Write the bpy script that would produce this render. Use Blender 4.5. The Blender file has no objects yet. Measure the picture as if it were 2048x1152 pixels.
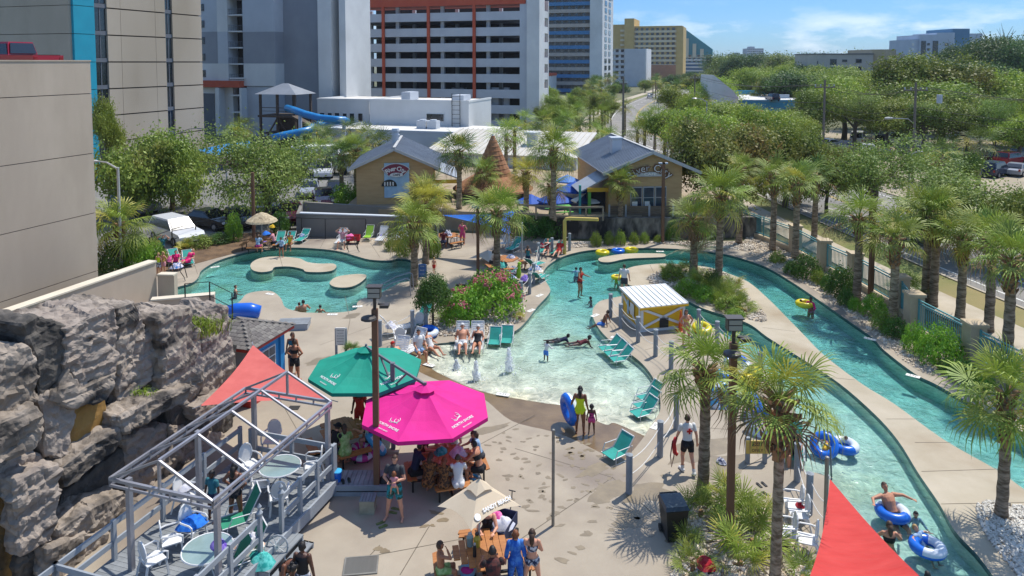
import bpy, bmesh, math, random
import numpy as np
from mathutils import Vector, Matrix, Euler, Quaternion
from mathutils.geometry import delaunay_2d_cdt, intersect_point_line
from mathutils import noise as mnoise
R = math.radians
rnd = random.Random(11)
SC = bpy.context.scene
COL = SC.collection

# ------------------------------------------------------------------ camera
HC, FPX, PITCH, CY = 13.0, 1420.0, R(3.6), 213.3
cam_d = bpy.data.cameras.new('camera'); cam = bpy.data.objects.new('camera', cam_d); COL.objects.link(cam)
cam_d.sensor_width = 36; cam_d.lens = 36*FPX/2048
cam_d.shift_y = (CY-576)/2048
cam_d.clip_start = 0.5; cam_d.clip_end = 9000
cam.location = (0, 0, HC); cam.rotation_euler = (R(90)-PITCH, 0, 0)
SC.camera = cam

# ------------------------------------------------------------------ sky and sun
SUN_EL, SUN_AZ = R(61), R(46)
world = bpy.data.worlds.new('World'); SC.world = world; world.use_nodes = True
wn, wl = world.node_tree.nodes, world.node_tree.links
wn.clear()
wo = wn.new('ShaderNodeOutputWorld'); bg = wn.new('ShaderNodeBackground'); sky = wn.new('ShaderNodeTexSky')
sky.sky_type = 'NISHITA'; sky.sun_disc = False
sky.sun_elevation = SUN_EL; sky.sun_rotation = SUN_AZ
sky.air_density = 1.0; sky.dust_density = 0.3; sky.ozone_density = 2.2
bg.inputs['Strength'].default_value = 0.15
# clouds low in the sky: a noise on the view direction, everywhere round the horizon
tc = wn.new('ShaderNodeTexCoord'); sep = wn.new('ShaderNodeSeparateXYZ'); mp = wn.new('ShaderNodeMapping')
mp.inputs['Scale'].default_value = (5, 5, 17); mp.inputs['Location'].default_value = (6.8, 2.4, 0.3)
nz = wn.new('ShaderNodeTexNoise'); nz.inputs['Scale'].default_value = 1.35; nz.inputs['Detail'].default_value = 9
nz.inputs['Roughness'].default_value = 0.6
cr = wn.new('ShaderNodeValToRGB'); cr.color_ramp.elements[0].position = 0.5; cr.color_ramp.elements[1].position = 0.66
mr = wn.new('ShaderNodeMapRange'); mr.inputs[1].default_value = 0.085; mr.inputs[2].default_value = 0.035
mr.inputs[3].default_value = 0; mr.inputs[4].default_value = 0.7
mul = wn.new('ShaderNodeMath'); mul.operation = 'MULTIPLY'
mix = wn.new('ShaderNodeMix'); mix.data_type = 'RGBA'
mix.inputs[7].default_value = (4.9, 5.2, 5.5, 1)
wl.new(tc.outputs['Generated'], mp.inputs[0]); wl.new(mp.outputs[0], nz.inputs['Vector']); wl.new(nz.outputs['Fac'], cr.inputs[0])
wl.new(tc.outputs['Generated'], sep.inputs[0]); wl.new(sep.outputs[2], mr.inputs[0])
wl.new(cr.outputs[0], mul.inputs[0]); wl.new(mr.outputs[0], mul.inputs[1]); wl.new(mul.outputs[0], mix.inputs[0])
tint = wn.new('ShaderNodeMix'); tint.data_type = 'RGBA'; tint.blend_type = 'MULTIPLY'; tint.inputs[0].default_value = 1
ht = wn.new('ShaderNodeMapRange'); ht.inputs[1].default_value = 0.1; ht.inputs[2].default_value = 0.45
hc = wn.new('ShaderNodeMix'); hc.data_type = 'RGBA'; hc.inputs[6].default_value = (.21, .35, .57, 1); hc.inputs[7].default_value = (.86, .88, .9, 1)
wl.new(sep.outputs[2], ht.inputs[0]); wl.new(ht.outputs[0], hc.inputs[0]); wl.new(hc.outputs[2], tint.inputs[7])
wl.new(sky.outputs[0], tint.inputs[6]); wl.new(tint.outputs[2], mix.inputs[6]); wl.new(mix.outputs[2], bg.inputs['Color']); wl.new(bg.outputs[0], wo.inputs['Surface'])
sun_d = bpy.data.lights.new('sun', 'SUN'); sun_d.energy = 3.1; sun_d.angle = R(0.5); sun_d.color = (1.0, 0.955, 0.88)
sun = bpy.data.objects.new('sun', sun_d); COL.objects.link(sun)
sdir = Vector((math.sin(SUN_AZ)*math.cos(SUN_EL), math.cos(SUN_AZ)*math.cos(SUN_EL), math.sin(SUN_EL)))
sun.rotation_euler = sdir.to_track_quat('Z', 'Y').to_euler(); sun.location = sdir*200
SC.view_settings.view_transform = 'Standard'; SC.view_settings.look = 'None'
SC.view_settings.exposure = 0.7; SC.view_settings.gamma = 1; SC.view_settings.use_curve_mapping = False
SC.cycles.max_bounces = 8; SC.cycles.diffuse_bounces = 3; SC.cycles.transparent_max_bounces = 16
SC.cycles.volume_bounces = 0

# ------------------------------------------------------------------ projection (survey of the photograph)
_ct, _st = math.cos(PITCH), math.sin(PITCH)
def ray(px, py):
    x, y, z = (px-1024)/FPX, (CY-py)/FPX, 1.0
    return Vector((x, z*_ct+y*_st, -z*_st+y*_ct))
def G(px, py, z=0.0):
    d = ray(px, py); t = (z-HC)/d.z
    return Vector((d.x*t, d.y*t, z))
def GZ(px, py, Y):
    d = ray(px, py); t = Y/d.y
    return Vector((d.x*t, Y, HC+d.z*t))
def topz(b, py):           # height at which the upright through b meets image row py
    return GZ(1024, py, b[1]).z
def proj(p):
    y, z = p[1], p[2]-HC
    zz = y*_ct-z*_st; yy = y*_st+z*_ct
    return (1024+FPX*p[0]/zz, CY-FPX*yy/zz)

# ------------------------------------------------------------------ materials
def lin(h):
    if not isinstance(h, str): return (*h[:3], 1)
    c = [int(h[i:i+2], 16)/255 for i in (0, 2, 4)]
    return tuple(x/12.92 if x <= .04045 else ((x+.055)/1.055)**2.4 for x in c)+(1,)
MATS = {}
def mat(name, c1, c2=None, scale=4.0, rough=0.7, bump=0.0, bscale=None, metal=0.0, transl=0.0, stretch=(1, 1, 1),
        ramp=(0.35, 0.65), spec=0.5, coord='Object', detail=5, perobj=0.0, c3=None, c3scale=None, ramp3=(0.55, 0.75), transm=0.0):
    if name in MATS: return MATS[name]
    m = bpy.data.materials.new(name); m.use_nodes = True; MATS[name] = m
    n, l = m.node_tree.nodes, m.node_tree.links
    b = n['Principled BSDF']; out = n['Material Output']
    b.inputs['Roughness'].default_value = rough; b.inputs['Metallic'].default_value = metal
    b.inputs['Specular IOR Level'].default_value = spec
    if transm: b.inputs['Transmission Weight'].default_value = transm
    c1 = lin(c1); col = None
    b.inputs['Base Color'].default_value = c1; m.diffuse_color = c1
    if c2 is not None or bump:
        t = n.new('ShaderNodeTexCoord'); mpn = n.new('ShaderNodeMapping'); mpn.inputs['Scale'].default_value = stretch
        if coord == 'Position':
            g = n.new('ShaderNodeNewGeometry'); l.new(g.outputs['Position'], mpn.inputs[0])
        else: l.new(t.outputs[coord], mpn.inputs[0])
    if c2 is not None:
        z = n.new('ShaderNodeTexNoise'); z.inputs['Scale'].default_value = scale; z.inputs['Detail'].default_value = detail
        z.inputs['Roughness'].default_value = 0.6
        l.new(mpn.outputs[0], z.inputs['Vector'])
        r = n.new('ShaderNodeValToRGB'); r.color_ramp.elements[0].position, r.color_ramp.elements[1].position = ramp
        r.color_ramp.elements[0].color = c1; r.color_ramp.elements[1].color = lin(c2)
        l.new(z.outputs['Fac'], r.inputs[0]); col = r.outputs[0]
        if c3 is not None:
            z3 = n.new('ShaderNodeTexNoise'); z3.inputs['Scale'].default_value = c3scale or scale*0.3; z3.inputs['Detail'].default_value = 6
            l.new(mpn.outputs[0], z3.inputs['Vector'])
            r3 = n.new('ShaderNodeMapRange'); r3.inputs[1].default_value, r3.inputs[2].default_value = ramp3
            l.new(z3.outputs['Fac'], r3.inputs[0])
            mx = n.new('ShaderNodeMix'); mx.data_type = 'RGBA'; mx.inputs[7].default_value = lin(c3)
            l.new(r3.outputs[0], mx.inputs[0]); l.new(col, mx.inputs[6]); col = mx.outputs[2]
    if perobj:
        oi = n.new('ShaderNodeObjectInfo'); hs = n.new('ShaderNodeHueSaturation')
        mrn = n.new('ShaderNodeMapRange'); mrn.inputs[3].default_value = 1-perobj; mrn.inputs[4].default_value = 1+perobj
        l.new(oi.outputs['Random'], mrn.inputs[0]); l.new(mrn.outputs[0], hs.inputs['Value'])
        m2 = n.new('ShaderNodeMapRange'); m2.inputs[3].default_value = 0.5-perobj*.07; m2.inputs[4].default_value = 0.5+perobj*.05
        l.new(oi.outputs['Random'], m2.inputs[0]); l.new(m2.outputs[0], hs.inputs['Hue'])
        if col: l.new(col, hs.inputs['Color'])
        else: hs.inputs['Color'].default_value = c1
        col = hs.outputs[0]
    if col: l.new(col, b.inputs['Base Color'])
    if bump:
        zb = n.new('ShaderNodeTexNoise'); zb.inputs['Scale'].default_value = bscale or scale*3; zb.inputs['Detail'].default_value = 6
        l.new(mpn.outputs[0], zb.inputs['Vector'])
        bn = n.new('ShaderNodeBump'); bn.inputs['Strength'].default_value = 1; bn.inputs['Distance'].default_value = bump
        l.new(zb.outputs['Fac'], bn.inputs['Height']); l.new(bn.outputs[0], b.inputs['Normal'])
    if transl:
        tr = n.new('ShaderNodeBsdfTranslucent'); ms = n.new('ShaderNodeMixShader'); ms.inputs[0].default_value = transl
        if col: l.new(col, tr.inputs['Color'])
        else: tr.inputs['Color'].default_value = c1
        l.new(b.outputs[0], ms.inputs[1]); l.new(tr.outputs[0], ms.inputs[2]); l.new(ms.outputs[0], out.inputs['Surface'])
    return m

# ------------------------------------------------------------------ mesh collector
class M:
    def __init__(s): s.v = []; s.f = []; s.mi = []
    def add(s, vs, fs, mi=0):
        o = len(s.v); s.v.extend([tuple(p) for p in vs]); s.f.extend([tuple(i+o for i in f) for f in fs]); s.mi.extend([mi]*len(fs)); return s
    def box(s, x0, x1, y0, y1, z0, z1, mi=0):
        return s.add([(x0,y0,z0),(x1,y0,z0),(x1,y1,z0),(x0,y1,z0),(x0,y0,z1),(x1,y0,z1),(x1,y1,z1),(x0,y1,z1)],
              [(0,3,2,1),(4,5,6,7),(0,1,5,4),(1,2,6,5),(2,3,7,6),(3,0,4,7)], mi)
    def bar(s, a, b, w, h=None, mi=0, up=(0,0,1)):
        a, b = Vector(a), Vector(b); h = h or w; d = (b-a)
        if d.length < 1e-6: return s
        d.normalize(); u = Vector(up)
        if abs(d.dot(u)) > .98: u = Vector((0, 1, 0))
        x = d.cross(u).normalized(); y = x.cross(d)
        q = [x*sx*w/2+y*sy*h/2 for sx, sy in ((-1,-1),(1,-1),(1,1),(-1,1))]
        return s.add([a+k for k in q]+[b+k for k in q], [(3,2,1,0),(4,5,6,7),(0,1,5,4),(1,2,6,5),(2,3,7,6),(3,0,4,7)], mi)
    def tube(s, pts, r, n=6, mi=0, closed=False):
        pts = [Vector(p) for p in pts]; k = len(pts); rr = r if isinstance(r, (list, tuple)) else [r]*k
        base = len(s.v); prev = None
        for i, p in enumerate(pts):
            if closed: d = pts[(i+1) % k]-pts[i-1]
            else: d = pts[min(i+1, k-1)]-pts[max(i-1, 0)]
            d.normalize()
            if prev is None:
                u = Vector((0,0,1)) if abs(d.z) < .9 else Vector((1,0,0)); x = d.cross(u).normalized()
            else: x = (prev-d*prev.dot(d)).normalized()
            prev = x; y = d.cross(x)
            for j in range(n):
                a = 2*math.pi*j/n; s.v.append(tuple(p+(x*math.cos(a)+y*math.sin(a))*rr[i]))
        for i in range(k if closed else k-1):
            i2 = (i+1) % k
            for j in range(n):
                s.f.append((base+i*n+j, base+i*n+(j+1) % n, base+i2*n+(j+1) % n, base+i2*n+j)); s.mi.append(mi)
        if not closed:
            s.f.append(tuple(base+j for j in reversed(range(n)))); s.f.append(tuple(base+(k-1)*n+j for j in range(n))); s.mi += [mi, mi]
        return s
    def cyl(s, a, b, r, r2=None, n=10, mi=0): return s.tube([a, b], [r, r if r2 is None else r2], n, mi)
    def lathe(s, prof, n=12, c=(0,0,0), mi=0):
        base = len(s.v); k = len(prof)
        for r, z in prof:
            for j in range(n):
                a = 2*math.pi*j/n; s.v.append((c[0]+r*math.cos(a), c[1]+r*math.sin(a), c[2]+z))
        for i in range(k-1):
            for j in range(n):
                s.f.append((base+i*n+j, base+i*n+(j+1) % n, base+(i+1)*n+(j+1) % n, base+(i+1)*n+j)); s.mi.append(mi)
        s.f.append(tuple(base+j for j in reversed(range(n)))); s.f.append(tuple(base+(k-1)*n+j for j in range(n))); s.mi += [mi, mi]
        return s
    def ell(s, c, r, nu=10, nv=6, rot=None, mi=0):
        c = Vector(c); r = (r, r, r) if not isinstance(r, (tuple, list)) else r
        vs = []; fs = []
        vs.append(Vector((0,0,-r[2])))
        for i in range(1, nv):
            ph = -math.pi/2+math.pi*i/nv
            for j in range(nu):
                a = 2*math.pi*j/nu; vs.append(Vector((r[0]*math.cos(ph)*math.cos(a), r[1]*math.cos(ph)*math.sin(a), r[2]*math.sin(ph))))
        vs.append(Vector((0,0,r[2])))
        for j in range(nu):
            fs.append((0, 1+(j+1) % nu, 1+j)); t = 1+(nv-2)*nu
            fs.append((t+j, t+(j+1) % nu, len(vs)-1))
        for i in range(nv-2):
            for j in range(nu):
                fs.append((1+i*nu+j, 1+i*nu+(j+1) % nu, 1+(i+1)*nu+(j+1) % nu, 1+(i+1)*nu+j))
        if rot is not None: vs = [rot@v for v in vs]
        return s.add([c+v for v in vs], fs, mi)
    def prism(s, poly, z0, z1, mi=0, mt=None):
        n = len(poly)
        if sum(poly[i][0]*poly[(i+1) % n][1]-poly[(i+1) % n][0]*poly[i][1] for i in range(n)) < 0: poly = poly[::-1]
        s.add([(p[0],p[1],z0) for p in poly]+[(p[0],p[1],z1) for p in poly],
              [tuple(reversed(range(n)))]+[(i,(i+1) % n,n+(i+1) % n,n+i) for i in range(n)], mi)
        s.add([(p[0],p[1],z1) for p in poly], [tuple(range(n))], mi if mt is None else mt); return s
    def poly(s, pts, mi=0): return s.add(pts, [tuple(range(len(pts)))], mi)
    def slab(s, pts, thick, mi=0):       # flat polygon given thickness along its normal
        pts = [Vector(p) for p in pts]; nrm = (pts[1]-pts[0]).cross(pts[2]-pts[0]).normalized()*thick; n = len(pts)
        return s.add([p for p in pts]+[p-nrm for p in pts], [tuple(range(n)), tuple(reversed(range(n, 2*n)))]+[((i+1) % n, i, n+i, n+(i+1) % n) for i in range(n)], mi)
    def mesh(s, name, mats, smooth=False, off=None):
        me = bpy.data.meshes.new(name)
        vs = s.v if off is None else [(p[0]-off[0], p[1]-off[1], p[2]-off[2]) for p in s.v]
        me.from_pydata(vs, [], s.f)
        mats = mats if isinstance(mats, (list, tuple)) else [mats]
        for m in mats: me.materials.append(m)
        if len(mats) > 1: me.polygons.foreach_set('material_index', s.mi)
        if smooth: me.polygons.foreach_set('use_smooth', [True]*len(s.f))
        me.update(); return me
    def build(s, name, mats, parent=None, smooth=False, at=None):
        o = link(name, s.mesh(name, mats, smooth, at), parent)
        if at is not None: o.location = at
        return o
KID = {}
def KIDS(o): return list(KID.get(o.name, ()))
def reg(o, p): o.parent = p; KID.setdefault(p.name, []).append(o)
def link(name, me, parent=None, loc=None, rot=None, sc=None):
    o = bpy.data.objects.new(name, me); COL.objects.link(o)
    if parent: reg(o, parent)
    if loc is not None: o.location = loc
    if rot is not None: o.rotation_euler = rot
    if sc is not None: o.scale = sc if hasattr(sc, '__len__') else (sc, sc, sc)
    return o
def tag(o, label=None, cat=None, group=None, kind=None):
    if label: o['label'] = label
    if cat: o['category'] = cat
    if group: o['group'] = group
    if kind: o['kind'] = kind
    return o
def thing(name, label, cat, loc=(0,0,0), rz=0.0, group=None, rot=None):
    o = bpy.data.objects.new(name, None); COL.objects.link(o); o.empty_display_size = .2
    o.location = loc; o.rotation_euler = rot if rot is not None else (0, 0, rz)
    return tag(o, label, cat, group)
def dup(o, loc=None, rz=None, label=None, group=None, sc=None, parent=None):
    c = o.copy(); COL.objects.link(c)
    if parent: reg(c, parent)
    if loc is not None: c.location = loc
    if rz is not None: c.rotation_euler = (o.rotation_euler.x, o.rotation_euler.y, rz)
    if sc is not None: c.scale = (sc, sc, sc)
    if label: c['label'] = label
    if group: c['group'] = group
    for ch in KIDS(o): dup(ch, parent=c)
    return c
def struct(o, kind='structure'): o['kind'] = kind; return o
def text(s, size, m, parent, mw, name='lettering', extrude=0.004, bold=0.0, sx=1.0):
    cu = bpy.data.curves.new(name, 'FONT'); cu.body = s; cu.size = size; cu.align_x = 'CENTER'; cu.align_y = 'CENTER'
    cu.extrude = extrude; cu.offset = bold; cu.resolution_u = 2
    cu.materials.append(m); o_ = bpy.data.objects.new(name, cu); COL.objects.link(o_); me = bpy.data.meshes.new_from_object(o_)
    bpy.data.objects.remove(o_); o = bpy.data.objects.new(name, me); COL.objects.link(o)
    if not me.materials: me.materials.append(m)
    o.matrix_basis = mw @ Matrix.Diagonal((sx, 1, 1, 1))
    if parent: reg(o, parent)
    return o
def frame(o, x, y):          # matrix with the given origin, x axis, y axis
    x = Vector(x).normalized(); z = x.cross(Vector(y)).normalized(); y = z.cross(x)
    return Matrix(((x.x,y.x,z.x,o[0]),(x.y,y.y,z.y,o[1]),(x.z,y.z,z.z,o[2]),(0,0,0,1)))
def inside(p, poly):
    x, y = p[0], p[1]; c = False; j = len(poly)-1
    for i in range(len(poly)):
        xi, yi = poly[i][0], poly[i][1]; xj, yj = poly[j][0], poly[j][1]
        if (yi > y) != (yj > y) and x < (xj-xi)*(y-yi)/(yj-yi)+xi: c = not c
        j = i
    return c
def smoothloop(pts, k=4, closed=True):     # Catmull-Rom
    n = len(pts); out = []
    rng = range(n) if closed else range(n-1)
    for i in rng:
        g = lambda q: pts[q % n] if closed else pts[max(0, min(n-1, q))]
        p0, p1, p2, p3 = (Vector(g(i-1)[:2]), Vector(g(i)[:2]), Vector(g(i+1)[:2]), Vector(g(i+2)[:2]))
        for j in range(k):
            t = j/k
            out.append(0.5*((2*p1)+(-p0+p2)*t+(2*p0-5*p1+4*p2-p3)*t*t+(-p0+3*p1-3*p2+p3)*t**3))
    if not closed: out.append(Vector(pts[-1][:2]))
    return out
def gpx(pts, z=0): return [G(x, y, z) for x, y in pts]
def sheet(loops, keep, zf, extra=()):       # constrained triangulation of planar loops; faces kept by keep(centroid); height zf(x,y)
    vs = []; ed = []
    for lp in loops:
        b = len(vs); vs += [Vector(p[:2]) for p in lp]; ed += [(b+i, b+(i+1) % len(lp)) for i in range(len(lp))]
    vs += [Vector(p[:2]) for p in extra]
    r = delaunay_2d_cdt(vs, ed, [], 0, 1e-4); m = M(); idx = {}
    for f in r[2]:
        c = sum((r[0][i] for i in f), Vector((0, 0)))/len(f)
        if keep(c):
            q = []
            for i in f:
                if i not in idx: idx[i] = len(m.v); p = r[0][i]; m.v.append((p.x, p.y, zf(p.x, p.y)))
                q.append(idx[i])
            a, b, d = (Vector(m.v[k]) for k in q[:3])
            if (b-a).cross(d-a).z < 0: q = q[::-1]
            m.f.append(tuple(q)); m.mi.append(0)
    return m
U = Vector((math.sin(R(17.4)), math.cos(R(17.4)), 0)); V = Vector((math.cos(R(17.4)), -math.sin(R(17.4)), 0))
# ================================================================== THE SETTING
CONC = mat('deck_concrete', '938776', 'a89c89', 0.55, .85, .004, 30, coord='Position', ramp=(.3, .7), c3='82766a', c3scale=.13, ramp3=(.52, .62))
CONC2 = mat('island_concrete', 'a2967f', 'b5a994', 0.6, .85, .004, 30, coord='Position', ramp=(.3, .7), c3='95846a', c3scale=.2, ramp3=(.55, .7))
WETC = mat('wet_beach_concrete', '675236', '7d6748', 1.1, .28, .003, 14, coord='Position', ramp=(.35, .65), stretch=(1, 1, 1))
ASPH = mat('asphalt', '6a6862', '7c7a74', .35, .9, .004, 40, coord='Position', c3='5a5854', c3scale=.06)
ROADM = mat('road_asphalt', '77736c', '8a857c', .3, .9, .003, 40, coord='Position', c3='6a665f', c3scale=.05)
SAND = mat('sandy_lot', '928670', 'a89b82', .25, .95, .01, 12, coord='Position', c3='8a7f68', c3scale=.05)
GRND = mat('scrub_ground', '4f5430', '6d6844', .5, .95, .02, 8, coord='Position', c3='3a4224', c3scale=.05)
MULCH = mat('mulch_soil', '54402c', '745b40', 1.2, .95, .03, 10, coord='Position')
GRASSM = mat('lawn', '56662a', '70703c', .6, .95, .02, 25, coord='Position', c3='8a7c50', c3scale=.12, ramp3=(.45, .65))
PEBM = mat('pebble_stone', 'b3a48e', 'e0d6c6', 1.7, .9, coord='Position', ramp=(.25, .75), detail=2, c3='8b7867', c3scale=3, ramp3=(.55, .7))
BEDM = mat('gravel_base', '9c8d78', 'b8aa95', 6, .95, .03, 14, coord='Position')
PLAST = mat('pool_plaster', 'dcd9c6', 'e8e4d2', .5, .8, coord='Position', c3='d6cba6', c3scale=.35, ramp3=(.56, .72))
TILE = mat('waterline_tile', '2e4a4c', '3f6060', 9, .3, coord='Position')
WHITEP = mat('road_paint', 'd8d6cc', 'c2bfb4', 3, .8, coord='Position')
DARKJ = mat('joint_filler', '5d5446', '6f6656', 3, .95, coord='Position')

R_W = [(875,688),(862,700),(853,719),(867,736),(896,751),(944,772),(990,785),(1040,794),(1090,802),(1130,808),(1165,822),(1195,838),(1215,845),(1228,841),(1260,854),(1291,868)]
R_L = [(875,687),(925,682),(972,677),(1024,665),(1051,644),(1074,614),(1097,589),(1100,577),(1091,561),(1087,544),(1101,527),(1131,511),(1174,501),(1224,497),(1274,496),(1325,496.5),(1377,499),(1416,503),(1454,509),(1497,521),(1536,536),(1579,561),(1633,597),(1696,641),(1743,674),(1769,701),(1829,747),(1869,767),(1919,795),(1969,821),(2048,865),(2250,985),(2420,1100)]
R_B = [(1712,1152),(1700,1060),(1663,965),(1640,947),(1603,935),(1600,861),(1580,800),(1535,745),(1490,705),(1440,665),(1405,645),(1372,632),(1310,602),(1280,591),(1245,592),(1211,599),(1197,604),(1186,618),(1187,637),(1201,661),(1224,684),(1251,701),(1281,724),(1301,747),(1311,767),(1319,788),(1321,811),(1317,828),(1291,868)]
I_M1 = [(1244,557),(1242,547),(1257,536),(1284,530),(1324,527),(1357,528),(1391,531),(1424,536),(1457,547),(1497,564),(1536,597),(1573,634),(1609,671),(1649,711),(1723,767),(1789,808),(1886,878),(1996,941),(2048,978),(2200,1080)]
I_M2 = [(2000,1175),(1983,1148),(1953,1108),(1909,1061),(1879,1008),(1836,945),(1796,881),(1749,828),(1679,767),(1603,717),(1536,675),(1504,651),(1471,637),(1407,617),(1367,597),(1331,583),(1290,578),(1257,569),(1244,557)]
I_BAR = [(1197,517),(1211,513),(1244,508),(1277,506.5),(1324,507),(1331,510),(1324,514),(1257,517),(1221,524),(1201,523)]
L_OUT = [(338,581),(383,566),(397,554),(403,541),(430,524),(467,511),(512,501),(579,495),(645,498),(685,504),(709,511),(739,519),(779,521),(797,517),(822,521),(826,537),(823,560),(800,566),(765,584),(752,592),(725,597),(714,606),(712,619),(672,625),(612,625),(592,622),(570,614),(562,597),(545,583),(520,582),(493,588),(480,602),(457,614),(400,618),(338,612)]
I_L1 = [(502,527),(518,517),(545,513),(575,514),(600,517),(615,524),(640,527),(666,527),(673,533),(664,541),(640,544),(612,543),(605,538),(580,533),(550,534),(543,541),(522,544),(504,539)]
I_L2 = [(659,566),(672,554),(699,549),(725,548),(733,553),(719,566),(699,574),(672,574)]
def sm(px, k=4, closed=False): return smoothloop(gpx(px), k, closed)
rw, rl, rb = sm(R_W), sm(R_L), sm(R_B)
river = rl+[Vector((19, 13)), Vector((8.7, 13))]+rb[:-1]+rw[::-1][:-1]
med = sm(I_M1)+[Vector((15.6, 13.7)), Vector((12, 13.7))]+sm(I_M2)[:-1]
bar = sm(I_BAR, 4, True); lpool = sm(L_OUT, 4, True); li1 = sm(I_L1, 4, True); li2 = sm(I_L2, 4, True)
BEACH_D = [(829,691),(806,704),(812,716),(830,738),(870,758),(915,772),(945,785),(975,803),(1024,842),(1100,862),(1150,880),(1200,905),(1240,922),(1262,905),(1280,884),(1291,869)]
beach_d = sm(BEACH_D)
FENCE_PX = [(1500,468),(1590,506),(1647,540),(1709,570),(1799,624),(1826,664),(1946,733),(2070,806)]
deck = gpx([(300,560),(400,492),(512,478),(600,474),(830,473),(1000,462),(1130,482),(1500,482),(1590,508),(1647,542),(1709,572),(1799,626),(1826,666),(1946,735),(2070,808)])+[Vector((21.5,9,0)), Vector((-14,9,0))]
deck2 = [p.xy for p in deck]
def area_side(p, loops):      # even-odd over nested loops
    return sum(inside(p, l) for l in loops) % 2 == 1
rv_loops = [river, med, bar]; lp_loops = [lpool, li1, li2]
hole = [Vector(p[:2]) for p in rl]+[Vector((19,13)), Vector((8.7,13))]+rb[:-1]+beach_d[::-1]
in_deck = lambda p: inside(p, deck2)
o = sheet([deck2, hole, lpool], lambda c: in_deck(c) and not inside(c, hole) and not inside(c, lpool), lambda x, y: 0).build('pool_deck', CONC); struct(o)
o = sheet([med, bar, li1, li2], lambda c: any(inside(c, l) for l in (med, bar, li1, li2)), lambda x, y: 0).build('island_paving', CONC2); struct(o)
# zero-entry beach: slopes from the dry deck down to the water's edge
bl = beach_d[:-1]+rw[::-1]
def dist_pl(p, pl):
    return min((Vector(p)-intersect_point_line(Vector((*p, 0)), Vector((*a, 0)), Vector((*b, 0)))[0].xy).length if 0 <= intersect_point_line(Vector((*p, 0)), Vector((*a, 0)), Vector((*b, 0)))[1] <= 1 else min((Vector(p)-a).length, (Vector(p)-b).length) for a, b in zip(pl, pl[1:]))
def beach_z(x, y):
    a = dist_pl((x, y), beach_d); b = dist_pl((x, y), rw)
    return -0.085*a/(a+b+1e-6)
o = sheet([bl], lambda c: inside(c, bl), beach_z).build('wet_beach', WETC, smooth=True); struct(o)
# pool floors and walls
def river_z(x, y):
    d = dist_pl((x, y), rw)
    return -0.086-0.035*d if d < 6 else -0.296-min(1, (d-6)/6)*0.42
def left_z(x, y): return -.58
def grid(loops, step, z=None):
    xs = [p[0] for p in loops[0]]; ys = [p[1] for p in loops[0]]; out = []
    y = min(ys)
    while y < max(ys):
        x = min(xs)
        while x < max(xs):
            if area_side((x, y), loops): out.append((x+.01, y+.01))
            x += step
        y += step
    return out
o = sheet(rv_loops, lambda c: area_side(c, rv_loops), river_z, grid(rv_loops, 1.3)).build('pool_floor', PLAST, smooth=True); struct(o)
o = sheet(lp_loops, lambda c: area_side(c, lp_loops), left_z).build('pool_floor', PLAST); struct(o)
def walls(lps, name, zfloor):
    m = M()
    for lp in lps:
        n = len(lp)
        for i in range(n):
            a, b = lp[i], lp[(i+1) % n]
            if dist_pl(((a+b)/2)[:], rw) < .02: continue
            m.add([(a.x,a.y,0),(b.x,b.y,0),(b.x,b.y,-.16),(a.x,a.y,-.16)], [(0,1,2,3)], 0)
            m.add([(a.x,a.y,-.16),(b.x,b.y,-.16),(b.x,b.y,-1.3),(a.x,a.y,-1.3)], [(0,1,2,3)], 1)
    struct(m.build(name, [TILE, PLAST]))
walls(rv_loops, 'pool_wall', 0); walls(lp_loops, 'pool_wall', 0)
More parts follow.
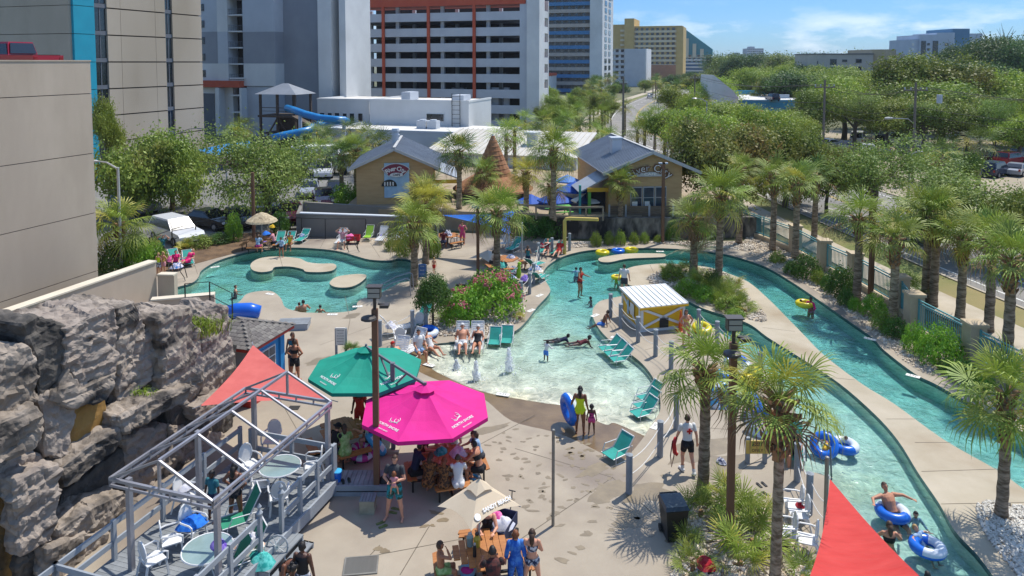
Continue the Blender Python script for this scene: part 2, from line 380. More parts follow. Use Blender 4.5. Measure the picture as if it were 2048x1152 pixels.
# water bodies
def water_mat():
    m = bpy.data.materials.new('pool_water'); m.use_nodes = True; n, l = m.node_tree.nodes, m.node_tree.links
    n.remove(n['Principled BSDF']); out = n['Material Output']
    g = n.new('ShaderNodeNewGeometry')
    nzz = n.new('ShaderNodeTexNoise'); nzz.inputs['Scale'].default_value = 1.6; nzz.inputs['Detail'].default_value = 3
    l.new(g.outputs['Position'], nzz.inputs['Vector'])
    vm = n.new('ShaderNodeVectorMath'); vm.operation = 'MULTIPLY_ADD'; vm.inputs[1].default_value = (1.0, 1.0, 0)
    l.new(nzz.outputs['Color'], vm.inputs[0]); l.new(g.outputs['Position'], vm.inputs[2])
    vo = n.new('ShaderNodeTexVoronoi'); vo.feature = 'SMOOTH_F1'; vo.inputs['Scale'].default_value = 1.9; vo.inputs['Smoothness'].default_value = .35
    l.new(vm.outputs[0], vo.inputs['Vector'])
    vo2 = n.new('ShaderNodeTexVoronoi'); vo2.feature = 'DISTANCE_TO_EDGE'; vo2.inputs['Scale'].default_value = 2.9  # caustic network and mottling painted into the water's transparency, in place of focused light
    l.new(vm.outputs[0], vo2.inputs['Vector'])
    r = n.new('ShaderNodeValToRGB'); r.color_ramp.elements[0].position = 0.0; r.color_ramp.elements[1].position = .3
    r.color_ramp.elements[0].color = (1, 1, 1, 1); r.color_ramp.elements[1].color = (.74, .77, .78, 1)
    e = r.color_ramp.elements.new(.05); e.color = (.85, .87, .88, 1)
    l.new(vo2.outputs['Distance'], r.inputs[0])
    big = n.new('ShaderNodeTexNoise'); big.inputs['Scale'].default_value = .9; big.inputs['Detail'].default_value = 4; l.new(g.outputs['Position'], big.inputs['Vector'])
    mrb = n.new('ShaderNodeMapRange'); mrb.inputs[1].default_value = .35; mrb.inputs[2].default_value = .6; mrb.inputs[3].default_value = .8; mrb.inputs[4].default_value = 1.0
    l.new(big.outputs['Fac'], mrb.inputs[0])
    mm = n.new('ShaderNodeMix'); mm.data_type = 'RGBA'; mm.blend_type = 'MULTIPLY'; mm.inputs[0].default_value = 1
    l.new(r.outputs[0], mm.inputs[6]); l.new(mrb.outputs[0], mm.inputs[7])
    tr = n.new('ShaderNodeBsdfTransparent'); l.new(mm.outputs[2], tr.inputs['Color'])
    bn = n.new('ShaderNodeBump'); bn.inputs['Distance'].default_value = .11; bn.inputs['Strength'].default_value = .8
    n2 = n.new('ShaderNodeTexNoise'); n2.inputs['Scale'].default_value = 3.6; n2.inputs['Detail'].default_value = 4; l.new(vm.outputs[0], n2.inputs['Vector'])
    l.new(n2.outputs['Fac'], bn.inputs['Height'])
    gl = n.new('ShaderNodeBsdfGlossy'); gl.inputs['Roughness'].default_value = .06; l.new(bn.outputs[0], gl.inputs['Normal'])
    fr = n.new('ShaderNodeFresnel'); fr.inputs['IOR'].default_value = 1.33; l.new(bn.outputs[0], fr.inputs['Normal'])
    ms = n.new('ShaderNodeMixShader'); l.new(fr.outputs[0], ms.inputs[0]); l.new(tr.outputs[0], ms.inputs[1]); l.new(gl.outputs[0], ms.inputs[2])
    l.new(ms.outputs[0], out.inputs['Surface'])
    va = n.new('ShaderNodeVolumeAbsorption'); va.inputs['Density'].default_value = .8; va.inputs['Color'].default_value = (.22, .80, .85, 1)
    l.new(va.outputs[0], out.inputs['Volume'])
    m.diffuse_color = (.1, .5, .5, 1)
    return m
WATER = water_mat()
def offset(lp, d):
    n = len(lp); a = sum(lp[i].x*lp[(i+1) % n].y-lp[(i+1) % n].x*lp[i].y for i in range(n)); s = 1 if a > 0 else -1; out = []
    for i in range(n):
        t = (lp[(i+1) % n]-lp[i-1]).normalized(); out.append(lp[i]+Vector((t.y, -t.x))*s*d)
    return out
def water(loops, name):
    lps = [offset(loops[0], .03)]+[offset(l, -.03) for l in loops[1:]]
    m = sheet(lps, lambda c: area_side(c, lps), lambda x, y: -.084)
    nv = len(m.v); top = list(m.f); cnt = {}
    for f in top:
        for i in range(len(f)):
            a, b = f[i], f[(i+1) % len(f)]; cnt[(a, b)] = cnt.get((a, b), 0)+1
    m.v += [(x, y, -1.45) for x, y, z in m.v]
    m.f += [tuple(nv+i for i in reversed(f)) for f in top]
    for (a, b) in list(cnt):
        if (b, a) not in cnt: m.f.append((b, a, nv+a, nv+b))
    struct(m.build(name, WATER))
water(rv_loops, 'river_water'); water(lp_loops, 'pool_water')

# ground ring round the deck, to the horizon
big = [Vector(p) for p in ((-4200,-300),(4200,-300),(4200,7000),(-4200,7000))]
o = sheet([big, deck2], lambda c: not in_deck(c), lambda x, y: -.03).build('ground', GRND); struct(o)
# street east of the fence
def ribbon(pts, w0, w1, z, name, m_):      # strip along a centre line between lateral offsets w0..w1
    p = smoothloop([Vector(q) for q in pts], 6, False); mm = M()
    for i in range(len(p)):
        t = (p[min(i+1, len(p)-1)]-p[max(i-1, 0)]).normalized(); r = Vector((t.y, -t.x))
        a, b = p[i]+r*w0, p[i]+r*w1; mm.v += [(a.x, a.y, z), (b.x, b.y, z)]
    for i in range(len(p)-1): mm.f.append((2*i, 2*i+1, 2*i+3, 2*i+2)); mm.mi.append(0)
    return struct(mm.build(name, m_))
ROAD = [(30,8),(28.2,28),(26.6,40),(25.2,55),(23.6,75),(20.5,105),(18.9,141),(28,192),(43.5,246),(61,300),(88,390),(130,560)]
ribbon(ROAD, 0, 13, .0, 'road', ROADM)
ribbon(ROAD, -.16, 0, .08, 'kerb', CONC2)
ribbon(ROAD, 13, 13.2, .08, 'kerb', CONC2)
ribbon(ROAD, -2.4, -.16, .01, 'grass_verge', GRASSM)
ribbon(ROAD, -5.2, -2.4, .03, 'sidewalk', CONC2)
ribbon(ROAD, .9, 1.05, .006, 'edge_line', WHITEP); ribbon(ROAD, 12, 12.15, .006, 'edge_line', WHITEP)
YEL = mat('yellow_road_paint', 'c9a53a', 'b08f30', 2, .8, coord='Position')
ribbon(ROAD, 6.4, 6.52, .006, 'centre_line', YEL); ribbon(ROAD, 6.7, 6.82, .006, 'centre_line', YEL)
mm = M(); pr = smoothloop([Vector(q) for q in ROAD], 12, False)
for i in range(0, len(pr)-1, 2):
    t = (pr[i+1]-pr[i]).normalized(); r = Vector((t.y, -t.x))
    for w in (3.6, 9.8):
        a = pr[i]+r*w; L = min(3, (pr[i+1]-pr[i]).length)
        mm.add([(*(a-r*.06), .006), (*(a+r*.06), .006), (*(a+r*.06+t*L), .006), (*(a-r*.06+t*L), .006)], [(0,1,2,3)])
struct(mm.build('lane_dashes', WHITEP))
ribbon(ROAD, 13.2, 18, .02, 'sidewalk', SAND)
struct(M().add([(44,60,.0),(120,60,.0),(150,135,.0),(45,135,.0)], [(0,1,2,3)]).build('parking_lot', SAND))
# car park and lanes to the north-west
struct(M().add([(-60,44.5,.0),(-23,44.2,.0),(-14.2,52.8,.0),(-12.4,66,.0),(-14,100,.0),(-60,104,.0)], [(0,1,2,3,4,5)]).build('parking_lot', ASPH))
# café terrace: a raised block of ground behind its retaining walls
tpoly = [G(1112,470).xy, Vector((18.6,53.0)), Vector((19,78)), Vector((-13.3,82)), Vector((-13.3,55.5)), Vector((-7.6,54.6)), Vector((-6.3,54.6))]
TERR = mat('terrace_paving', '8d7d66', 'a5947a', .7, .9, coord='Position')
struct(M().prism([(p.x, p.y) for p in tpoly], -.5, 1.5).build('terrace', TERR))
# planted margin behind the deck on the north-west, at the foot of the walls
struct(sheet([gpx([(300,552),(400,490),(512,476),(600,472),(600,455),(480,468),(390,478),(300,525)])], lambda c: True, lambda x, y: .012).build('planting_bed', MULCH))
# joints in the paving
def joints(lines, name):
    m = M()
    for (a, b) in lines:
        p, q = G(*a), G(*b); t = (q-p).normalized(); r = Vector((t.y, -t.x, 0))*.012
        m.add([p-r, p+r, q+r, q-r], [(0,1,2,3)])
    for i, v in enumerate(m.v): m.v[i] = (v[0], v[1], .003)
    return struct(m.build(name, DARKJ))
joints([((1024,1090),(1225,955)),((1225,955),(1345,1062)),((1225,955),(1030,897)),((700,1120),(1020,1060)),((540,1120),(640,1000)),((640,1012),(560,1115)),((800,1150),(860,1050)),((930,905),(1070,830)),((560,800),(620,905)),
        ((690,690),(700,640)),((700,640),(690,592)),((640,690),(780,640)),((1000,455),(985,500)),((860,520),(1050,500)),((730,470),(760,515)),((1240,640),(1290,640)),((1290,700),(1390,672)),((1380,780),(1440,760)),((1340,850),(1470,860)),((1400,990),(1600,870)),((860,610),(830,560)),((1050,610),(1090,610)),((1090,540),(1050,530)),((380,500),(395,548)),((520,480),(525,500)),((650,478),(640,497)),((1500,1130),(1640,1040)),((700,1152),(760,1090))], 'paving_joints')
joints([((1590,663),(1525,655)),((1772,838),(1845,838)),((1830,885),(1903,885)),((1843,943),(2000,938)),((1882,1008),(2050,1005)),((1660,755),(1710,760)),((1400,530),(1410,540)),((1300,530),(1310,550)),((560,514),(565,533))], 'paving_joints')
# wet footprints and splash marks on the deck near the beach
def blob(m, c, rx, ry, a, z, n=9):
    p = []
    for i in range(n):
        t = 2*math.pi*i/n; k = rnd.uniform(.65, 1.25); x, y = rx*k*math.cos(t), ry*k*math.sin(t)
        p.append((c.x+x*math.cos(a)-y*math.sin(a), c.y+x*math.sin(a)+y*math.cos(a), z))
    m.add([(c.x, c.y, z)]+p, [(0, 1+i, 1+(i+1) % n) for i in range(n)])
WETP = mat('wet_concrete', '786a53', '88795f', 2, .45, coord='Position', spec=.6)
mm = M()
for i in range(150):
    x, y = rnd.choice([(1180,930),(1110,960),(1080,900),(1150,900),(1240,990),(1010,850),(960,870),(1180,1000),(1290,1030)]); x += rnd.gauss(0, 55); y += rnd.gauss(0, 34)
    if y < 830+max(0, (x-950))*.22 or x > 1335: continue
    blob(mm, G(x, y), rnd.uniform(.06, .17), rnd.uniform(.04, .09), rnd.uniform(-.8, .8), .0045)
for x, y in ((880,1037),(870,1028),(1020,955),(1010,1000),(1050,1020),(760,1100),(850,1055),(1000,1088),(990,1058),(650,960),(1120,1120),(1165,1062),(1160,1095),(880,880),(945,948),(420,1140)):
    for k in range(2): blob(mm, G(x+rnd.gauss(0, 8), y+rnd.gauss(0, 4)), rnd.uniform(.08, .22), rnd.uniform(.05, .1), rnd.uniform(-.5, .5), .0045+k*.001)
for (x, y, a, b) in ((1215,985,.9,.35),(1290,985,.8,.45),(1400,900,1.4,.7),(1450,930,1.3,.5),(1260,1040,.5,.4),(1185,940,.6,.25),(975,860,.9,.2),(640,722,.7,.35),(705,632,.5,.3)):
    blob(mm, G(x, y), a, b, .6, .0035, 16)
tag(mm.build('wet_marks', WETP), kind='stuff')

# gravel beds: a base sheet and loose stones
def bed(px, n, name='gravel_bed', stone=(.05, .12), z=.008, m_=PEBM, world=False):
    lp = px if world else [p.xy for p in gpx(px)]
    lp = smoothloop(lp, 3, True)
    struct(sheet([lp], lambda c: inside(c, lp), lambda x, y: z).build(name, BEDM))
    xs = [p.x for p in lp]; ys = [p.y for p in lp]; m = M(); k = 0; tries = 0
    while k < n and tries < n*20:
        tries += 1
        x, y = rnd.uniform(min(xs), max(xs)), rnd.uniform(min(ys), max(ys))
        if not inside((x, y), lp): continue
        s = rnd.uniform(*stone); q = Euler((rnd.uniform(0, 1), rnd.uniform(0, 1), rnd.uniform(0, 6))).to_matrix(); o0 = Vector((x, y, z+s*.3))
        pts = [o0+q@Vector(v) for v in ((s*rnd.uniform(.8,1.2),0,0),(-s,0,0),(0,s*rnd.uniform(.6,1),0),(0,-s*.8,0),(0,0,s*.6),(0,0,-s*.6))]
        m.add(pts, [(0,2,4),(2,1,4),(1,3,4),(3,0,4),(2,0,5),(1,2,5),(3,1,5),(0,3,5)]); k += 1
    return tag(m.build('gravel', m_), kind='stuff')
BED_ISL = [(1296,556),(1317,544),(1357,535),(1414,537),(1444,543),(1471,561),(1491,587),(1514,611),(1535,637),(1512,643),(1457,624),(1407,607),(1364,590),(1324,577),(1301,567)]
bed(BED_ISL, 2600)
BED_OLE = [(866,668),(930,671),(985,668),(1020,655),(1042,638),(1052,620),(1035,602),(1000,592),(930,590),(880,598),(862,630)]
bed(BED_OLE, 2200)
WSTONE = mat('white_rock', 'b8b1a3', 'd8d3c8', 1.5, .9, coord='Position', ramp=(.2, .7), detail=2, c3='8f8578', c3scale=4, ramp3=(.58, .7))
bed([(1952,1010),(1975,1003),(2010,1008),(2048,1016),(2150,1060),(2150,1250),(2060,1180),(2010,1120),(1966,1060)], 2600, stone=(.04, .09), m_=WSTONE)
bed([(1355,1240),(1342,1140),(1346,1090),(1362,1060),(1372,1010),(1395,985),(1450,975),(1520,1000),(1590,1050),(1622,1120),(1630,1240)], 1100, stone=(.05, .14))
bed([(1500,474),(1590,511),(1647,546),(1709,577),(1790,630),(1815,668),(1946,742),(2080,825),(2010,812),(1900,763),(1832,738),(1770,690),(1700,630),(1640,588),(1580,550),(1530,524),(1490,500)], 2600, stone=(.04, .1))
bed([(1130,486),(1300,484),(1490,486),(1500,502),(1440,497),(1300,486.5),(1220,487),(1140,497)], 1100, stone=(.05, .12))
bed([(700,477),(800,476),(800,484),(700,486)], 10)
# ================================================================== BUILDINGS
RZ = -R(17.4)
STUC = mat('warm_stucco', 'b09f8b', 'bdac98', .5, .9, .003, 20, c3='a39382', c3scale=.12, ramp3=(.5, .7), stretch=(1, 1, .35))
STUC2 = mat('grey_precast', 'aea08c', 'b9ab97', .4, .9, .003, 20, c3='a2947f', c3scale=.1, ramp3=(.5, .7), stretch=(1, 1, .4))
TEALP = mat('teal_paint', '0f8fa6', '1598ae', .5, .6)
DGLASS = mat('dark_glass', '1c2228', '2c343b', .6, .12, spec=.8)
BGLASS = mat('blue_glass', '24303c', '3c4a58', .4, .1, spec=.8)
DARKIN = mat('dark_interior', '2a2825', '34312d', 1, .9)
WHITE = mat('white_paint', 'cfd0ce', 'd8d9d6', .3, .7, c3='c2c3c0', c3scale=.1, ramp3=(.5, .7))
LGREY = mat('light_grey_paint', 'b2b8bf', 'bcc2c8', .25, .75)
MGREY = mat('mid_grey_paint', '8d9198', '969aa0', .25, .75)
DGREY = mat('dark_grey_paint', '5c6066', '666a70', .3, .75)
ORED = mat('orange_red_paint', 'b24a2e', 'bd5434', .4, .7)
JOINT = mat('dark_joint', '4b443b')  # even dark brown behind the panel joints
ROOFW = mat('white_roof', 'cac7c0', 'd6d3cc', .3, .85, c3='b0aca4', c3scale=.08)
def on_plane(O, D, px, py=124):      # distance along horizontal direction D from O where column px meets the upright plane through O
    d = ray(px, py); den = D.x*d.y-D.y*d.x
    return (O.y*d.x-O.x*d.y)/den
def part(m, name, mats, T, **k): return m.build(name, mats, T, **k)

# ---- concrete car park whose blank wall fills the upper left
C0 = GZ(196, 545, 39.0); C0.z = 0
T = thing('parking_garage', 'tall blank beige concrete wall of the nearest building at the upper left edge', 'building', C0, RZ)
zz = [-.3, 1.38, 4.65, 7.97, 11.27, 13.03]
for i in range(5):
    for (a, b) in ((0, 13.0), (13.0, 26)):
        part(M().box(-.3, 0, -b+.012, -a-(.012 if a else 0), zz[i]+.02, zz[i+1]-.02 if i < 4 else zz[i+1]), 'panel', STUC, T)
part(M().box(-.34, -.05, -26, -.05, -.3, 12.9), 'joint_backing', JOINT, T)
for i in range(5): part(M().box(-22, -.35, -.3, 0, zz[i]+.02, zz[i+1]-.02 if i < 4 else zz[i+1]), 'panel', STUC, T)
part(M().box(-22, -.35, -26, -.31, 12.1, 12.33), 'roof_deck', CONC2, T)
part(M().box(-.36, .03, -26.05, .03, 13.03, 13.1), 'coping', STUC, T)

# ---- grey precast hotel with a teal corner
A = GZ(150, 124, 75.5); A.z = 0
T = thing('precast_hotel', 'grey panelled high-rise with a teal corner strip and narrow dark window strips', 'building', A, RZ)
xs = [on_plane(A, U, p) for p in (192, 217, 244, 313, 333, 347, 405)]
for k in range(11):
    z0, z1 = 1+3*(k-1)+.03, 1+3*k-.03
    part(M().box(-.3, .02, .0, xs[0], z0, z1), 'teal_panel', TEALP, T)
    for a, b in ((xs[1], xs[2]), (xs[2], xs[3]), (xs[3], xs[4]), (xs[5], xs[6])):
        part(M().box(-.3, 0, a+.02, b-.02, z0+.04, z1-.04), 'panel', STUC2, T)
    for a, b in ((xs[0], xs[1]), (xs[4], xs[5])):
        mm = M().box(-.4, -.22, a, b, z0+.45, z1); part(mm, 'window', DGLASS, T)
        fr = M().box(-.3, -.1, a, b, z0-.05, z0+.4)
        fr.box(-.24, -.16, (a+b)/2-.05, (a+b)/2+.05, z0+.4, z1); part(fr, 'window_frame', DGREY, T)
    for a, b in ((-12, -.3), (-26, -12.06)): part(M().box(a, b, -.3, 0, z0, z1), 'panel', STUC2, T)
part(M().box(-26, -.31, .05, xs[6]-.1, -.2, 31), 'core', JOINT, T)

# ---- white and grey balcony hotel
O = GZ(397, 124, 128); O.z = 0
T = thing('balcony_hotel', 'tall white and grey hotel tower with a dark balcony column beside the big car park', 'building', O, RZ)
X = lambda p: on_plane(O, V, p)
Zr = lambda py, p=440: 13+(124-py)*(O.y+V.y*X(p))/FPX
def band(x0, x1, y0, y1, name, m_, dep=.0, d2=8):      # stripes: image rows -> heights
    z0, z1 = sorted((Zr(y0, (x0+x1)/2), Zr(y1, (x0+x1)/2))); part(M().box(X(x0), X(x1)-.01, dep, d2, z0, z1), name, m_, T)
for a, b, d in ((392, 440, 0), (440, 460, -.5), (487, 550, .0)):
    band(a, b, 172, 127, 'wall', WHITE, d); band(a, b, 127, 64, 'grey_stripe', MGREY if b != 460 else LGREY, d); band(a, b, 64, -60, 'wall', LGREY if b != 460 else WHITE, d)
band(550, 634, 320, -60, 'set_back_wall', MGREY, 2.6, 10); band(634, 661, 320, -60, 'pier', WHITE, .4, 9)
band(661, 676, 320, -60, 'glass_strip', DGLASS, 3, 9)
for k in range(13): band(661, 676, 210-k*21, 206-k*21, 'spandrel', DGREY, 2.9, 3)
band(676, 689, 320, -60, 'pier', WHITE, .5, 9)
for k in range(6):
    y = 15+k*33; 
    if y < 165:
        z0, z1 = Zr(y+7), Zr(y-7); fw = part(M().box(X(399), X(411), -.12, .1, z0, z1), 'window', DGREY, T)
        part(M().box(X(400), X(410), -.16, -.1, z0+.12, z1-.12), 'pane', DGLASS, fw)
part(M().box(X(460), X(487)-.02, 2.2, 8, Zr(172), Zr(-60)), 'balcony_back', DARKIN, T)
for k in range(7):
    z = Zr(160)+k*2.86
    part(M().box(X(460), X(487)-.02, -.3, 2.2, z-.12, z+.1), 'balcony_slab', WHITE, T)
    mm = M().bar((X(460), -.2, z+1.05), (X(487), -.2, z+1.05), .06)
    for j in range(9): q = X(460)+(X(487)-X(460))*j/8; mm.bar((q, -.2, z+.1), (q, -.2, z+1.05), .035)
    part(mm, 'railing', DGREY, T)
part(M().box(X(400), X(487), -1.2, 3, Zr(174), Zr(161)), 'red_canopy', ORED, T)
part(M().box(X(400), X(440), -.2, 6, 0, Zr(175)), 'base_wall', WHITE, T)
part(M().box(X(403), X(429), -.3, -.1, 0, Zr(187)), 'shutter', DGREY, T)
part(M().box(X(440), X(447), -1.4, 6, 0, Zr(175)), 'pier', WHITE, T); part(M().box(X(447), X(463), .2, 6, 0, Zr(175)), 'base_wall', WHITE, T)
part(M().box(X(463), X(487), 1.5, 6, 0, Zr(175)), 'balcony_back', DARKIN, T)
for k in range(4): part(M().box(X(463), X(489), -.6, 1.5, 1+k*3, 1.25+k*3), 'balcony_slab', WHITE, T)
part(M().box(X(487), X(491), -1.3, 2, 0, Zr(175)), 'pier', WHITE, T); part(M().box(X(491), X(550), .2, 8, 0, Zr(172)), 'base_wall', LGREY, T)

# ---- big multi-storey car park
O = GZ(688, 124, 147); O.z = 0
T = thing('multistorey_car_park', 'long multi-storey car park with white bands and orange-red top and columns', 'building', O, RZ)
X = lambda p: on_plane(O, V, p); W0, W1, W2, W3 = 0.0, X(1040), X(1056), X(1081)
GB = mat('car_park_band', 'b4b8be', 'bfc3c8', .3, .75, c3='b6b9be', c3scale=.1)
for i in range(9):
    zt = 22.67-3.0*i
    if zt < -.4: continue
    part(M().box(W0, W1-.02, 0, .25, zt-1.65, zt), 'parapet_band', GB, T)
    part(M().box(W0+.3, W1-.3, .25, 14, zt-1.65, zt-1.3), 'floor_slab', MGREY, T)
    part(M().box(W2+.02, W3-.8, 2.0, 7, zt-1.65, zt), 'side_band', WHITE, T)
part(M().box(W0-.1, W1+1.2, -.35, 7.4, 24.0, 26.2), 'orange_fascia', ORED, T)
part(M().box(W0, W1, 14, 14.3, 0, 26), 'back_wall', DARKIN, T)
for p in (768, 858, 949):
    part(M().box(X(p)-.3, X(p)+.3, -.3, -.02, 0, 24.0), 'orange_column', ORED, T)
for p in (700, 790, 880, 972):
    for d in (1.2, 9): part(M().box(X(p)-.35, X(p)+.35, d, d+.6, 0, 24), 'column', LGREY, T)
for p, q in ((688, 704), (975, 990), (1000, 1012)): part(M().box(X(p), X(q), 2.2, 2.5, 0, 24 if p == 688 else 8), 'stair_wall', LGREY, T)
part(M().box(W1, W2, -.2, 7, 0, 27), 'end_pier', LGREY, T); part(M().box(W2, W3, -.9, 3, 0, 26.6), 'end_pier', WHITE, T)
part(M().box(W2, W3-.9, 3, 7, -.1, 25), 'stair_core', ORED, T)
for i in range(9):
    zt = 22.67-3*i; part(M().box(W3-.9, W3-.25, 3.4, 6.6, zt-1.1, zt+.2), 'end_band', WHITE, T)
part(M().box(W3-.9, W3-.2, 3, 3.4, 0, 25), 'corner_strip', WHITE, T); part(M().box(W3-.9, W3-.2, 6.6, 7, 0, 25), 'corner_strip', WHITE, T)
for (p, i) in ((735, 2), (905, 2), (985, 4), (1015, 3), (830, 4), (740, 5), (905, 5)):      # parked cars seen through the openings
    zt = 22.67-3*(i-1)-1.3-3; c = thing('parked_car', 'dark car parked behind a parapet of the big white car park, seen through an opening', 'car', O+V*X(p)+U*3.0+Vector((0, 0, zt)), RZ, 'cars inside the multi-storey car park')
    b = M().box(-2.1, 2.1, 0, 1.7, .3, .95); b.prism([(-1.5, .1), (1.2, .1), (1.2, 1.6), (-1.5, 1.6)], .95, 1.45); part(b, 'body', mat('car_silver', '8a8f94', rough=.25), c)
    for sx in (-1.3, 1.3): part(M().cyl((sx, -.02, .32), (sx, .2, .32), .32), 'wheel', DARKIN, c)

# ---- low white buildings between the car park and the café
def flatblock(name, label, pxl, pxr, Z, ztop, depth, m_, wins=(), roofm=None, para=.3):
    O = GZ(pxl, 124, Z); O.z = 0
    T = thing(name, label, 'building', O, RZ); X = lambda p: on_plane(O, V, p); w = X(pxr)
    part(M().box(0, w, 0, depth, 0, ztop), 'wall', m_, T)
    part(M().box(.2, w-.2, .2, depth-.2, ztop, ztop+.06), 'roof', roofm or ROOFW, T)
    cp = M().box(-.05, w+.05, -.05, .2, ztop, ztop+para).box(-.05, .2, .2, depth, ztop, ztop+para).box(w-.2, w+.05, .2, depth, ztop, ztop+para); part(cp, 'parapet', m_, T)
    for (a, b, y0, y1) in wins:
        zr = lambda py: 13+(124-py)*(O.y+V.y*X((a+b)/2))/FPX
        f = part(M().box(X(a), X(b), -.08, .1, zr(y1), zr(y0)), 'window', WHITE, T)
        part(M().box(X(a)+.08, X(b)-.08, -.12, -.06, zr(y1)+.08, zr(y0)-.08), 'pane', DGLASS, f)
    return T, X
T, X = flatblock('service_building', 'low white service building with a row of small windows below the car park', 633, 737, 112, 7.0, 12, WHITE, [(638, 648, 225, 242), (654, 663, 225, 242), (668, 678, 225, 242), (684, 693, 226, 242), (698, 708, 226, 243), (715, 725, 226, 243)])
T, X = flatblock('white_annex', 'white flat-roofed annex with one wide window in front of the car park', 738, 937, 108, 7.1, 10, WHITE, [(852, 888, 227, 243)])
part(M().box(X(790), X(808), 2, 5, 7.2, 8.4), 'air_unit', LGREY, T); part(M().box(X(888), X(912), 3, 6, 7.2, 8.0), 'air_unit', LGREY, T)
lad = M()
for s in (905, 921): lad.bar((X(s), -.3, 3), (X(s), -.3, 8.4), .08)
for k in range(8): lad.bar((X(905), -.3, 3.4+k*.65), (X(921), -.3, 3.4+k*.65), .05)
part(lad, 'roof_ladder', DARKIN, T)
T, X = flatblock('flat_roofed_store', 'wide low grey store with a white flat roof behind the café', 650, 1000, 99, 3.5, 12, LGREY)
for p in (800, 822): part(M().box(X(p), X(p)+1.4, 5, 6.4, 3.57, 4.7).lathe([(.5, 4.71), (.5, 4.85)], 10, (X(p)+.7, 5.7, 0)), 'air_unit', LGREY, T)
RIBR = mat('pale_metal_roof', 'bfb9ac', 'c9c3b6', .6, .45, spec=.5)
# long pale ribbed roof
O = GZ(850, 124, 80); O.z = 0
T = thing('ribbed_roof_hall', 'long low hall with a pale ribbed metal roof behind the thatched cone', 'building', O, RZ)
w = on_plane(O, V, 1153); zr = 13-(308-124)*78/FPX; zr2 = 13-(258-124)*90/FPX
part(M().box(0, w, 0, 11, 0, zr-.05), 'wall', LGREY, T)
part(M().slab([(-.2, -.3, zr), (w+.2, -.3, zr), (w+.2, 11, zr2), (-.2, 11, zr2)], .12), 'roof', RIBR, T)
for k in range(26):
    x = w*(k+.5)/26; part(M().bar((x, -.3, zr+.05), (x, 11, zr2+.05), .07, .1), 'roof_rib', RIBR, T)
part(M().box(w*.62, w*.68, 4, 5, zr, zr2+.2).box(w*.605, w*.695, 3.8, 5.2, zr2+.2, zr2+.5), 'roof_vent', LGREY, T)

# ---- blue banded tower
O = GZ(1083, 124, 300); O.z = 0
T = thing('blue_banded_tower', 'tall tan apartment tower with blue balcony bands left of the road', 'building', O, RZ)
X = lambda p: on_plane(O, V, p)
TAN = mat('tan_band', 'aaa096', 'b5aba0', .3, .8); BLUB = mat('blue_band', '3a78a8', '447fae', .3, .7)
part(M().box(X(1086), X(1178), 2.0, 20, 0, 42), 'recessed_wall', mat('shaded_render', '77716a'), T)  # shade behind the balcony bands painted in as a darker tan
win = M().box(0, 1.15, -.1, .2, 0, 1.4).mesh('window', DGLASS)
for k in range(14):
    z = .4+k*3.0; part(M().box(X(1083), X(1180), .0, 2, z, z+1.45), 'blue_band' if k % 2 == 0 else 'tan_band', BLUB if k % 2 == 0 else TAN, T)
    for j in range(7): link('window', win, T, (X(1091)+j*3.05, 1.95, z+1.5))
part(M().box(X(1180), X(1202), -.8, 20, 0, 43.2), 'pier', WHITE, T)
part(M().box(X(1202), X(1202)+.6, -.8, 26, 0, 43.2), 'side_wall', WHITE, T)
for k in range(14):
    for d in (4.5, 14): part(M().box(X(1202)+.6, X(1202)+.75, d, d+5, .6+3*k, 2.5+3*k), 'side_window', BGLASS, T)
part(M().box(X(1083), X(1180), -.1, 20, 42.2, 44), 'blue_cornice', BLUB, T)
part(M().box(X(1202)+.7, X(1202)+1.0, 1, 25, 41, 43), 'blue_cornice', BLUB, T)
part(M().box(X(1092), X(1120), -16, -6, 0, 7.5), 'orange_topped_annex', WHITE, T); part(M().box(X(1090), X(1121), -16.2, -6, 7.5, 8.6), 'annex_fascia', ORED, T)

# ---- distant hotels
def bandblock(name, label, pxl, pxr, pyt, Z, depth, wallm, bandm, nf, ztop=None, side=None, rz=RZ, cap=None, open_=True, xr=None):
    D = Vector((math.cos(rz), math.sin(rz), 0)); O = GZ(pxl, 124, Z); O.z = 0
    T = thing(name, label, 'building', O, rz); X = lambda p: on_plane(O, D, p); w = X(pxr); zt = 13+(124-pyt)*Z/FPX; fh = zt/nf
    part(M().box(0, w, .8, depth, 0, zt), 'wall', wallm, T)
    for k in range(nf):
        part(M().box(.0, w, 0, .8, k*fh+fh*.93, k*fh+fh*1.38 if k < nf-1 else zt), 'balcony_band', bandm, T)
        n = max(3, int(w/3.5))
        if k == 0: wm = M().box(0, w*.55/n, .72, .9, fh*.15, fh*.9).mesh('window', DGLASS)
        for j in range(n): link('window', wm, T, (w*(j+.2)/n, 0, k*fh))
    if side: part(M().box(w, w+.3, 0, depth, 0, zt), 'side_wall', side, T)
    if cap: part(M().box(-.4, w+.5, -.4, depth, zt, zt+1.0), 'roof_edge', cap, T)
    return T, X, zt
YELW = mat('yellow_render', 'b99c5a', 'c3a664', .3, .8); CRM = mat('cream_band', 'cdbf9f', 'd6c9aa', .3, .8); BRK = mat('salmon_render', 'a5714e', 'b07a56', .4, .8)
T, X, zt = bandblock('yellow_hotel', 'large yellow hotel with rows of cream balconies down the road', 1268, 1362, 56, 505, 30, YELW, CRM, 11, side=YELW, cap=YELW)
part(M().box(X(1352), X(1366), -.6, 30, 0, zt+.5), 'end_pier', YELW, T)
part(M().box(X(1290), X(1352), -.5, .9, 0, 11), 'salmon_base', BRK, T)
part(M().box(X(1249), X(1268), -2, 28, 0, zt+6.5), 'stair_tower', YELW, T)
part(M().box(X(1222), X(1249), 1.5, 20, 0, zt+2.5), 'left_wing', YELW, T)
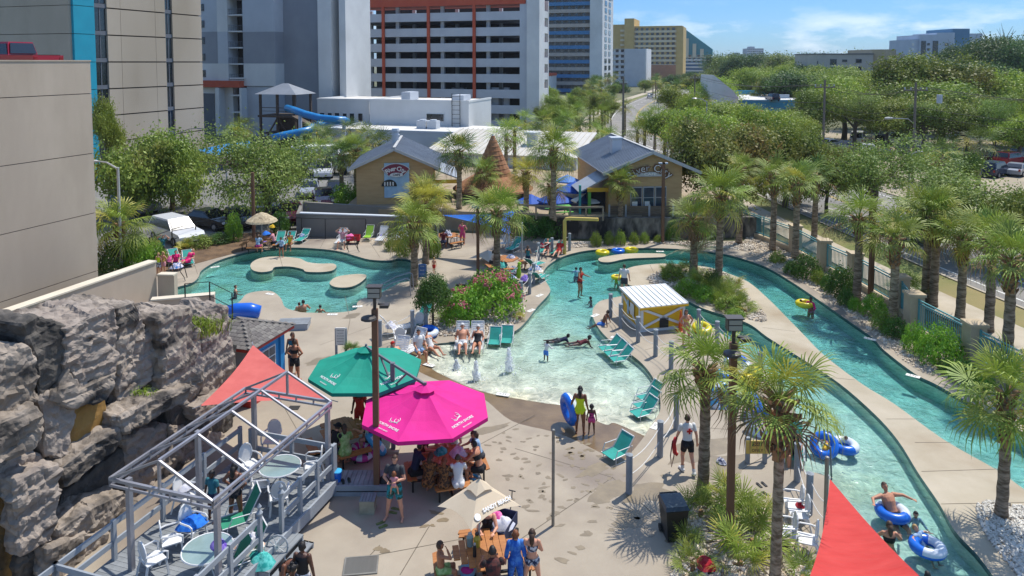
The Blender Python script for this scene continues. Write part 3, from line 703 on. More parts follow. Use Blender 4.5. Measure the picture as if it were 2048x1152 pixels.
for k in range(10): part(M().box(X(1240), X(1249)-.05, .4, 1.6, 4+k*3.4, 5.4+k*3.4), 'balcony_band', CRM, T)
T, X, zt = bandblock('pale_car_park', 'pale blue-white deck building in front of the yellow hotel', 1218, 1250, 98, 380, 22, WHITE, LGREY, 7)
part(M().box(X(1250), X(1291), -.4, 22, 0, zt), 'blank_wall', LGREY, T); part(M().box(X(1290), X(1293), -.5, 22, 0, zt), 'end_strip', WHITE, T)
TEALR = mat('teal_roof', '2f7f86', '38888f', .4, .6)
T, X, zt = bandblock('teal_roof_hotel', 'teal roofed hotel stepping down right of the yellow hotel', 1366, 1420, 110, 610, 26, mat('pale_teal', '7fa7a4'), CRM, 8)
part(M().add([(X(1366), 0, zt), (X(1424), 0, zt), (X(1424), 0, zt+5), (X(1366), 0, zt+23), (X(1366), 26, zt), (X(1424), 26, zt), (X(1424), 26, zt+5), (X(1366), 26, zt+23)], [(0,1,2,3),(5,4,7,6),(3,2,6,7),(0,3,7,4),(1,5,6,2)]), 'stepped_roof', TEALR, T)
for p in (1370, 1385, 1400): part(M().box(X(p), X(p+7), -1.5, 0, zt-2, zt+14-(p-1370)*.3), 'dormer', CRM, T)
part(M().box(X(1362), X(1410), -12, -2, 0, zt-6), 'blue_deck', mat('deep_blue_paint', '2b5a80'), T)
for k in range(5): part(M().box(X(1363), X(1409), -12.4, -12, 2+k*3, 3.4+k*3), 'deck_band', WHITE, T)
HAZY = mat('hazy_render', '8c97a3', '96a0ab', .05, .9)  # blue-grey distance haze put into the far blocks' own colour
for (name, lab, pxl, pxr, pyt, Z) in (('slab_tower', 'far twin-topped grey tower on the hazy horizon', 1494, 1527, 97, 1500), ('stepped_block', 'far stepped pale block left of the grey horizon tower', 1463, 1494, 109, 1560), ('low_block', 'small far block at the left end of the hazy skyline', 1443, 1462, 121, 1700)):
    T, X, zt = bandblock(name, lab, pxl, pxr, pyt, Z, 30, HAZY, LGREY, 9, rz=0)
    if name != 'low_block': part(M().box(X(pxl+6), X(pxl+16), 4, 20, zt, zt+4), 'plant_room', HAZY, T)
# beige office block and blue-white tower beyond the trees on the right
BEI = mat('beige_render', 'b5aca0', 'beb5a9', .3, .85)
def office(pxl, pxr, pyt, Z, depth, m_, T=None, O=None, y0=0):
    pass
O = GZ(1633, 124, 235); O.z = 0
T = thing('beige_office', 'beige office block with small dark windows rising above the trees at right', 'building', O, 0)
X = lambda p: (p-1633)*235/FPX; Zr = lambda py: 13+(124-py)*235/FPX
part(M().box(0, X(1746), 0, 18, 0, Zr(109)), 'wall', BEI, T); part(M().box(-.2, X(1746)+.1, -.2, 18, Zr(109), Zr(107)), 'parapet', DGREY, T)
part(M().prism([(X(1746), 1), (X(1766), -1.5), (X(1793), .5), (X(1793), 18), (X(1746), 18)], 0, Zr(99)), 'taller_bay', mat('tan_render', 'b39f7e', 'bca887', .3, .8), T)
part(M().box(X(1793), X(1816), 2, 18, 0, Zr(108)), 'right_wing', BEI, T)
for (a, b, y0, y1) in ((1660, 1673, 118, 130), (1660, 1673, 134, 145), (1684, 1694, 119, 124), (1684, 1694, 134, 140), (1711, 1723, 118, 126), (1711, 1723, 133, 141), (1634, 1636, 122, 128)):
    f = part(M().box(X(a), X(b), -.12, .1, Zr(y1), Zr(y0)), 'window', DGREY, T); part(M().box(X(a)+.15, X(b)-.15, -.16, -.1, Zr(y1)+.15, Zr(y0)-.15), 'pane', DGLASS, f)
O = GZ(1823, 124, 330); O.z = 0
T = thing('blue_white_tower', 'white and blue hotel tower on the skyline above the dark trees at right', 'building', O, 0)
X = lambda p: (p-1823)*330/FPX; Zr = lambda py: 13+(124-py)*330/FPX
BWL = mat('bluish_white', 'aeb8c4', 'b8c2ce', .2, .8); SBL = mat('slate_blue', '4a7896', '5380a0', .2, .7)
part(M().box(0, X(1838), 1, 20, 0, Zr(79)), 'left_wing', BWL, T); part(M().box(X(1838), X(1872), 0, 20, 0, Zr(70)), 'wall', BWL, T)
part(M().prism([(X(1872), 0), (X(1896), -3), (X(1909), 0), (X(1909), 20), (X(1872), 20)], 0, Zr(66)), 'wall', BWL, T)
part(M().box(X(1900), X(1934), -1, 20, 0, Zr(58)), 'blue_shaft', SBL, T)
part(M().box(X(1934), X(1968), 2, 20, 0, Zr(67)), 'right_wing', BWL, T)
for a, b in ((1841, 1850), (1864, 1876)): part(M().box(X(a), X(b), -.3, .2, 12, Zr(82)), 'glass_bay', DGLASS, T)
for k in range(7):
    z = Zr(82)-1.2-k*2.4
    part(M().box(X(1884), X(1892), -2.2, -1, z-1, z+.2), 'window', DGLASS, T); part(M().box(X(1853), X(1858), -.2, .1, z-.9, z+.2), 'window', DGLASS, T)
    part(M().box(X(1936), X(1943), 1.8, 2.1, z-1.2, z+.3), 'window', DGLASS, T); part(M().box(X(1825), X(1829), .8, 1.1, z-1, z+.3), 'window', WHITE, T)
# turquoise-edged roof parking deck right of the road
O = G(1466, 236, 0); 
T = thing('turquoise_deck_building', 'low turquoise building with a white roof deck behind the trees', 'building', O, 0)
k = O.y/FPX; Zr = lambda py: 13+(124-py)*O.y/FPX; X = lambda p: (p-1466)*k
TQ = mat('turquoise_paint', '2a7fa0', '3388a8', .2, .7)
part(M().box(0, X(1640), 0, 26, 0, Zr(197)-.4), 'wall', TQ, T); part(M().box(.2, X(1640)-.2, .2, 25.8, Zr(197)-.4, Zr(197)-.3), 'roof_deck', ROOFW, T)
part(M().box(0, X(1640), 25.8, 26.2, Zr(197)-.4, Zr(197)+.9), 'back_parapet', TQ, T)
part(M().box(X(1576), X(1605), 8, 8.3, Zr(197)-.3, Zr(197)+.6), 'ramp_wall', WHITE, T)
O = G(1420, 240, 0)
T = thing('wedge_roof_hall', 'white building with a steep slanted wedge roof beside the turquoise deck', 'building', O, 0); k = O.y/FPX
part(M().add([(0,0,0),(56*k,0,0),(56*k,0,(240-195)*k),(44*k,0,(240-180)*k),(6*k,0,(240-150)*k),(4*k,0,(240-150)*k),(0,10,0),(56*k,10,0),(56*k,10,45*k),(44*k,10,60*k),(6*k,10,90*k),(4*k,10,90*k)],
     [(0,1,2,3,4,5),(11,10,9,8,7,6),(2,8,9,3),(3,9,10,4),(1,7,8,2),(4,10,11,5),(0,5,11,6)]), 'wall', WHITE, T)
part(M().box(60*k, 100*k, -6, 4, 0, 20*k), 'orange_roofed_block', ORED, T)

# ---- water slide tower with blue flumes
O = GZ(519, 124, 104); O.z = 0; s = 104/FPX
T = thing('slide_tower', 'dark timber water slide tower with a grey metal hip roof', 'slide tower', O, RZ)
TIM = mat('dark_timber', '4a3e35', '5a4d42', 2, .85); MROOF = mat('grey_metal_roof', '7e8286', '8b8f94', .6, .4)
x1 = on_plane(O, V, 588); zf = 13+(124-230)*s; ze = 13+(124-188)*s; za = 13+(124-167)*s
for x in (0, x1*.5, x1):
    for y in (0, 4): part(M().bar((x, y, 0), (x, y, ze), .3), 'post', TIM, T)
part(M().box(-.3, x1+.3, -.3, 4.3, zf-.3, zf), 'platform', TIM, T); part(M().box(.2, x1-.2, 3.7, 3.85, 0, zf-.3), 'boarded_back', TIM, T); part(M().box(-.1, x1+.1, -.2, 4.2, zf*.5-.12, zf*.5), 'lower_platform', TIM, T); part(M().box(x1*.5, x1-.2, 1.5, 1.65, zf*.5, zf-.3), 'boarded_screen', TIM, T)
for y in (0, 4):
    part(M().bar((0, y, .5), (x1*.5, y, zf-.3), .18), 'brace', TIM, T); part(M().bar((x1, y, .5), (x1*.5, y, zf-.3), .18), 'brace', TIM, T)
part(M().bar((0, 0, zf+1.1), (x1, 0, zf+1.1), .1).bar((0, 0, zf+.6), (x1, 0, zf+.6), .06), 'railing', TIM, T)
part(M().add([(-.6,-.6,ze),(x1+.6,-.6,ze),(x1+.6,4.6,ze),(-.6,4.6,ze),(x1*.42,2,za),(x1*.58,2,za)], [(0,1,5,4),(1,2,5),(2,3,4,5),(3,0,4),(3,2,1,0)]), 'roof', MROOF, T)
part(M().bar((x1+.2, -.5, zf), (x1+6, -1, 3), 1.2, .15).bar((x1+.2, -1.1, zf+1), (x1+6, -1.6, 4), .08), 'stair', TIM, T)
BLUS = mat('blue_flume', '1c74b4', '2a84c0', 1.5, .3)
fl = thing('water_slide', 'glossy blue tube slide winding down beside the dark tower', 'water slide', G(640, 300, 0))
pth = [(574, 216, 101), (590, 221, 99), (612, 229, 97), (640, 236, 96), (668, 239, 95), (688, 240, 95), (694, 243, 97), (676, 243, 99), (650, 245, 98), (628, 252, 96), (618, 260, 94), (596, 265, 93), (570, 270, 93), (545, 276, 92)]
part(M().tube([GZ(*p)-fl.location for p in pth], .5, 10), 'flume', BLUS, fl, smooth=True)
for p in ((688, 243, 95.5), (600, 224, 98), (628, 252, 96)):
    q = GZ(*p)-fl.location; part(M().cyl((q.x, q.y, -fl.location.z), (q.x, q.y, q.z-.5), .25), 'support_post', LGREY, fl)
YPL = mat('yellow_plastic', 'd8a516', rough=.35)
sp = thing('splash_playset', 'yellow splash play structure at the foot of the blue slide', 'playset', G(630, 300, 0))
for dx in (-2.2, 0, 2): part(M().cyl((dx, 0, 0), (dx, .3, 2.2), .12).ell((dx, .1, 2.3), .45, 8, 6), 'spout', YPL, sp)
part(M().box(-2.4, 2.2, -.2, .2, 1.2, 1.4), 'platform', YPL, sp)
BSH = mat('blue_shade_cloth', '1478b8', '2288c4', 1, .8, transl=.25)
cv = thing('blue_canopy', 'long blue shade canopy on thin posts beside the hotel', 'canopy', G(470, 330, 0))
c0 = cv.location
part(M().slab([GZ(394, 300, 86)-c0, GZ(430, 312, 83)-c0, GZ(500, 296, 88)-c0, GZ(500, 282, 95)-c0, GZ(450, 288, 93)-c0], .05), 'cloth', BSH, cv)
part(M().slab([GZ(394, 300, 86)-c0, GZ(430, 312, 83)-c0, GZ(440, 316, 83)-c0, GZ(400, 318, 86)-c0], .05), 'valance', BSH, cv)
for p in ((398, 310, 86), (432, 312, 83), (498, 298, 88)):
    q = GZ(*p)-c0; part(M().cyl((q.x, q.y, 0), (q.x, q.y, q.z), .08), 'post', LGREY, cv)
# ================================================================== VEGETATION
def npmesh(name, vs, fs4, mats, mi=None):
    me = bpy.data.meshes.new(name); vs = np.asarray(vs, np.float32).reshape(-1, 3); n = len(fs4)
    me.vertices.add(len(vs)); me.vertices.foreach_set('co', vs.ravel())
    k = np.asarray(fs4, np.int32); w = k.shape[1]
    me.loops.add(n*w); me.loops.foreach_set('vertex_index', k.ravel())
    me.polygons.add(n); me.polygons.foreach_set('loop_start', np.arange(n, dtype=np.int32)*w)
    for m in (mats if isinstance(mats, (list, tuple)) else [mats]): me.materials.append(m)
    if mi is not None: me.polygons.foreach_set('material_index', np.asarray(mi, np.int32))
    me.update(calc_edges=True); return me
def foliage(name, c1, c2, c3=None, tr=.3, sc=.9, po=.2):
    return mat(name, c1, c2, sc, .55, transl=tr, coord='Object', ramp=(.35, .65), perobj=po, c3=c3, c3scale=1.7, ramp3=(.52, .66), spec=.35)
LF = [foliage('oak_leaves', '647a2e', '93a342', '7e8038'), foliage('bright_leaves', '738a2e', 'a6b445', '8a9c38'), foliage('dark_leaves', '3f5a2a', '5f7a38', '4a642e'),
      foliage('russet_oak_leaves', '707a36', '959248', '8a6e40'), foliage('airy_leaves', '6f853a', '98aa50', '7e9046')]
BARK = mat('bark', '54483c', '6f6254', 3, .95, .02, 9, stretch=(1, 1, .3))
DBARK = mat('dark_bark', '3b322a', '50453a', 3, .95, .02, 9, stretch=(1, 1, .3))
def crown_mesh(seed, nclump, per, leaf, lobes, flat, m_, clump=.13):
    g = np.random.default_rng(seed); cs = []
    for i in range(lobes):
        a = g.uniform(0, 2*np.pi); r = g.uniform(.25, .68); cs.append((r*np.cos(a), r*np.sin(a), g.uniform(-.45, .6)*flat, g.uniform(.22, .5)))
    cs.append((0, 0, .25*flat, .5)); cs = np.array(cs)
    k = g.integers(0, len(cs), nclump); d = g.normal(size=(nclump, 3)); d[:, 2] = d[:, 2]*.8+.25; d /= np.linalg.norm(d, axis=1)[:, None]
    rr = cs[k, 3]*g.uniform(.55, 1.05, nclump); cc = cs[k, :3]+d*rr[:, None]*np.array([1, 1, flat])
    n = nclump*per; ci = np.repeat(np.arange(nclump), per)
    p = cc[ci]+g.normal(size=(n, 3))*clump*g.uniform(.45, 1.5, nclump)[ci][:, None]*np.array([1, 1, .7])
    nrm = g.normal(size=(n, 3))*.65+d[ci]*.9+np.array([0, 0, .3]); nrm /= np.linalg.norm(nrm, axis=1)[:, None]
    t = np.cross(nrm, g.normal(size=(n, 3))); t /= np.linalg.norm(t, axis=1)[:, None]; b = np.cross(nrm, t)
    s = leaf*g.uniform(.6, 1.4, n)[:, None]
    vs = np.stack([p-t*s, p-b*s*.55, p+t*s, p+b*s*.55], 1)
    return npmesh('crown', vs, np.arange(n*4).reshape(n, 4), m_), cs
def trunk_mesh(seed, cs, m_, bare=0):
    g = random.Random(seed); m = M()
    m.tube([(0,0,-1.0), (.02,.01,-.7), (-.02,.03,-.35), (0,0,-.05)], [.075,.06,.055,.05], 7)
    for c in cs:
        e = Vector(c[:3])*1.05; q = Vector((0,0,-.45+g.uniform(0,.25))); md = q.lerp(e, .5)+Vector((g.uniform(-.08,.08), g.uniform(-.08,.08), g.uniform(-.05,.1)))
        m.tube([q, md, e], [.04, .026, .01], 5)
        for j in range(3+bare):
            e2 = e+Vector((g.gauss(0,.2), g.gauss(0,.2), g.uniform(-.05,.3))); m.tube([md.lerp(e, g.uniform(.1,.8)), (md+e2)/2+Vector((0,0,.03)), e2], [.014,.009,.003], 4)
    return m.mesh('trunk', m_)
TREES = []
for sd, nc, per, leaf, lb, fl, mi_, br in ((1,190,120,.026,10,.7,0,1),(2,180,120,.026,9,.78,1,1),(3,210,110,.028,11,.66,2,0),(4,180,120,.025,10,.7,3,3),(5,130,120,.02,10,.78,4,2),(6,180,115,.026,9,.64,1,1),(7,185,115,.026,10,.75,0,2)):
    cm, cs = crown_mesh(sd, nc, per, leaf, lb, fl, LF[mi_], .12 if mi_ != 4 else .14); TREES.append((cm, trunk_mesh(sd, cs, DBARK if mi_ in (2, 3) else BARK, br)))
def tree(kind, px, py, w, h, Z, name, label, group=None, rz=None):
    c = GZ(px, py, Z); r = w/2*Z/FPX*1.05; hz = h/2*Z/FPX*1.25
    b = 0 if not (52 < Z < 78 and -13 < c.x < 18.5) else 1.5
    T = thing(name, label, 'tree', (c.x, c.y, b), rnd.uniform(0, 6.28) if rz is None else rz, group)
    cm, tm = TREES[kind]
    o = link('crown', cm, T, (0, 0, c.z-b), None, (r, r, hz/.75)); t = link('trunk', tm, T, (0, 0, c.z-b), None, (r, r, c.z-b)); return T
# trees near the pool and café, each told apart by its label
tree(0, 296, 352, 215, 190, 60, 'oak_tree', 'bushy green oak behind the beige wall at the left')
tree(5, 214, 258, 76, 120, 66, 'oak_tree', 'bright bushy tree tucked behind the top corner of the beige wall')
tree(4, 532, 352, 235, 165, 57.5, 'shade_tree', 'pale airy tree shading the parked cars beside the left pool')
tree(5, 385, 330, 90, 80, 72, 'shade_tree', 'small green tree between the bushy oak and the pale airy tree')
tree(3, 1448, 335, 220, 165, 58, 'oak_tree', 'russet tinged oak beside the right café gable')
tree(6, 1572, 322, 175, 150, 63, 'oak_tree', 'olive green oak right of the russet oak along the street')
tree(1, 1405, 268, 150, 92, 78, 'oak_tree', 'bright green oak behind the right café roof')
tree(4, 1748, 352, 215, 132, 56, 'shade_tree', 'pale airy tree in front of the roadside car lot')
tree(4, 1925, 415, 280, 140, 47, 'shade_tree', 'wide airy tree over the street behind the fence palms')
tree(0, 2050, 455, 160, 150, 43, 'shade_tree', 'dense leafy tree cut by the right picture edge above the fence')
tree(3, 1655, 360, 110, 110, 60, 'shade_tree', 'small russet leaved street tree behind the fence')
tree(1, 1520, 255, 130, 80, 85, 'oak_tree', 'rounded bright tree above the olive oak')
tree(6, 1330, 255, 95, 70, 92, 'oak_tree', 'olive tree beside the near end of the road')
tree(6, 1895, 340, 120, 84, 72, 'oak_tree', 'dark bushy tree beside the palm in front of the roadside lot')
tree(6, 1655, 318, 90, 60, 84, 'oak_tree', 'small olive tree at the foot of the first weathered pole')
# the tree belt beyond the street
BELT = 'oaks of the belt beyond the street'
for i, (k, px, py, w, h, Z) in enumerate(((1,1420,198,100,76,165),(5,1432,240,150,70,125),(1,1385,230,95,70,135),(0,1500,250,120,60,118),(6,1575,256,130,70,105),(0,1640,222,120,90,112),(1,1690,205,150,90,118),(1,1740,205,170,110,135),(4,1712,228,120,70,108),
        (6,1850,170,210,120,128),(0,1800,225,170,120,116),(6,1885,215,200,100,112),(1,1965,205,190,110,128),(5,2035,235,150,120,108),(0,1935,245,140,80,100),(1,2040,268,120,70,90),(4,1990,240,100,80,96),(5,1775,232,120,66,104),(6,1850,238,110,66,101),(1,1590,262,100,70,96),(0,1545,275,120,80,92),
        (1,2110,260,180,160,95),(0,1470,262,110,70,100),(5,1355,205,80,60,150),(0,1395,168,70,46,215))):
    tree(k, px, py, w, h, Z, 'oak_tree', 'oak crown of the green belt beyond the street', BELT)
for i, (k, px, py, w, h, Z) in enumerate(((2,1985,128,150,100,205),(2,1925,125,110,70,222),(2,2040,140,120,110,195),(2,1900,150,90,60,210),(2,1960,160,120,70,190),(2,1855,160,80,60,230),(2,2015,105,110,60,215))):
    tree(k, px, py, w, h, Z, 'dark_tree', 'dark evergreen oak at the far upper right below the sky', 'dark oaks at the upper right')
FARG = 'far trees along the horizon'
for i in range(46):
    Z = rnd.uniform(260, 620); px = rnd.uniform(1432, 1850); 
    if 1466 < px < 1640 and Z < 250: continue
    w = rnd.uniform(11, 19)*1420/Z*1.6; tree(rnd.choice((0, 2, 6, 2)), px, 124+rnd.uniform(2.5, 6)*1420/Z, w, w*.6, Z, 'far_tree', 'distant tree in the green mass along the horizon', FARG)
for i in range(22):
    Z = rnd.uniform(175, 260); px = rnd.uniform(1500, 1840); w = rnd.uniform(80, 120)
    tree(rnd.choice((0, 2, 6, 1)), px, 124+7*1420/Z, w, w*.6, Z, 'far_tree', 'distant tree in the green mass along the horizon', FARG)
for (px, py, w) in ((1380,150,30),(1345,158,36),(1410,160,34),(1290,165,30),(1240,172,40),(1330,170,30),(1365,168,36)):
    tree(rnd.choice((2, 0)), px, py+6, w, w*.8, 300 if px < 1330 else 340, 'far_tree', 'distant tree lining the far road', 'far roadside trees')

for (px, py, w, Z) in ((1112,214,54,130),(1152,212,50,140),(1188,206,46,150),(1130,236,56,112),(1100,190,42,180),(1160,190,40,195),(1200,192,36,200),(1228,180,30,240),(1184,178,32,240),(1092,232,50,118),(1222,214,40,128)):
    tree(rnd.choice((0, 1, 6)), px, py, w, w*.8, Z, 'far_tree', 'distant tree lining the far road', 'far roadside trees')
# ---- palms
FGR = foliage('palm_frond_green', '68802f', '95a444', tr=.25, po=.22); FYE = foliage('palm_frond_yellow', 'a5a038', 'bcb452', tr=.3, po=.15)
FDR = mat('palm_frond_dry', '7c5f3c', '957850', 1.5, .9, perobj=.2); FDK = foliage('palm_frond_dark', '4d672a', '6f843a', tr=.2, po=.2)
PTR = mat('palm_trunk', '64543f', 'a08f78', 2.2, .95, .03, 7, stretch=(1, 1, 20), perobj=.15, ramp=(.4, .6)); BOOT = mat('palm_boot', '74553a', 'a07e58', 3, .95, .02, 9)
def frond_v(seed, pet, blade, m_, droop=.35, nl=21, fold=.3):
    g = random.Random(seed); m = M(); 
    m.tube([(0,0,0), (pet*.5,0,.03), (pet,0,0)], [.022,.016,.012], 3)
    for i in range(nl):
        a = R(-118+236*i/(nl-1)+g.uniform(-4, 4)); L = blade*(1-.28*abs(a)/2.06)*g.uniform(.88, 1.08); d = Vector((math.cos(a), math.sin(a), 0)); s = Vector((-math.sin(a), math.cos(a), 0))
        o = Vector((pet-.03+.1*math.cos(a), 0, 0)); zz = fold*abs(math.sin(a))*.35
        w = .019+.007*blade; q1 = o+d*L*.5+Vector((0,0,zz*L*.6)); q2 = o+d*L*.8+Vector((0,0,zz*L*.5-droop*L*.22)); q3 = o+d*L*.97+Vector((0,0,-droop*L*.8+zz*.2))
        m.add([o-s*.008, o+s*.008, q1+s*w, q1-s*w, q2+s*w*.55, q2-s*w*.55, q3], [(0,1,2,3), (3,2,4,5), (5,4,6)])
    return m
FR = {k: [frond_v(i*7+j, .95, 1.0, None, dr).mesh('frond', m_) for j, dr in enumerate((.3, .55, .85))] for i, (k, m_) in enumerate((('g', FGR), ('y', FYE), ('d', FDR), ('k', FDK)))}
def trunk_unit():
    m = M(); pts = []; rr = []
    for i in range(15):
        t = i/14; pts.append((.03*math.sin(t*3), .02*math.sin(t*4+1), t)); rr.append((.215-.05*t)*(1.12 if i % 2 else 1.0)*(1.25 if i == 0 else 1))
    return m.tube(pts, rr, 9).mesh('trunk', PTR, True)
PTRUNK = trunk_unit()
def boots(seed, L):
    g = random.Random(seed); m = M()
    for i in range(46):
        t = i/45; a = i*2.4; z = -L+L*t; d = Vector((math.cos(a), math.sin(a), 0)); s = Vector((-d.y, d.x, 0)); r0 = .15; r1 = g.uniform(.26, .4)*(.75+.5*t)
        m.add([d*r0+s*.07+Vector((0,0,z)), d*r0-s*.07+Vector((0,0,z)), d*r1+Vector((0,0,z+g.uniform(.18,.34)))-s*.035, d*r1+Vector((0,0,z+g.uniform(.18,.34)))+s*.035, d*(r0-.02)+Vector((0,0,z+.16))],
              [(0,1,2,3), (3,2,4), (0,3,4), (2,1,4)])
    return m.mesh('leaf_bases', BOOT)
BOOTS = [boots(s, L) for s, L in ((1, 1.0), (2, 1.5), (3, .7))]
def crown_fronds(seed, n=30, size=1.0, lo=-60, key='g'):
    g = random.Random(seed); out = []
    for i in range(n):
        t = i/(n-1); el = 82-(82-lo)*(t**.85)+g.uniform(-8, 8); az = i*137.5+g.uniform(-14, 14); k = key
        if t > .84 and g.random() < .55: k = 'y' if g.random() < .6 else 'd'
        elif g.random() < .08: k = 'y'
        out.append((k, 0 if t < .3 else (1 if t < .65 else 2), R(az), R(el), size*g.uniform(.85, 1.12)*(.8 if t < .12 else 1), g.uniform(-.5, .5)))
    return out
def join_crown(seed, n, key):
    m = M(); mi = {'g': 0, 'y': 1, 'd': 2, 'k': 3}
    for k, v, az, el, s, ro in crown_fronds(seed, n, 1, -55, key):
        f = frond_v(seed+v, .9, 1.0, None, (.25,.45,.7)[v], 13); q = Euler((ro, -el, az)).to_matrix(); m.add([q@(Vector(p)*s) for p in f.v], f.f, mi[k])
    return m.mesh('crown', [FGR, FYE, FDR, FDK])
PCROWN = [join_crown(s, 24, k) for s, k in ((3, 'g'), (5, 'k'), (9, 'g'))]
def palm(base, zc, label, size=1.0, n=30, key='g', bt=1, name='sabal_palm', group=None, lo=-46, lean=(0, 0), rsc=1.0, seed=None, bsc=None):
    T = thing(name, label, 'palm tree', base, 0, group); h = zc-base[2]; sd = seed if seed is not None else rnd.randrange(999)
    link('trunk', PTRUNK, T, (0, 0, 0), (lean[1], lean[0], 0), (rsc, rsc, h))
    top = Euler((lean[1], lean[0], 0)).to_matrix()@Vector((.0, 0, h))
    b = link('leaf_bases', BOOTS[bt], T, top, (0, 0, sd), (1.2*rsc, 1.2*rsc, 1) if bsc is None else bsc); b['kind'] = 'stuff'
    for k, v, az, el, s, ro in crown_fronds(sd, n, size, lo, key):
        link('frond', FR[k][v], T, top, (ro, -el, az), s)
    return T
def palmB(bx, by, cy, label, z=0, **k):      # base pixel, crown-centre row
    b = G(bx, by, z); return palm(b, topz(b, cy), label, **k)
palmB(828, 572, 447, 'palm at the right end of the left pool', size=1.05, n=34)
palmB(851, 528, 405, 'palm just behind the one at the left pool, with a yellowing crown', size=1.1, n=32, key='y', seed=40)
palmB(858, 515, 385, 'slim palm third in the clump behind the left pool', size=.95, n=24)
palmB(993, 556, 425, 'shaggy palm standing beside the picnic tables under the blue sail', size=1.15, n=36, bt=1)
palmB(918, 418, 305, 'tall palm between the left café gable and the thatched cone', z=1.5, size=1.15, n=34, key='k')
palmB(967, 398, 345, 'short palm in front of the thatched cone', z=1.5, size=.95, n=24)
palmB(1106, 440, 300, 'full palm in front of the right café roof', z=1.5, size=1.2, n=36, bt=1)
palmB(1052, 420, 345, 'yellowing palm right of the thatched cone', z=1.5, size=.95, n=26, key='y')
palmB(1103, 472, 372, 'small palm rising by the terrace rail', size=.9, n=22)
palmB(1240, 474, 365, 'small palm in front of the right café gable', size=.85, n=24, bt=1)
palmB(1386, 548, 440, 'left palm of the pair on the planted island', size=1.0, n=32, bt=1)
palmB(1437, 566, 392, 'taller right palm of the pair on the planted island', size=1.15, n=34, bt=1)
palmB(1478, 488, 340, 'palm trunk hidden in the russet oak by the retaining wall', size=.9, n=20)
palmB(1545, 502, 352, 'palm by the far end of the teal fence', size=.95, n=20, lo=-28)
palmB(1590, 518, 368, 'palm leaning over the teal fence near its far end', size=1.1, n=23, bt=1, lo=-28)
palmB(1628, 482, 352, 'palm behind the teal fence in the grass verge', size=1.0, n=21, key='k', lo=-28)
palmB(1713, 604, 438, 'palm inside the teal fence behind the dark round shrubs', size=1.1, n=24, bt=0, lo=-28)
palmB(1785, 645, 478, 'palm inside the teal fence where the fence steps', size=1.0, n=23, bt=1, lo=-28)
palmB(1850, 608, 425, 'left stem of the twin palms on the sidewalk', size=1.1, n=24, bt=1, lo=-28)
palmB(1866, 614, 440, 'right stem of the twin palms on the sidewalk', size=1.1, n=24, bt=1, lo=-28)
palmB(1920, 640, 478, 'palm with a stubby trunk on the sidewalk right of the twin palms', size=.95, n=21, bt=1, lo=-28)
palmB(1977, 664, 478, 'palm behind the fence near the right edge', size=1.05, n=23, bt=0, lo=-28)
palmB(2012, 752, 520, 'big palm inside the fence at the right edge', size=1.05, n=26, bt=1, lo=-30)
palmB(2003, 1034, 790, 'palm in the white rock bed at the right edge', size=1.0, n=30, bt=1, rsc=.72)
palmB(1406, 990, 745, 'near left palm of the planted bed at the bottom', size=.88, n=27, bt=2, lo=-40, rsc=.8)
palmB(1550, 1180, 800, 'nearest palm at the bottom with thick brown leaf bases', size=.86, n=28, bt=1, lo=-30, seed=77, rsc=.62, bsc=(1.25, 1.25, 1.0))
palmB(242, 545, 450, 'palm beside the beige wall left of the pool', size=1.15, n=34, bt=0)
palmB(345, 420, 330, 'palm among the parked cars left of the pale airy tree', size=1.0, n=22)
palmB(683, 405, 312, 'palm left of the left café gable', size=1.15, n=30, key='k')
palmB(712, 402, 300, 'palm touching the corner of the left café gable', size=1.05, n=26)
# far palms: trunk and one crown each
def farpalm(px, py, Z, s, label, group, k=None, z=0):
    c = GZ(px, py, Z); T = thing('palm_tree', label, 'palm tree', (c.x, c.y, z), rnd.uniform(0, 6), group)
    link('trunk', PTRUNK, T, (0, 0, 0), None, (1, 1, c.z-z)); link('crown', PCROWN[rnd.randrange(3) if k is None else k], T, (0, 0, c.z-z), None, s)
PG = 'palms between the café and the road'
for (px, py, Z) in ((655,280,84),(640,300,80),(735,275,82),(760,290,79),(700,262,88),(1012,272,72),(1030,262,74),(1180,238,110),(1130,240,102),(1100,225,115),(1155,222,118),(1205,228,112),(1160,262,95),(1195,262,98),(1215,275,92),(1290,240,96),(1275,262,90),(1310,228,105),(1330,245,98),(1120,262,92),(1085,240,106),(1140,202,140),(1180,195,150),(1210,198,145),(1345,275,88),(1250,212,125),(1100,205,135),(1365,235,110),(1430,360,75),(470,268,105),(485,255,108),(635,270,92),(600,300,82),(1075,268,92),(1050,240,100)):
    farpalm(px, py, Z, rnd.uniform(1.1, 1.45), 'palm in the thick green palms between the café and the road', PG)
PR = 'palms lining the far road'
for i in range(16):
    t = i/15; Z = 150+t*190; X0 = 21+((Z-150)/190)**1.6*30
    for dx in (-1.5, ) if i % 2 else (-1.5, 19.5):
        T = thing('palm_tree', 'small far palm along the edge of the receding road', 'palm tree', (X0+dx+rnd.uniform(-1.5, 1.5), Z, 0), rnd.uniform(0, 6), PR)
        h = rnd.uniform(4.5, 7); link('trunk', PTRUNK, T, (0,0,0), None, (1, 1, h)); link('crown', PCROWN[1], T, (0,0,h), None, 1.5)
for (px, py, Z, lab) in ((1885,310,66,'palm in front of the parked white pickup in the roadside lot'),(1960,285,72,'palm among the cars at the far right of the lot'),(1575,360,66,'palm at the road edge right of the olive oak')):
    farpalm(px, py, Z, 1.3, lab, None, 1)

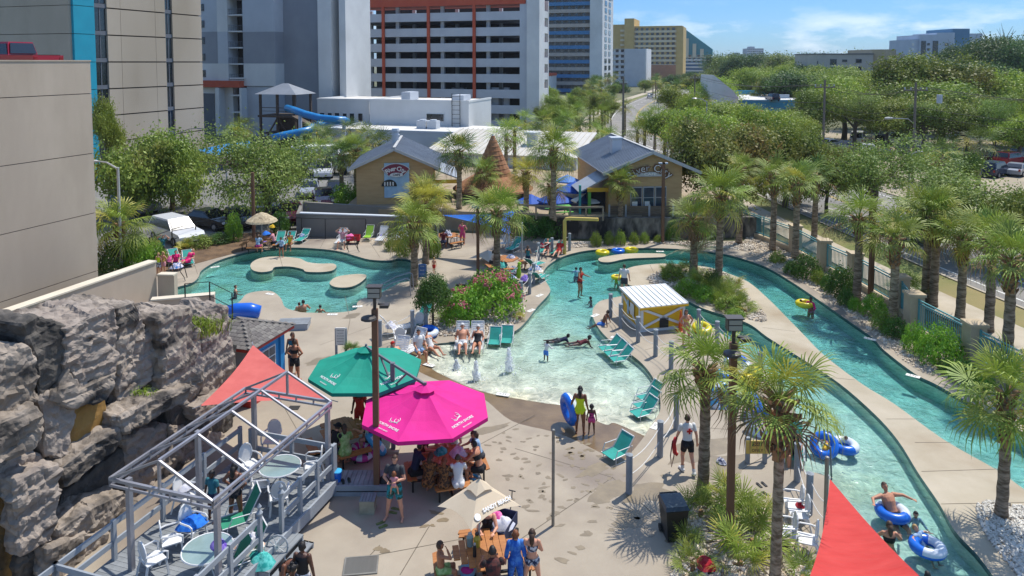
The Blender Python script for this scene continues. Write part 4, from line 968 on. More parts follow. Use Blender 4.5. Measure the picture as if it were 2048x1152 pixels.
# ---- shrubs, bedding plants
def bush_mesh(seed, n, leaf, m_, shape=1.0):
    g = np.random.default_rng(seed); nc = n//14; d = g.normal(size=(nc, 3)); d[:, 2] = np.abs(d[:, 2])*.9-.15; d /= np.linalg.norm(d, axis=1)[:, None]
    cc = d*g.uniform(.6, .95, nc)[:, None]; cc[:, 2] = cc[:, 2]*shape+.25
    ci = np.repeat(np.arange(nc), 14); k = len(ci); p = cc[ci]+g.normal(size=(k, 3))*.1; p[:, 2] = np.maximum(p[:, 2], .02)
    nrm = g.normal(size=(k, 3))*.7+d[ci]; nrm /= np.linalg.norm(nrm, axis=1)[:, None]; t = np.cross(nrm, g.normal(size=(k, 3))); t /= np.linalg.norm(t, axis=1)[:, None]; b = np.cross(nrm, t)
    s = leaf*g.uniform(.6, 1.4, k)[:, None]; vs = np.stack([p-t*s, p-b*s*.5, p+t*s, p+b*s*.5], 1)
    return npmesh('foliage', vs, np.arange(k*4).reshape(k, 4), m_)
BL = [foliage('shrub_leaves_dark', '3c5f22', '5b8230', tr=.25), foliage('shrub_leaves_bright', '5d8c24', '8db43a', tr=.3), foliage('shrub_leaves_lime', '6c8a2a', '94a844', tr=.3)]
BUSH = [bush_mesh(1, 3000, .055, BL[0]), bush_mesh(2, 3000, .055, BL[1]), bush_mesh(3, 2200, .06, BL[2]), bush_mesh(4, 3200, .05, BL[0], 1.2)]
def bush(px, py, w, h, label, k=0, z=0, group=None, name='shrub'):
    b = G(px, py, z); s = b.y/FPX; r = w*s/2; T = thing(name, label, 'shrub', b, rnd.uniform(0, 6), group)
    link('foliage', BUSH[k], T, None, None, (r*1.05, r*1.05, h*s/1.05)); link('stem', PTRUNK, T, (0,0,-.02), None, (.25, .25, h*s*.5)); return T
FB = 'shrubs along the foot of the teal fence'
for (x, y, w, h, k, lab) in ((1612,556,62,54,0,'dark round shrub at the far end of the fence border'),(1583,548,34,30,0,'small dark shrub at the far end of the fence border'),(1555,525,36,26,2,'lime shrub nearest the retaining wall in the fence border'),(1637,568,34,32,2,'small lime shrub beside the dark round one'),(1680,592,62,66,0,'tall dark shrub between two fence pillars'),(1654,580,30,34,0,'low dark shrub left of the tall dark one'),(1692,612,36,40,0,'dark clipped shrub in front of the palm trunk'),(1709,622,28,30,1,'small bright shrub at the palm foot in the fence border'),(1748,632,56,48,1,'bright shrub right of the palm trunk'),(1762,660,44,50,2,'lime shrub before the stepped fence'),(1790,674,50,46,0,'dark low shrub under the stepped fence'),(1830,705,52,66,1,'bright tall shrub at the near fence pillar'),(1878,728,90,88,1,'largest bright green shrub along the fence'),(1895,748,40,36,0,'dark small shrub right of the largest bright one'),(1930,765,62,50,0,'dark shrub near the right end of the fence border'),(1968,778,50,36,1,'low bright shrub at the right end of the fence border')):
    bush(x, y, w*.95, h*.82, lab, k, group=FB)
RW = 'round lime shrubs below the retaining wall'
for i, (x, y, w, h) in enumerate(((1192,492,24,26),(1218,489,22,24),(1241,490,24,26),(1268,488,20,22),(1289,486,20,20),(1316,485,18,14))):
    bush(x, y, w, h, ('first', 'second', 'third', 'fourth', 'fifth', 'last and smallest')[i]+' round lime shrub from the left below the retaining wall', 2, group=RW)
bush(1345, 482, 30, 34, 'dark round shrub against the retaining wall behind the lamp pole', 3)
bush(810, 512, 40, 36, 'pale shrub at the palm clump behind the left pool', 2); bush(868, 514, 30, 40, 'pale tall shrub right of the palm clump', 2)
bush(785, 500, 34, 24, 'low shrub left of the palm clump behind the left pool', 2)
bush(468, 482, 34, 50, 'tall reedy shrub by the thatched umbrella', 1); bush(560, 470, 40, 44, 'shrub right of the thatched umbrella', 0)
bush(1050, 470, 90, 40, 'dark clipped hedge end below the terrace', 0); bush(1100, 474, 60, 40, 'dark ivy covered shrub left of the retaining wall', 0); bush(925, 446, 60, 36, 'dark shrub under the terrace by the palms', 3); bush(985, 440, 90, 40, 'dark shrub behind the blue sail', 0)
bush(395, 494, 60, 22, 'low shrub on the left planting strip by the fence', 2); bush(440, 486, 50, 18, 'low dark shrub on the left planting strip', 0)
bush(275, 540, 60, 60, 'leafy shrub at the foot of the palm beside the beige wall', 1); bush(225, 548, 60, 60, 'dark shrub squeezed beside the beige wall', 0); bush(310, 530, 50, 40, 'bright shrub behind the low white wall', 1)
bush(690, 412, 60, 40, 'shrub at the foot of the café corner palms', 1)
b_ = G(866, 655); T = thing('topiary_tree', 'clipped egg-shaped topiary tree on a thin stem', 'topiary', b_); s = b_.y/FPX
link('crown', bush_mesh(9, 9500, .045, BL[3 if 0 else 0], 1.25), T, (0, 0, 42*s), None, (38*s, 38*s, 48*s)); part(M().cyl((0,0,0), (0,0,60*s), .06, .05), 'stem', BARK, T)
# oleander: green mass with pink blossom clusters
PINKF = mat('pink_blossom', 'd66a7c', 'e08a90', 4, .7, transl=.2); 
def oleander(px, py, w, h, label, nf, k=1):
    T = bush(px, py, w, h, label, k, name='oleander'); s = G(px, py).y/FPX; g = random.Random(px); mm = M()
    for i in range(nf):
        a = g.uniform(0, 6.28); e = g.uniform(.25, 1.4); c = Vector((math.cos(a)*math.cos(e)*w*s*.5, math.sin(a)*math.cos(e)*w*s*.5, (math.sin(e)*.85+.25)*h*s*.95))
        for j in range(22): mm.ell(c+Vector((g.gauss(0,.13), g.gauss(0,.13), g.gauss(0,.08))), g.uniform(.03, .06), 4, 3)
    f = part(mm, 'blossom', PINKF, T); f['kind'] = 'stuff'
oleander(985, 628, 120, 78, 'largest pink flowering oleander over the round gravel bed', 16); oleander(925, 645, 90, 62, 'leafy oleander with few blossoms at the front of the gravel bed', 5); oleander(1010, 600, 70, 50, 'pink oleander on the right of the gravel bed', 11, 0); oleander(960, 598, 60, 46, 'pink oleander at the back of the gravel bed', 5, 0)
def palmetto(px, py, s, n, label, key='g', z=0, group=None, name='palmetto', lo=10, droop=0):
    b = G(px, py, z); T = thing(name, label, 'plant', b, 0, group); g = random.Random(px*7+py)
    for i in range(n):
        k = key if g.random() > .12 else 'y'
        link('frond', FR[k][droop], T, (0, 0, .05), (g.uniform(-.5,.5), -R(g.uniform(lo, 80)), i*2.4+g.uniform(-.3,.3)), s*g.uniform(.75,1.15))
    part(M().cyl((0,0,0), (0,0,.18), .09, .06), 'stem', BOOT, T); return T
BP = 'low palmettos of the planted bed at the bottom'
for (x, y, s, n, lab) in ((1402,1032,.46,12,'palmetto right of the black bin'),(1445,1005,.52,12,'palmetto between the near palm and the brown pole'),(1372,1095,.34,10,'palmetto at the kerb of the bottom bed'),(1385,1140,.4,10,'palmetto at the bottom edge below the bin'),(1475,1045,.6,12,'palmetto behind the brown pole'),(1505,1090,.62,14,'dark palmetto in the middle of the bottom bed'),(1480,1135,.66,13,'palmetto nearest the picture bottom left of the near trunk'),(1606,1165,.4,10,'palmetto at the bottom edge beside the white chairs'),(1525,1045,.4,9,'small palmetto behind the nearest palm')):
    palmetto(x, y, s, n, lab, group=BP)
IP = 'bedding plants on the planted island'
for i, (x, y, s, n) in enumerate(((1335,552,.5,9),(1352,548,.55,10),(1372,546,.5,9),(1395,575,.6,11),(1412,585,.55,10),(1430,590,.6,11),(1450,598,.6,11),(1465,610,.55,10),(1480,618,.5,10),(1440,608,.5,9),(1388,590,.5,9),(1466,590,.6,11),(1404,562,.6,10),(1490,625,.45,8),(1420,568,.55,9))):
    palmetto(x, y, s, n, 'low spiky palmetto in the gravel of the planted island', group=IP)
for (x, y, w, h, k, lab) in ((1375,590,52,30,1,'broad leafy shrub on the island behind the yellow hut'),(1410,602,50,28,1,'bright leafy shrub in the island bed centre'),(1345,560,50,24,2,'lime ground shrub at the tip of the island bed'),(1455,620,56,26,2,'lime shrub at the near end of the island bed'),(1472,634,40,16,2,'low lime shrub spilling towards the island kerb'),(1425,580,40,34,3,'dark shrub between the island palms')):
    bush(x, y, w, h, lab, k)
b_ = G(1392, 548); T = thing('date_palm', 'silvery pygmy date palm arching between the island palms', 'palm tree', b_)
FSV = foliage('silvery_frond', '8e9a78', 'a8b090', tr=.2)
fm = M(); pts = [Vector((t*1.7, 0, .75*t-1.35*t*t)) for t in [i/8 for i in range(9)]]; fm.tube(pts, .012, 3)
for i in range(22):
    t = .2+.8*i/21; p = Vector((t*1.7, 0, .75*t-1.35*t*t))
    for sg in (-1, 1): fm.add([p-Vector((.02,0,0)), p+Vector((.02,0,0)), p+Vector((.16, sg*.34*(1.15-t*.6), -.12))], [(0,1,2)])
fm = fm.mesh('frond', FSV)
for i in range(20): link('frond', fm, T, (0,0,1.15), (0, -R(rnd.uniform(5, 70)), i*2.4), rnd.uniform(.75, 1.05))
part(M().cyl((0,0,0), (0,0,1.15), .1, .09), 'trunk', BOOT, T)
b_ = G(1815, 600); T = thing('yucca', 'dark spiky yucca on the sidewalk behind the stepped fence', 'plant', b_)
for i in range(22): link('frond', FR['k'][0], T, (0,0,.4), (0, -R(rnd.uniform(0, 75)), i*2.4), rnd.uniform(.6,.85))
part(M().cyl((0,0,0), (0,0,.45), .1), 'stem', BOOT, T)
palmetto(900, 640, .5, 12, 'sago-like spiky plant at the left of the gravel bed', 'k'); palmetto(1115, 512-8, .35, 8, 'small spiky plant beside the yellow pipe', 'k'); palmetto(372, 500, .45, 12, 'small yellow-green palm by the white van', 'y'); palmetto(1040, 640, .3, 7, 'tiny plant at the right end of the gravel bed', 'y')
palmetto(255, 520, .8, 14, 'low palm fronds below the palm beside the beige wall'); palmetto(300, 510, .8, 12, 'low palm fronds between the beige wall and the sidewalk')
# ================================================================== CAFE, WALLS, FENCES, ROCKS
SIDE = mat('tan_siding', 'b79463', 'c2a070', .8, .8, .002, 30, stretch=(1, 1, 6)); SIDEB = mat('grey_brown_timber', '6f5f4c', '7f6e58', 2, .85, stretch=(1, 1, 4))  # tan boards for the gables, grey-brown boards for the screen
MRF = mat('grey_seam_roof', '8e939a', '9aa0a7', .7, .42, spec=.5); TRIMG = mat('grey_trim', 'a9a8a4', 'b5b4b0', 1, .7)
def cafe(name, label, Z, pl, pr, papex, y_eave, y_apex, depth, lean, z0=1.5):
    c = GZ(papex, 300, Z); T = thing(name, label, 'café', (c.x, Z, z0), lean)
    x0 = (GZ(pl, 300, Z).x-c.x); x1 = (GZ(pr, 300, Z).x-c.x); za = GZ(papex, y_apex, Z).z-z0; ze = GZ(pl, y_eave, Z).z-z0
    w = max(-x0, x1)
    sl = (za-ze)/(w+.55)
    part(M().add([(x0,.05,0),(x1,.05,0),(x1,.05,za+sl*-x1-.05),(0,.05,za-.05),(x0,.05,za+sl*x0-.05),(x0,depth,0),(x1,depth,0),(x1,depth,za-sl*x1-.05),(0,depth,za-.05),(x0,depth,za+sl*x0-.05)],
         [(0,1,2,3,4),(9,8,7,6,5),(1,6,7,2),(5,0,4,9)]), 'wall', SIDE, T)
    mm = M(); k = 0
    while k*.19 < za-.25:
        z = k*.19; h = z+.19; a = max(x0, -(za-h-.05)/sl); b = min(x1, (za-h-.05)/sl)
        if b-a > .3: mm.add([(a,.05,z),(b,.05,z),(b,.0,z),(a,.0,z),(a,.05,h),(b,.05,h)], [(0,1,2,3),(3,2,5,4),(0,3,4),(1,5,2)])
        k += 1
    sd = part(mm, 'siding', SIDE, T); sd['kind'] = 'stuff'
    e = w+.55
    for s in (-1, 1):
        q = [(0,-.5,za+.06),(s*e,-.5,za+.06-sl*e),(s*e,depth+.4,za+.06-sl*e),(0,depth+.4,za+.06)]
        r = part(M().slab(q if s < 0 else q[::-1], -.1), 'roof', MRF, T)
        n = 0; y = -.3
        while y < depth+.3:
            part(M().bar((0,y,za+.10), (s*e,y,za+.10-sl*e), .05, .07), 'roof_seam', MRF, r); y += .42
        part(M().bar((0,-.52,za-.02), (s*(e+.05),-.52,za-.02-sl*e), .06, .22), 'barge_board', TRIMG, T)
    part(M().bar((0,-.5,za+.14), (0,depth+.4,za+.14), .22, .06), 'ridge_cap', TRIMG, T)
    return T, x0, x1, za, ze, sl
MAROON = mat('maroon_sign', '6e1a30', '7a2038', 2, .5); SGNW = mat('sign_white', 'd9d7cf', rough=.6); SGNB = mat('pale_blue_sign', '8fb0c4', 'a5c2d2', 2, .6); BLACKP = mat('black_paint', '1c1c1e', rough=.5); BROWNW = mat('brown_letter', '6b4a34', '7d5940', 4, .7)
T, x0, x1, za, ze, sl = cafe('left_cafe', 'tan gabled café building with the maroon arched sign', 57, 713, 866, 789, 338, 297, 8.3, R(5))
PXL = lambda p: (p-789)*57/FPX
ZL = lambda py: GZ(789, py, 57).z-1.5
part(M().box(PXL(768), PXL(818), -.07, .04, ZL(395), ZL(326)), 'mural_panel', SGNB, T)
arc = lambda r0, r1, a0, a1, cz, n=14: [(r0*math.sin(R(a0+(a1-a0)*i/n)), cz+r0*math.cos(R(a0+(a1-a0)*i/n))) for i in range(n+1)]+[(r1*math.sin(R(a1+(a0-a1)*i/n)), cz+r1*math.cos(R(a1+(a0-a1)*i/n))) for i in range(n+1)]
def plate(m, pts, y0, y1, dx=0):
    n = len(pts); m.add([(x+dx, y0, z) for x, z in pts]+[(x+dx, y1, z) for x, z in pts], [tuple(range(n)), tuple(reversed(range(n, 2*n)))]+[(i, n+i, n+(i+1) % n, (i+1) % n) for i in range(n)]); return m
cx = PXL(791.5); cz = ZL(326)-1.62; s1 = part(plate(M(), arc(1.62, .76, -45, 45, cz), -.16, -.08, cx), 'arched_sign', SGNW, T)
part(plate(M(), arc(1.56, .82, -43, 43, cz), -.19, -.15, cx), 'maroon_face', MAROON, s1)
for i, ch in enumerate('River City'):
    if ch == ' ': continue
    a = R(-35+70*i/9); r = 1.18; p = (cx+r*math.sin(a), -.2, cz+r*math.cos(a)); text(ch, .52, SGNW, s1, frame(p, (math.cos(a), 0, -math.sin(a)), (math.sin(a), 0, math.cos(a))), bold=.012)
ov = M(); pts = [(.52*math.cos(t*.3927), .17*math.sin(t*.3927)+ZL(349)) for t in range(16)]; ov = part(plate(ov, pts[::-1], -.22, -.12, cx+.05), 'oval_sign', SGNW, T)
text('CAFE', .26, BLACKP, ov, frame((cx+.05, -.23, ZL(349)), (1,0,0), (0,0,1)), bold=.006)
mm = M(); pts = [(.62*math.cos(t*.3142), max(0, .55*math.sin(t*.3142))) for t in range(11)]; fish = part(plate(mm, [(x, z+ZL(372)) for x, z in pts][::-1], -.12, -.07, PXL(778)), 'painted_emblem', BLACKP, T)
for k in range(4): part(M().box(PXL(778)-.4+k*.22, PXL(778)-.3+k*.22, -.135, -.115, ZL(372)+.05, ZL(372)+.36), 'stripe', SGNW, fish)
part(M().cyl((-.25,4.6,za-.2), (-.25,4.6,za+.9), .28, .28, 12).cyl((-.25,4.6,za+.95), (-.25,4.6,za+1.2), .36, .3, 12).cyl((-.25,4.6,za+.6), (-.25,4.6,za+.68), .36, .36, 12), 'roof_flue', LGREY, T)
part(M().slab([(x1, .6, ze-.1), (x1+2.3, .6, ze-1.0), (x1+2.3, 6, ze-1.0), (x1, 6, ze-.1)], .1), 'side_awning', MRF, T)
part(M().bar((x1, .7, ze-1.2), (x1+2.2, .7, ze-1.2), .15, .3), 'yellow_beam', mat('yellow_beam_paint', 'c99a20', 'd4a62c', 1, .6), T); part(M().box(x1+1.9, x1+2.1, .6, .8, 0, ze-1.1), 'green_post', mat('lime_paint', '5aa13c', rough=.6), T)
T, x0, x1, za, ze, sl = cafe('right_cafe', 'tan gabled café building with raised brown arched letters and three windows', 53.4, 1217, 1367, 1302, 345, 303, 12, R(6))
k = 53.4/FPX; PX = lambda p: (p-1302)*k; ZR = lambda py: GZ(1302, py, 53.4).z-1.5
for (a, b) in ((1262, 1283), (1288, 1308), (1313, 1333)):
    f = part(M().box(PX(a)-.06, PX(b)+.06, -.06, .06, ZR(417), ZR(373)), 'window', TRIMG, T)
    part(M().box(PX(a), PX(b), -.08, -.05, ZR(394), ZR(375)), 'pane', BGLASS, f); part(M().box(PX(a), PX(b), -.08, -.05, ZR(415), ZR(395.5)), 'pane', BGLASS, f)
    if a < 1290: part(M().box(PX(a)+.06, PX(b)-.32, -.1, -.07, ZR(414), ZR(402)), 'notice', SGNW, f)
for i, ch in enumerate('River City'):
    if ch == ' ': continue
    a = R(-38+76*i/9); r = 2.5; p = (PX(1299)+r*math.sin(a), -.12, ZR(329)-2.5+r*math.cos(a)-.25); ax = (math.cos(a), 0, -math.sin(a)); ay = (math.sin(a), 0, math.cos(a))
    t_ = text(ch, .85, BROWNW, T, frame(p, ax, ay), extrude=.05, bold=.05); text(ch, .80, TRIMG if i % 3 else SGNW, t_, frame((0,0,.06), (1,0,0), (0,1,0)), extrude=.01, bold=-.006)
pl = M(); pts = [(.95+.17*math.cos(t), .17*math.sin(t)) for t in [R(-90+i*22.5) for i in range(9)]]+[(-.95+.17*math.cos(t), .17*math.sin(t)) for t in [R(90+i*22.5) for i in range(9)]]
pq = part(plate(pl, [(x, z+ZR(348)) for x, z in pts][::-1], -.14, -.03, PX(1300)), 'name_plaque', TRIMG, T); text('CAFE', .26, SGNW, pq, frame((PX(1300), -.15, ZR(348)), (1,0,0), (0,0,1)), bold=.01, sx=1.6)
part(M().box(-1.9, -1.1, 4.4, 5.2, za-1.0, za+.5).box(-2.0, -1.0, 4.3, 5.3, za+.5, za+.62), 'chimney_box', LGREY, T)
part(M().slab([(x0, .2, ze-.25), (x0-2.2, .5, ze-1.5), (x0-2.2, 3.6, ze-1.5), (x0, 3.6, ze-.25)][::-1], .1), 'side_awning', MRF, T)
part(M().bar((x0-1.6, .3, ZR(379)), (x0, .3, ZR(379)), .12, .3), 'yellow_beam', MATS['yellow_beam_paint'], T)
part(M().box(x0-1.5, x0-.05, 1.0, 1.1, 0, ZR(380)), 'dark_entry', DARKIN, T)
part(M().box(PX(1176), PX(1179)+.1, .3, .5, 0, ZR(380)), 'green_post', MATS['lime_paint'], T); part(M().box(PX(1158), PX(1160)+.08, .4, .6, 0, ZR(370)), 'teal_post', mat('teal_post_paint', '3f9a98', rough=.6), T)
fz = thing('terrace_screen', 'grey-brown boarded screen below the right café windows', 'fence', (PX(1302)+GZ(1302,300,53.4).x, 52.9, 1.3), R(0))
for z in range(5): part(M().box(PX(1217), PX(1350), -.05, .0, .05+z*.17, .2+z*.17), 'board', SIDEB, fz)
for p in (1217, 1250, 1297, 1345): part(M().box(PX(p)-.07, PX(p)+.07, -.1, -.051, -.1, 1.0), 'post', TRIMG, fz)
# terrace rail left of the right café
TWD = mat('weathered_timber', '7d705f', '94866f', 2, .9, stretch=(1, 1, 1))
def rail(name, label, pts, h, rails, m_, post=.12, z=0, gap=None, cat='fence', rw=.08):
    T = thing(name, label, cat, (pts[0][0], pts[0][1], z)); o = Vector((pts[0][0], pts[0][1], 0)); P = [Vector((p[0], p[1], 0))-o for p in pts]
    for p in P: part(M().bar(p, p+Vector((0,0,h)), post), 'post', m_, T)
    for a, b in zip(P, P[1:]):
        for zr in rails: part(M().bar(a+Vector((0,0,zr)), b+Vector((0,0,zr)), rw*.6, rw), 'rail', m_, T)
    return T
rail('terrace_rail', 'weathered timber rail along the edge of the café terrace', [G(x, y, 1.5) for x, y in ((1035,436),(1072,438),(1110,441),(1140,442),(1172,442),(1206,441))], 1.0, (.35, 1.0), TWD, z=1.5, rw=.14)
# retaining walls
OLDW = mat('weathered_block_wall', '4c473f', '989082', 1.6, .95, .02, 8, coord='Position', c3='2b2825', c3scale=1.1, ramp3=(.44, .62), stretch=(1, 1, .45))
GREYW = mat('grey_rendered_wall', '77736c', '85817a', .6, .9, .004, 16, coord='Position', c3='65615b', c3scale=.3)
def wallthing(name, label, a, b, z0, z1, th, m_, z1b=None, cap=None, cat='wall'):
    T = thing(name, label, cat, (a[0], a[1], z0)); d = Vector((b[0]-a[0], b[1]-a[1], 0)); n = Vector((d.y, -d.x, 0)).normalized()*-th; h, hb = z1-z0, (z1b or z1)-z0
    q = [Vector((0,0,0)), d, d+n, n]; part(M().add(q+[q[0]+Vector((0,0,h)), q[1]+Vector((0,0,hb)), q[2]+Vector((0,0,hb)), q[3]+Vector((0,0,h))], [(3,2,1,0),(4,5,6,7),(0,1,5,4),(1,2,6,5),(2,3,7,6),(3,0,4,7)]), 'wall_face', m_, T)
    if cap: 
        e = n.normalized()*.06; part(M().slab([q[0]-e+Vector((0,0,h+.08)), q[1]-e+Vector((0,0,hb+.08)), q[2]+e+Vector((0,0,hb+.08)), q[3]+e+Vector((0,0,h+.08))], .078), 'coping', cap, T)
    return T
wallthing('retaining_wall', 'dark stained retaining wall below the right café and its screen', G(1112,478), Vector((18.5, 52.0, 0)), 0, 1.52, .5, OLDW)
wallthing('ramp_wall', 'grey rendered wall behind the loungers at the back of the left pool', G(600,474), G(835,471), 0, 1.75, .3, GREYW, 1.35, LGREY)
wallthing('upper_ramp_wall', 'upper grey ramp wall below the left café gable', GZ(606, 424, 55.3), GZ(790, 424, 55.0), 0, 2.0, .3, GREYW, 1.6)
wallthing('ramp_end_wall', 'short end of the grey ramp wall beside the maroon cars', G(600,474), GZ(606, 424, 55.3), 0, 1.75, .25, GREYW)
rail('mesh_fence', 'thin black rail fence in front of the grey ramp wall', [G(x, y) for x, y in ((560,474),(604,476),(651,478),(732,478))], 1.5, (.1, 1.5), BLACKP, .05, rw=.04)
rail('car_park_fence', 'thin dark fence between the left planting strip and the parked cars', [G(x, y) for x, y in ((300,520),(345,502),(392,486),(452,476),(510,470),(560,466))], 1.5, (.1, .8, 1.5), BLACKP, .06, rw=.04)
# beige parapet walls beside the garage wall
CAPM = mat('pale_coping', 'c9bda8', 'd3c8b4', 1, .85)
e1 = GZ(312, 524, 38.2); a1 = Vector((e1.x, e1.y, 0)); a0 = a1-U*11
wallthing('parapet_wall', 'long beige parapet wall with a pale coping beside the rock face', a0, a1, 0, e1.z, .45, STUC, None, CAPM)
wallthing('parapet_return', 'low beige return wall at the end of the long parapet', a1+V*.05+U*.02, a1+V*.95+U*.25, 0, e1.z-.75, .35, STUC, None, CAPM)
wallthing('pool_side_wall', 'low beige wall between the rock face and the left pool', G(303,652), G(430,640), 0, 1.25, .35, STUC, None, CAPM)
rail('pool_fence', 'black chain fence on the low wall beside the left pool', [G(372,646), G(421,642), G(466,668)], 2.0, (1.3, 2.0), BLACKP, .05, rw=.03)

# ---- the street fence with beige pillars and teal railings
FTEAL = mat('teal_railing', '4f8f92', '5d9da0', 1, .5); PILL = mat('pillar_stucco', 'b3a184', 'c0af92', .8, .9, .003, 14, c3='a08e72', c3scale=.4)
FP = [Vector((17.4, 54.5, 0))]+[G(*p) for p in FENCE_PX[1:]]
for i, p in enumerate(FP):
    T = thing('fence_pillar', 'square beige pillar of the street fence, number %s from the retaining wall' % ('one','two','three','four','five','six','seven','eight')[i], 'pillar', p, RZ*.2, 'pillars of the street fence')
    T['label'] = ('beige fence pillar farthest away by the café','beige fence pillar behind the leaning palm','beige fence pillar beside the big dark round shrub','beige fence pillar behind the tall dark shrub','beige fence pillar where the fence steps back','broad beige fence pillar just after the step','nearest whole beige fence pillar beside the largest shrub','beige fence pillar beyond the right picture edge')[i]
    w = .33; part(M().box(-w, w, -w, w, 0, 1.82), 'shaft', PILL, T); part(M().box(-w-.06, w+.06, -w-.06, w+.06, 1.82, 1.95), 'cap', PILL, T)
LABF = ('farthest','second farthest','third from the café','fourth from the café','short stepped','long near','right-hand nearest')
for i in range(len(FP)-1):
    a, b = FP[i], FP[i+1]; d = (b-a); L = d.length; T = thing('railing_panel', '%s teal railing panel of the street fence on its low beige kerb' % LABF[i], 'railing', a, math.atan2(d.y, d.x), 'teal railing panels')
    part(M().box(.34, L-.34, -.14, .14, 0, .32), 'kerb_wall', PILL, T)
    for z in (.42, 1.52, 1.66): part(M().box(.34, L-.34, -.03, .03, z, z+.05), 'rail', FTEAL, T)
    pk = M().box(-.015, .015, -.012, .012, .46, 1.53).mesh('picket', FTEAL); n = min(60, int((L-.7)/.125))
    for j in range(n): link('picket', pk, T, (.4+j*(L-.8)/max(1, n-1), 0, 0))
    for j in range(max(2, int(L/2.2))): 
        x = .34+(L-.68)*(j+.0)/max(1, int(L/2.2)-1) if j else .37; part(M().box(x-.035, x+.035, -.035, .035, .3, 1.75), 'post', FTEAL, T)

# ---- artificial rock face
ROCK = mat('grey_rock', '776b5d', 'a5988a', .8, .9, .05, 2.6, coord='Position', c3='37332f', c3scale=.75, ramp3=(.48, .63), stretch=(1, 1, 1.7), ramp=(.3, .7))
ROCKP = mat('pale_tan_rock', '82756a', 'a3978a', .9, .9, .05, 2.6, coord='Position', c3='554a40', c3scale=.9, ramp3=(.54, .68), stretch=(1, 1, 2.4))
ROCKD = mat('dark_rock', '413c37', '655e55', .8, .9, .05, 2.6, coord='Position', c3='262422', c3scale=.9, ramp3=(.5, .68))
OCHRE = mat('ochre_stain', '8a642a', 'a67f42', .9, .85, .02, 4, coord='Position', c3='3f3420', c3scale=.5, ramp3=(.52, .66), stretch=(1, 1, .4))
RP = Vector((-9.7, 25.1, 0))         # right end of the rock face; the face runs back along -U towards the camera
def face(px, py, d=0):      # image point on the upright plane d metres in front of the rock face -> (t, z)
    O = RP+V*d; r = ray(px, py); r2 = Vector((r.x, r.y)); den = (-U.x)*r.y-(-U.y)*r.x
    t = (O.y*r.x-O.x*r.y)/den; P = O-U*t; s = P.y/r.y; return t, HC+r.z*s
RT = thing('rock_wall', 'towering grey artificial rock face with ledges and ochre stains at the lower left', 'rock wall', RP, 0)
def rock(px, d, th, m_, amp=.12, name='rock', lean=0.0, res=.11):
    pl2 = [face(x, y, d) for x, y in px]; 
    if sum(pl2[i][0]*pl2[(i+1) % len(pl2)][1]-pl2[(i+1) % len(pl2)][0]*pl2[i][1] for i in range(len(pl2))) > 0: pl2 = pl2[::-1]
    bm = bmesh.new(); zm = min(p[1] for p in pl2); f0 = [bm.verts.new(RP*0+V*(d+lean*(z-zm))-U*t+Vector((0,0,z))) for t, z in pl2]; f1 = [bm.verts.new(V*(d-th)-U*t+Vector((0,0,z-.0))) for t, z in pl2]
    n = len(pl2); bm.faces.new(f0); bm.faces.new(f1[::-1])
    for i in range(n): bm.faces.new((f0[(i+1) % n], f0[i], f1[i], f1[(i+1) % n]))
    bmesh.ops.recalc_face_normals(bm, faces=bm.faces[:])
    bmesh.ops.bevel(bm, geom=bm.edges[:], offset=.05, segments=1, affect='EDGES')
    bmesh.ops.triangulate(bm, faces=bm.faces[:])
    for it in range(9):
        es = [e for e in bm.edges if e.calc_length() > res]
        if not es: break
        bmesh.ops.subdivide_edges(bm, edges=es, cuts=1, use_grid_fill=False); bmesh.ops.triangulate(bm, faces=[f for f in bm.faces if len(f.verts) > 3])
    bm.normal_update(); sd = Vector((len(px)*1.7, d*5, px[0][0]*.03))
    for v in bm.verts:
        q = v.co*.9+sd; w_ = (v.co.z+.35*mnoise.noise(v.co*.8+sd)-.18*v.co.y)*1.7; k = mnoise.noise(q)*amp*.6+mnoise.noise(v.co*2.6+sd)*amp*.5+((w_ % 1)**2-.4)*amp*.5+abs(mnoise.noise(v.co*3.4+sd))*amp*.9+mnoise.noise(v.co*8+sd)*amp*.32
        v.co += v.normal*k
    me = bpy.data.meshes.new(name); bm.to_mesh(me); bm.free(); me.materials.append(m_); me.polygons.foreach_set('use_smooth', [False]*len(me.polygons)); me.update(); return link(name, me, RT)
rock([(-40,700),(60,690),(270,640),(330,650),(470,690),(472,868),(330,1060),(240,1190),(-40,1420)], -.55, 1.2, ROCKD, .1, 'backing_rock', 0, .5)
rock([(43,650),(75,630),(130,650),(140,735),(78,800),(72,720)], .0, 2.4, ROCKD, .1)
rock([(128,655),(232,612),(236,690),(232,742),(165,775),(135,740)], .15, 2.2, ROCKP, .15); rock([(234,614),(272,600),(276,660),(262,730),(238,752)], .05, 2.0, ROCK, .14)
rock([(140,735),(165,775),(232,742),(215,800),(150,822),(100,805)], .2, .9, ROCK, .12)
rock([(-40,715),(55,690),(70,720),(76,800),(40,830),(-40,850)], .1, 2.0, ROCK, .13)
rock([(272,610),(292,660),(318,650),(326,720),(300,760),(240,832),(232,770),(262,730)], -.25, 1.4, ROCKP, .15)
rock([(318,640),(345,618),(376,614),(402,664),(406,762),(396,805),(326,790),(330,720)], .1, 1.5, ROCK, .13)
rock([(402,668),(440,606),(455,612),(466,710),(462,795),(404,806)], -.05, 1.6, ROCKP, .13); rock([(330,790),(396,805),(462,795),(470,872),(405,870),(340,850)], -.1, 1.0, ROCKD, .1)
rock([(238,832),(300,800),(372,775),(378,806),(300,842),(246,866)], .5, .9, ROCK, .12, 'ledge'); rock([(386,815),(448,780),(452,806),(400,842)], .4, .9, ROCKP, .1, 'ledge')
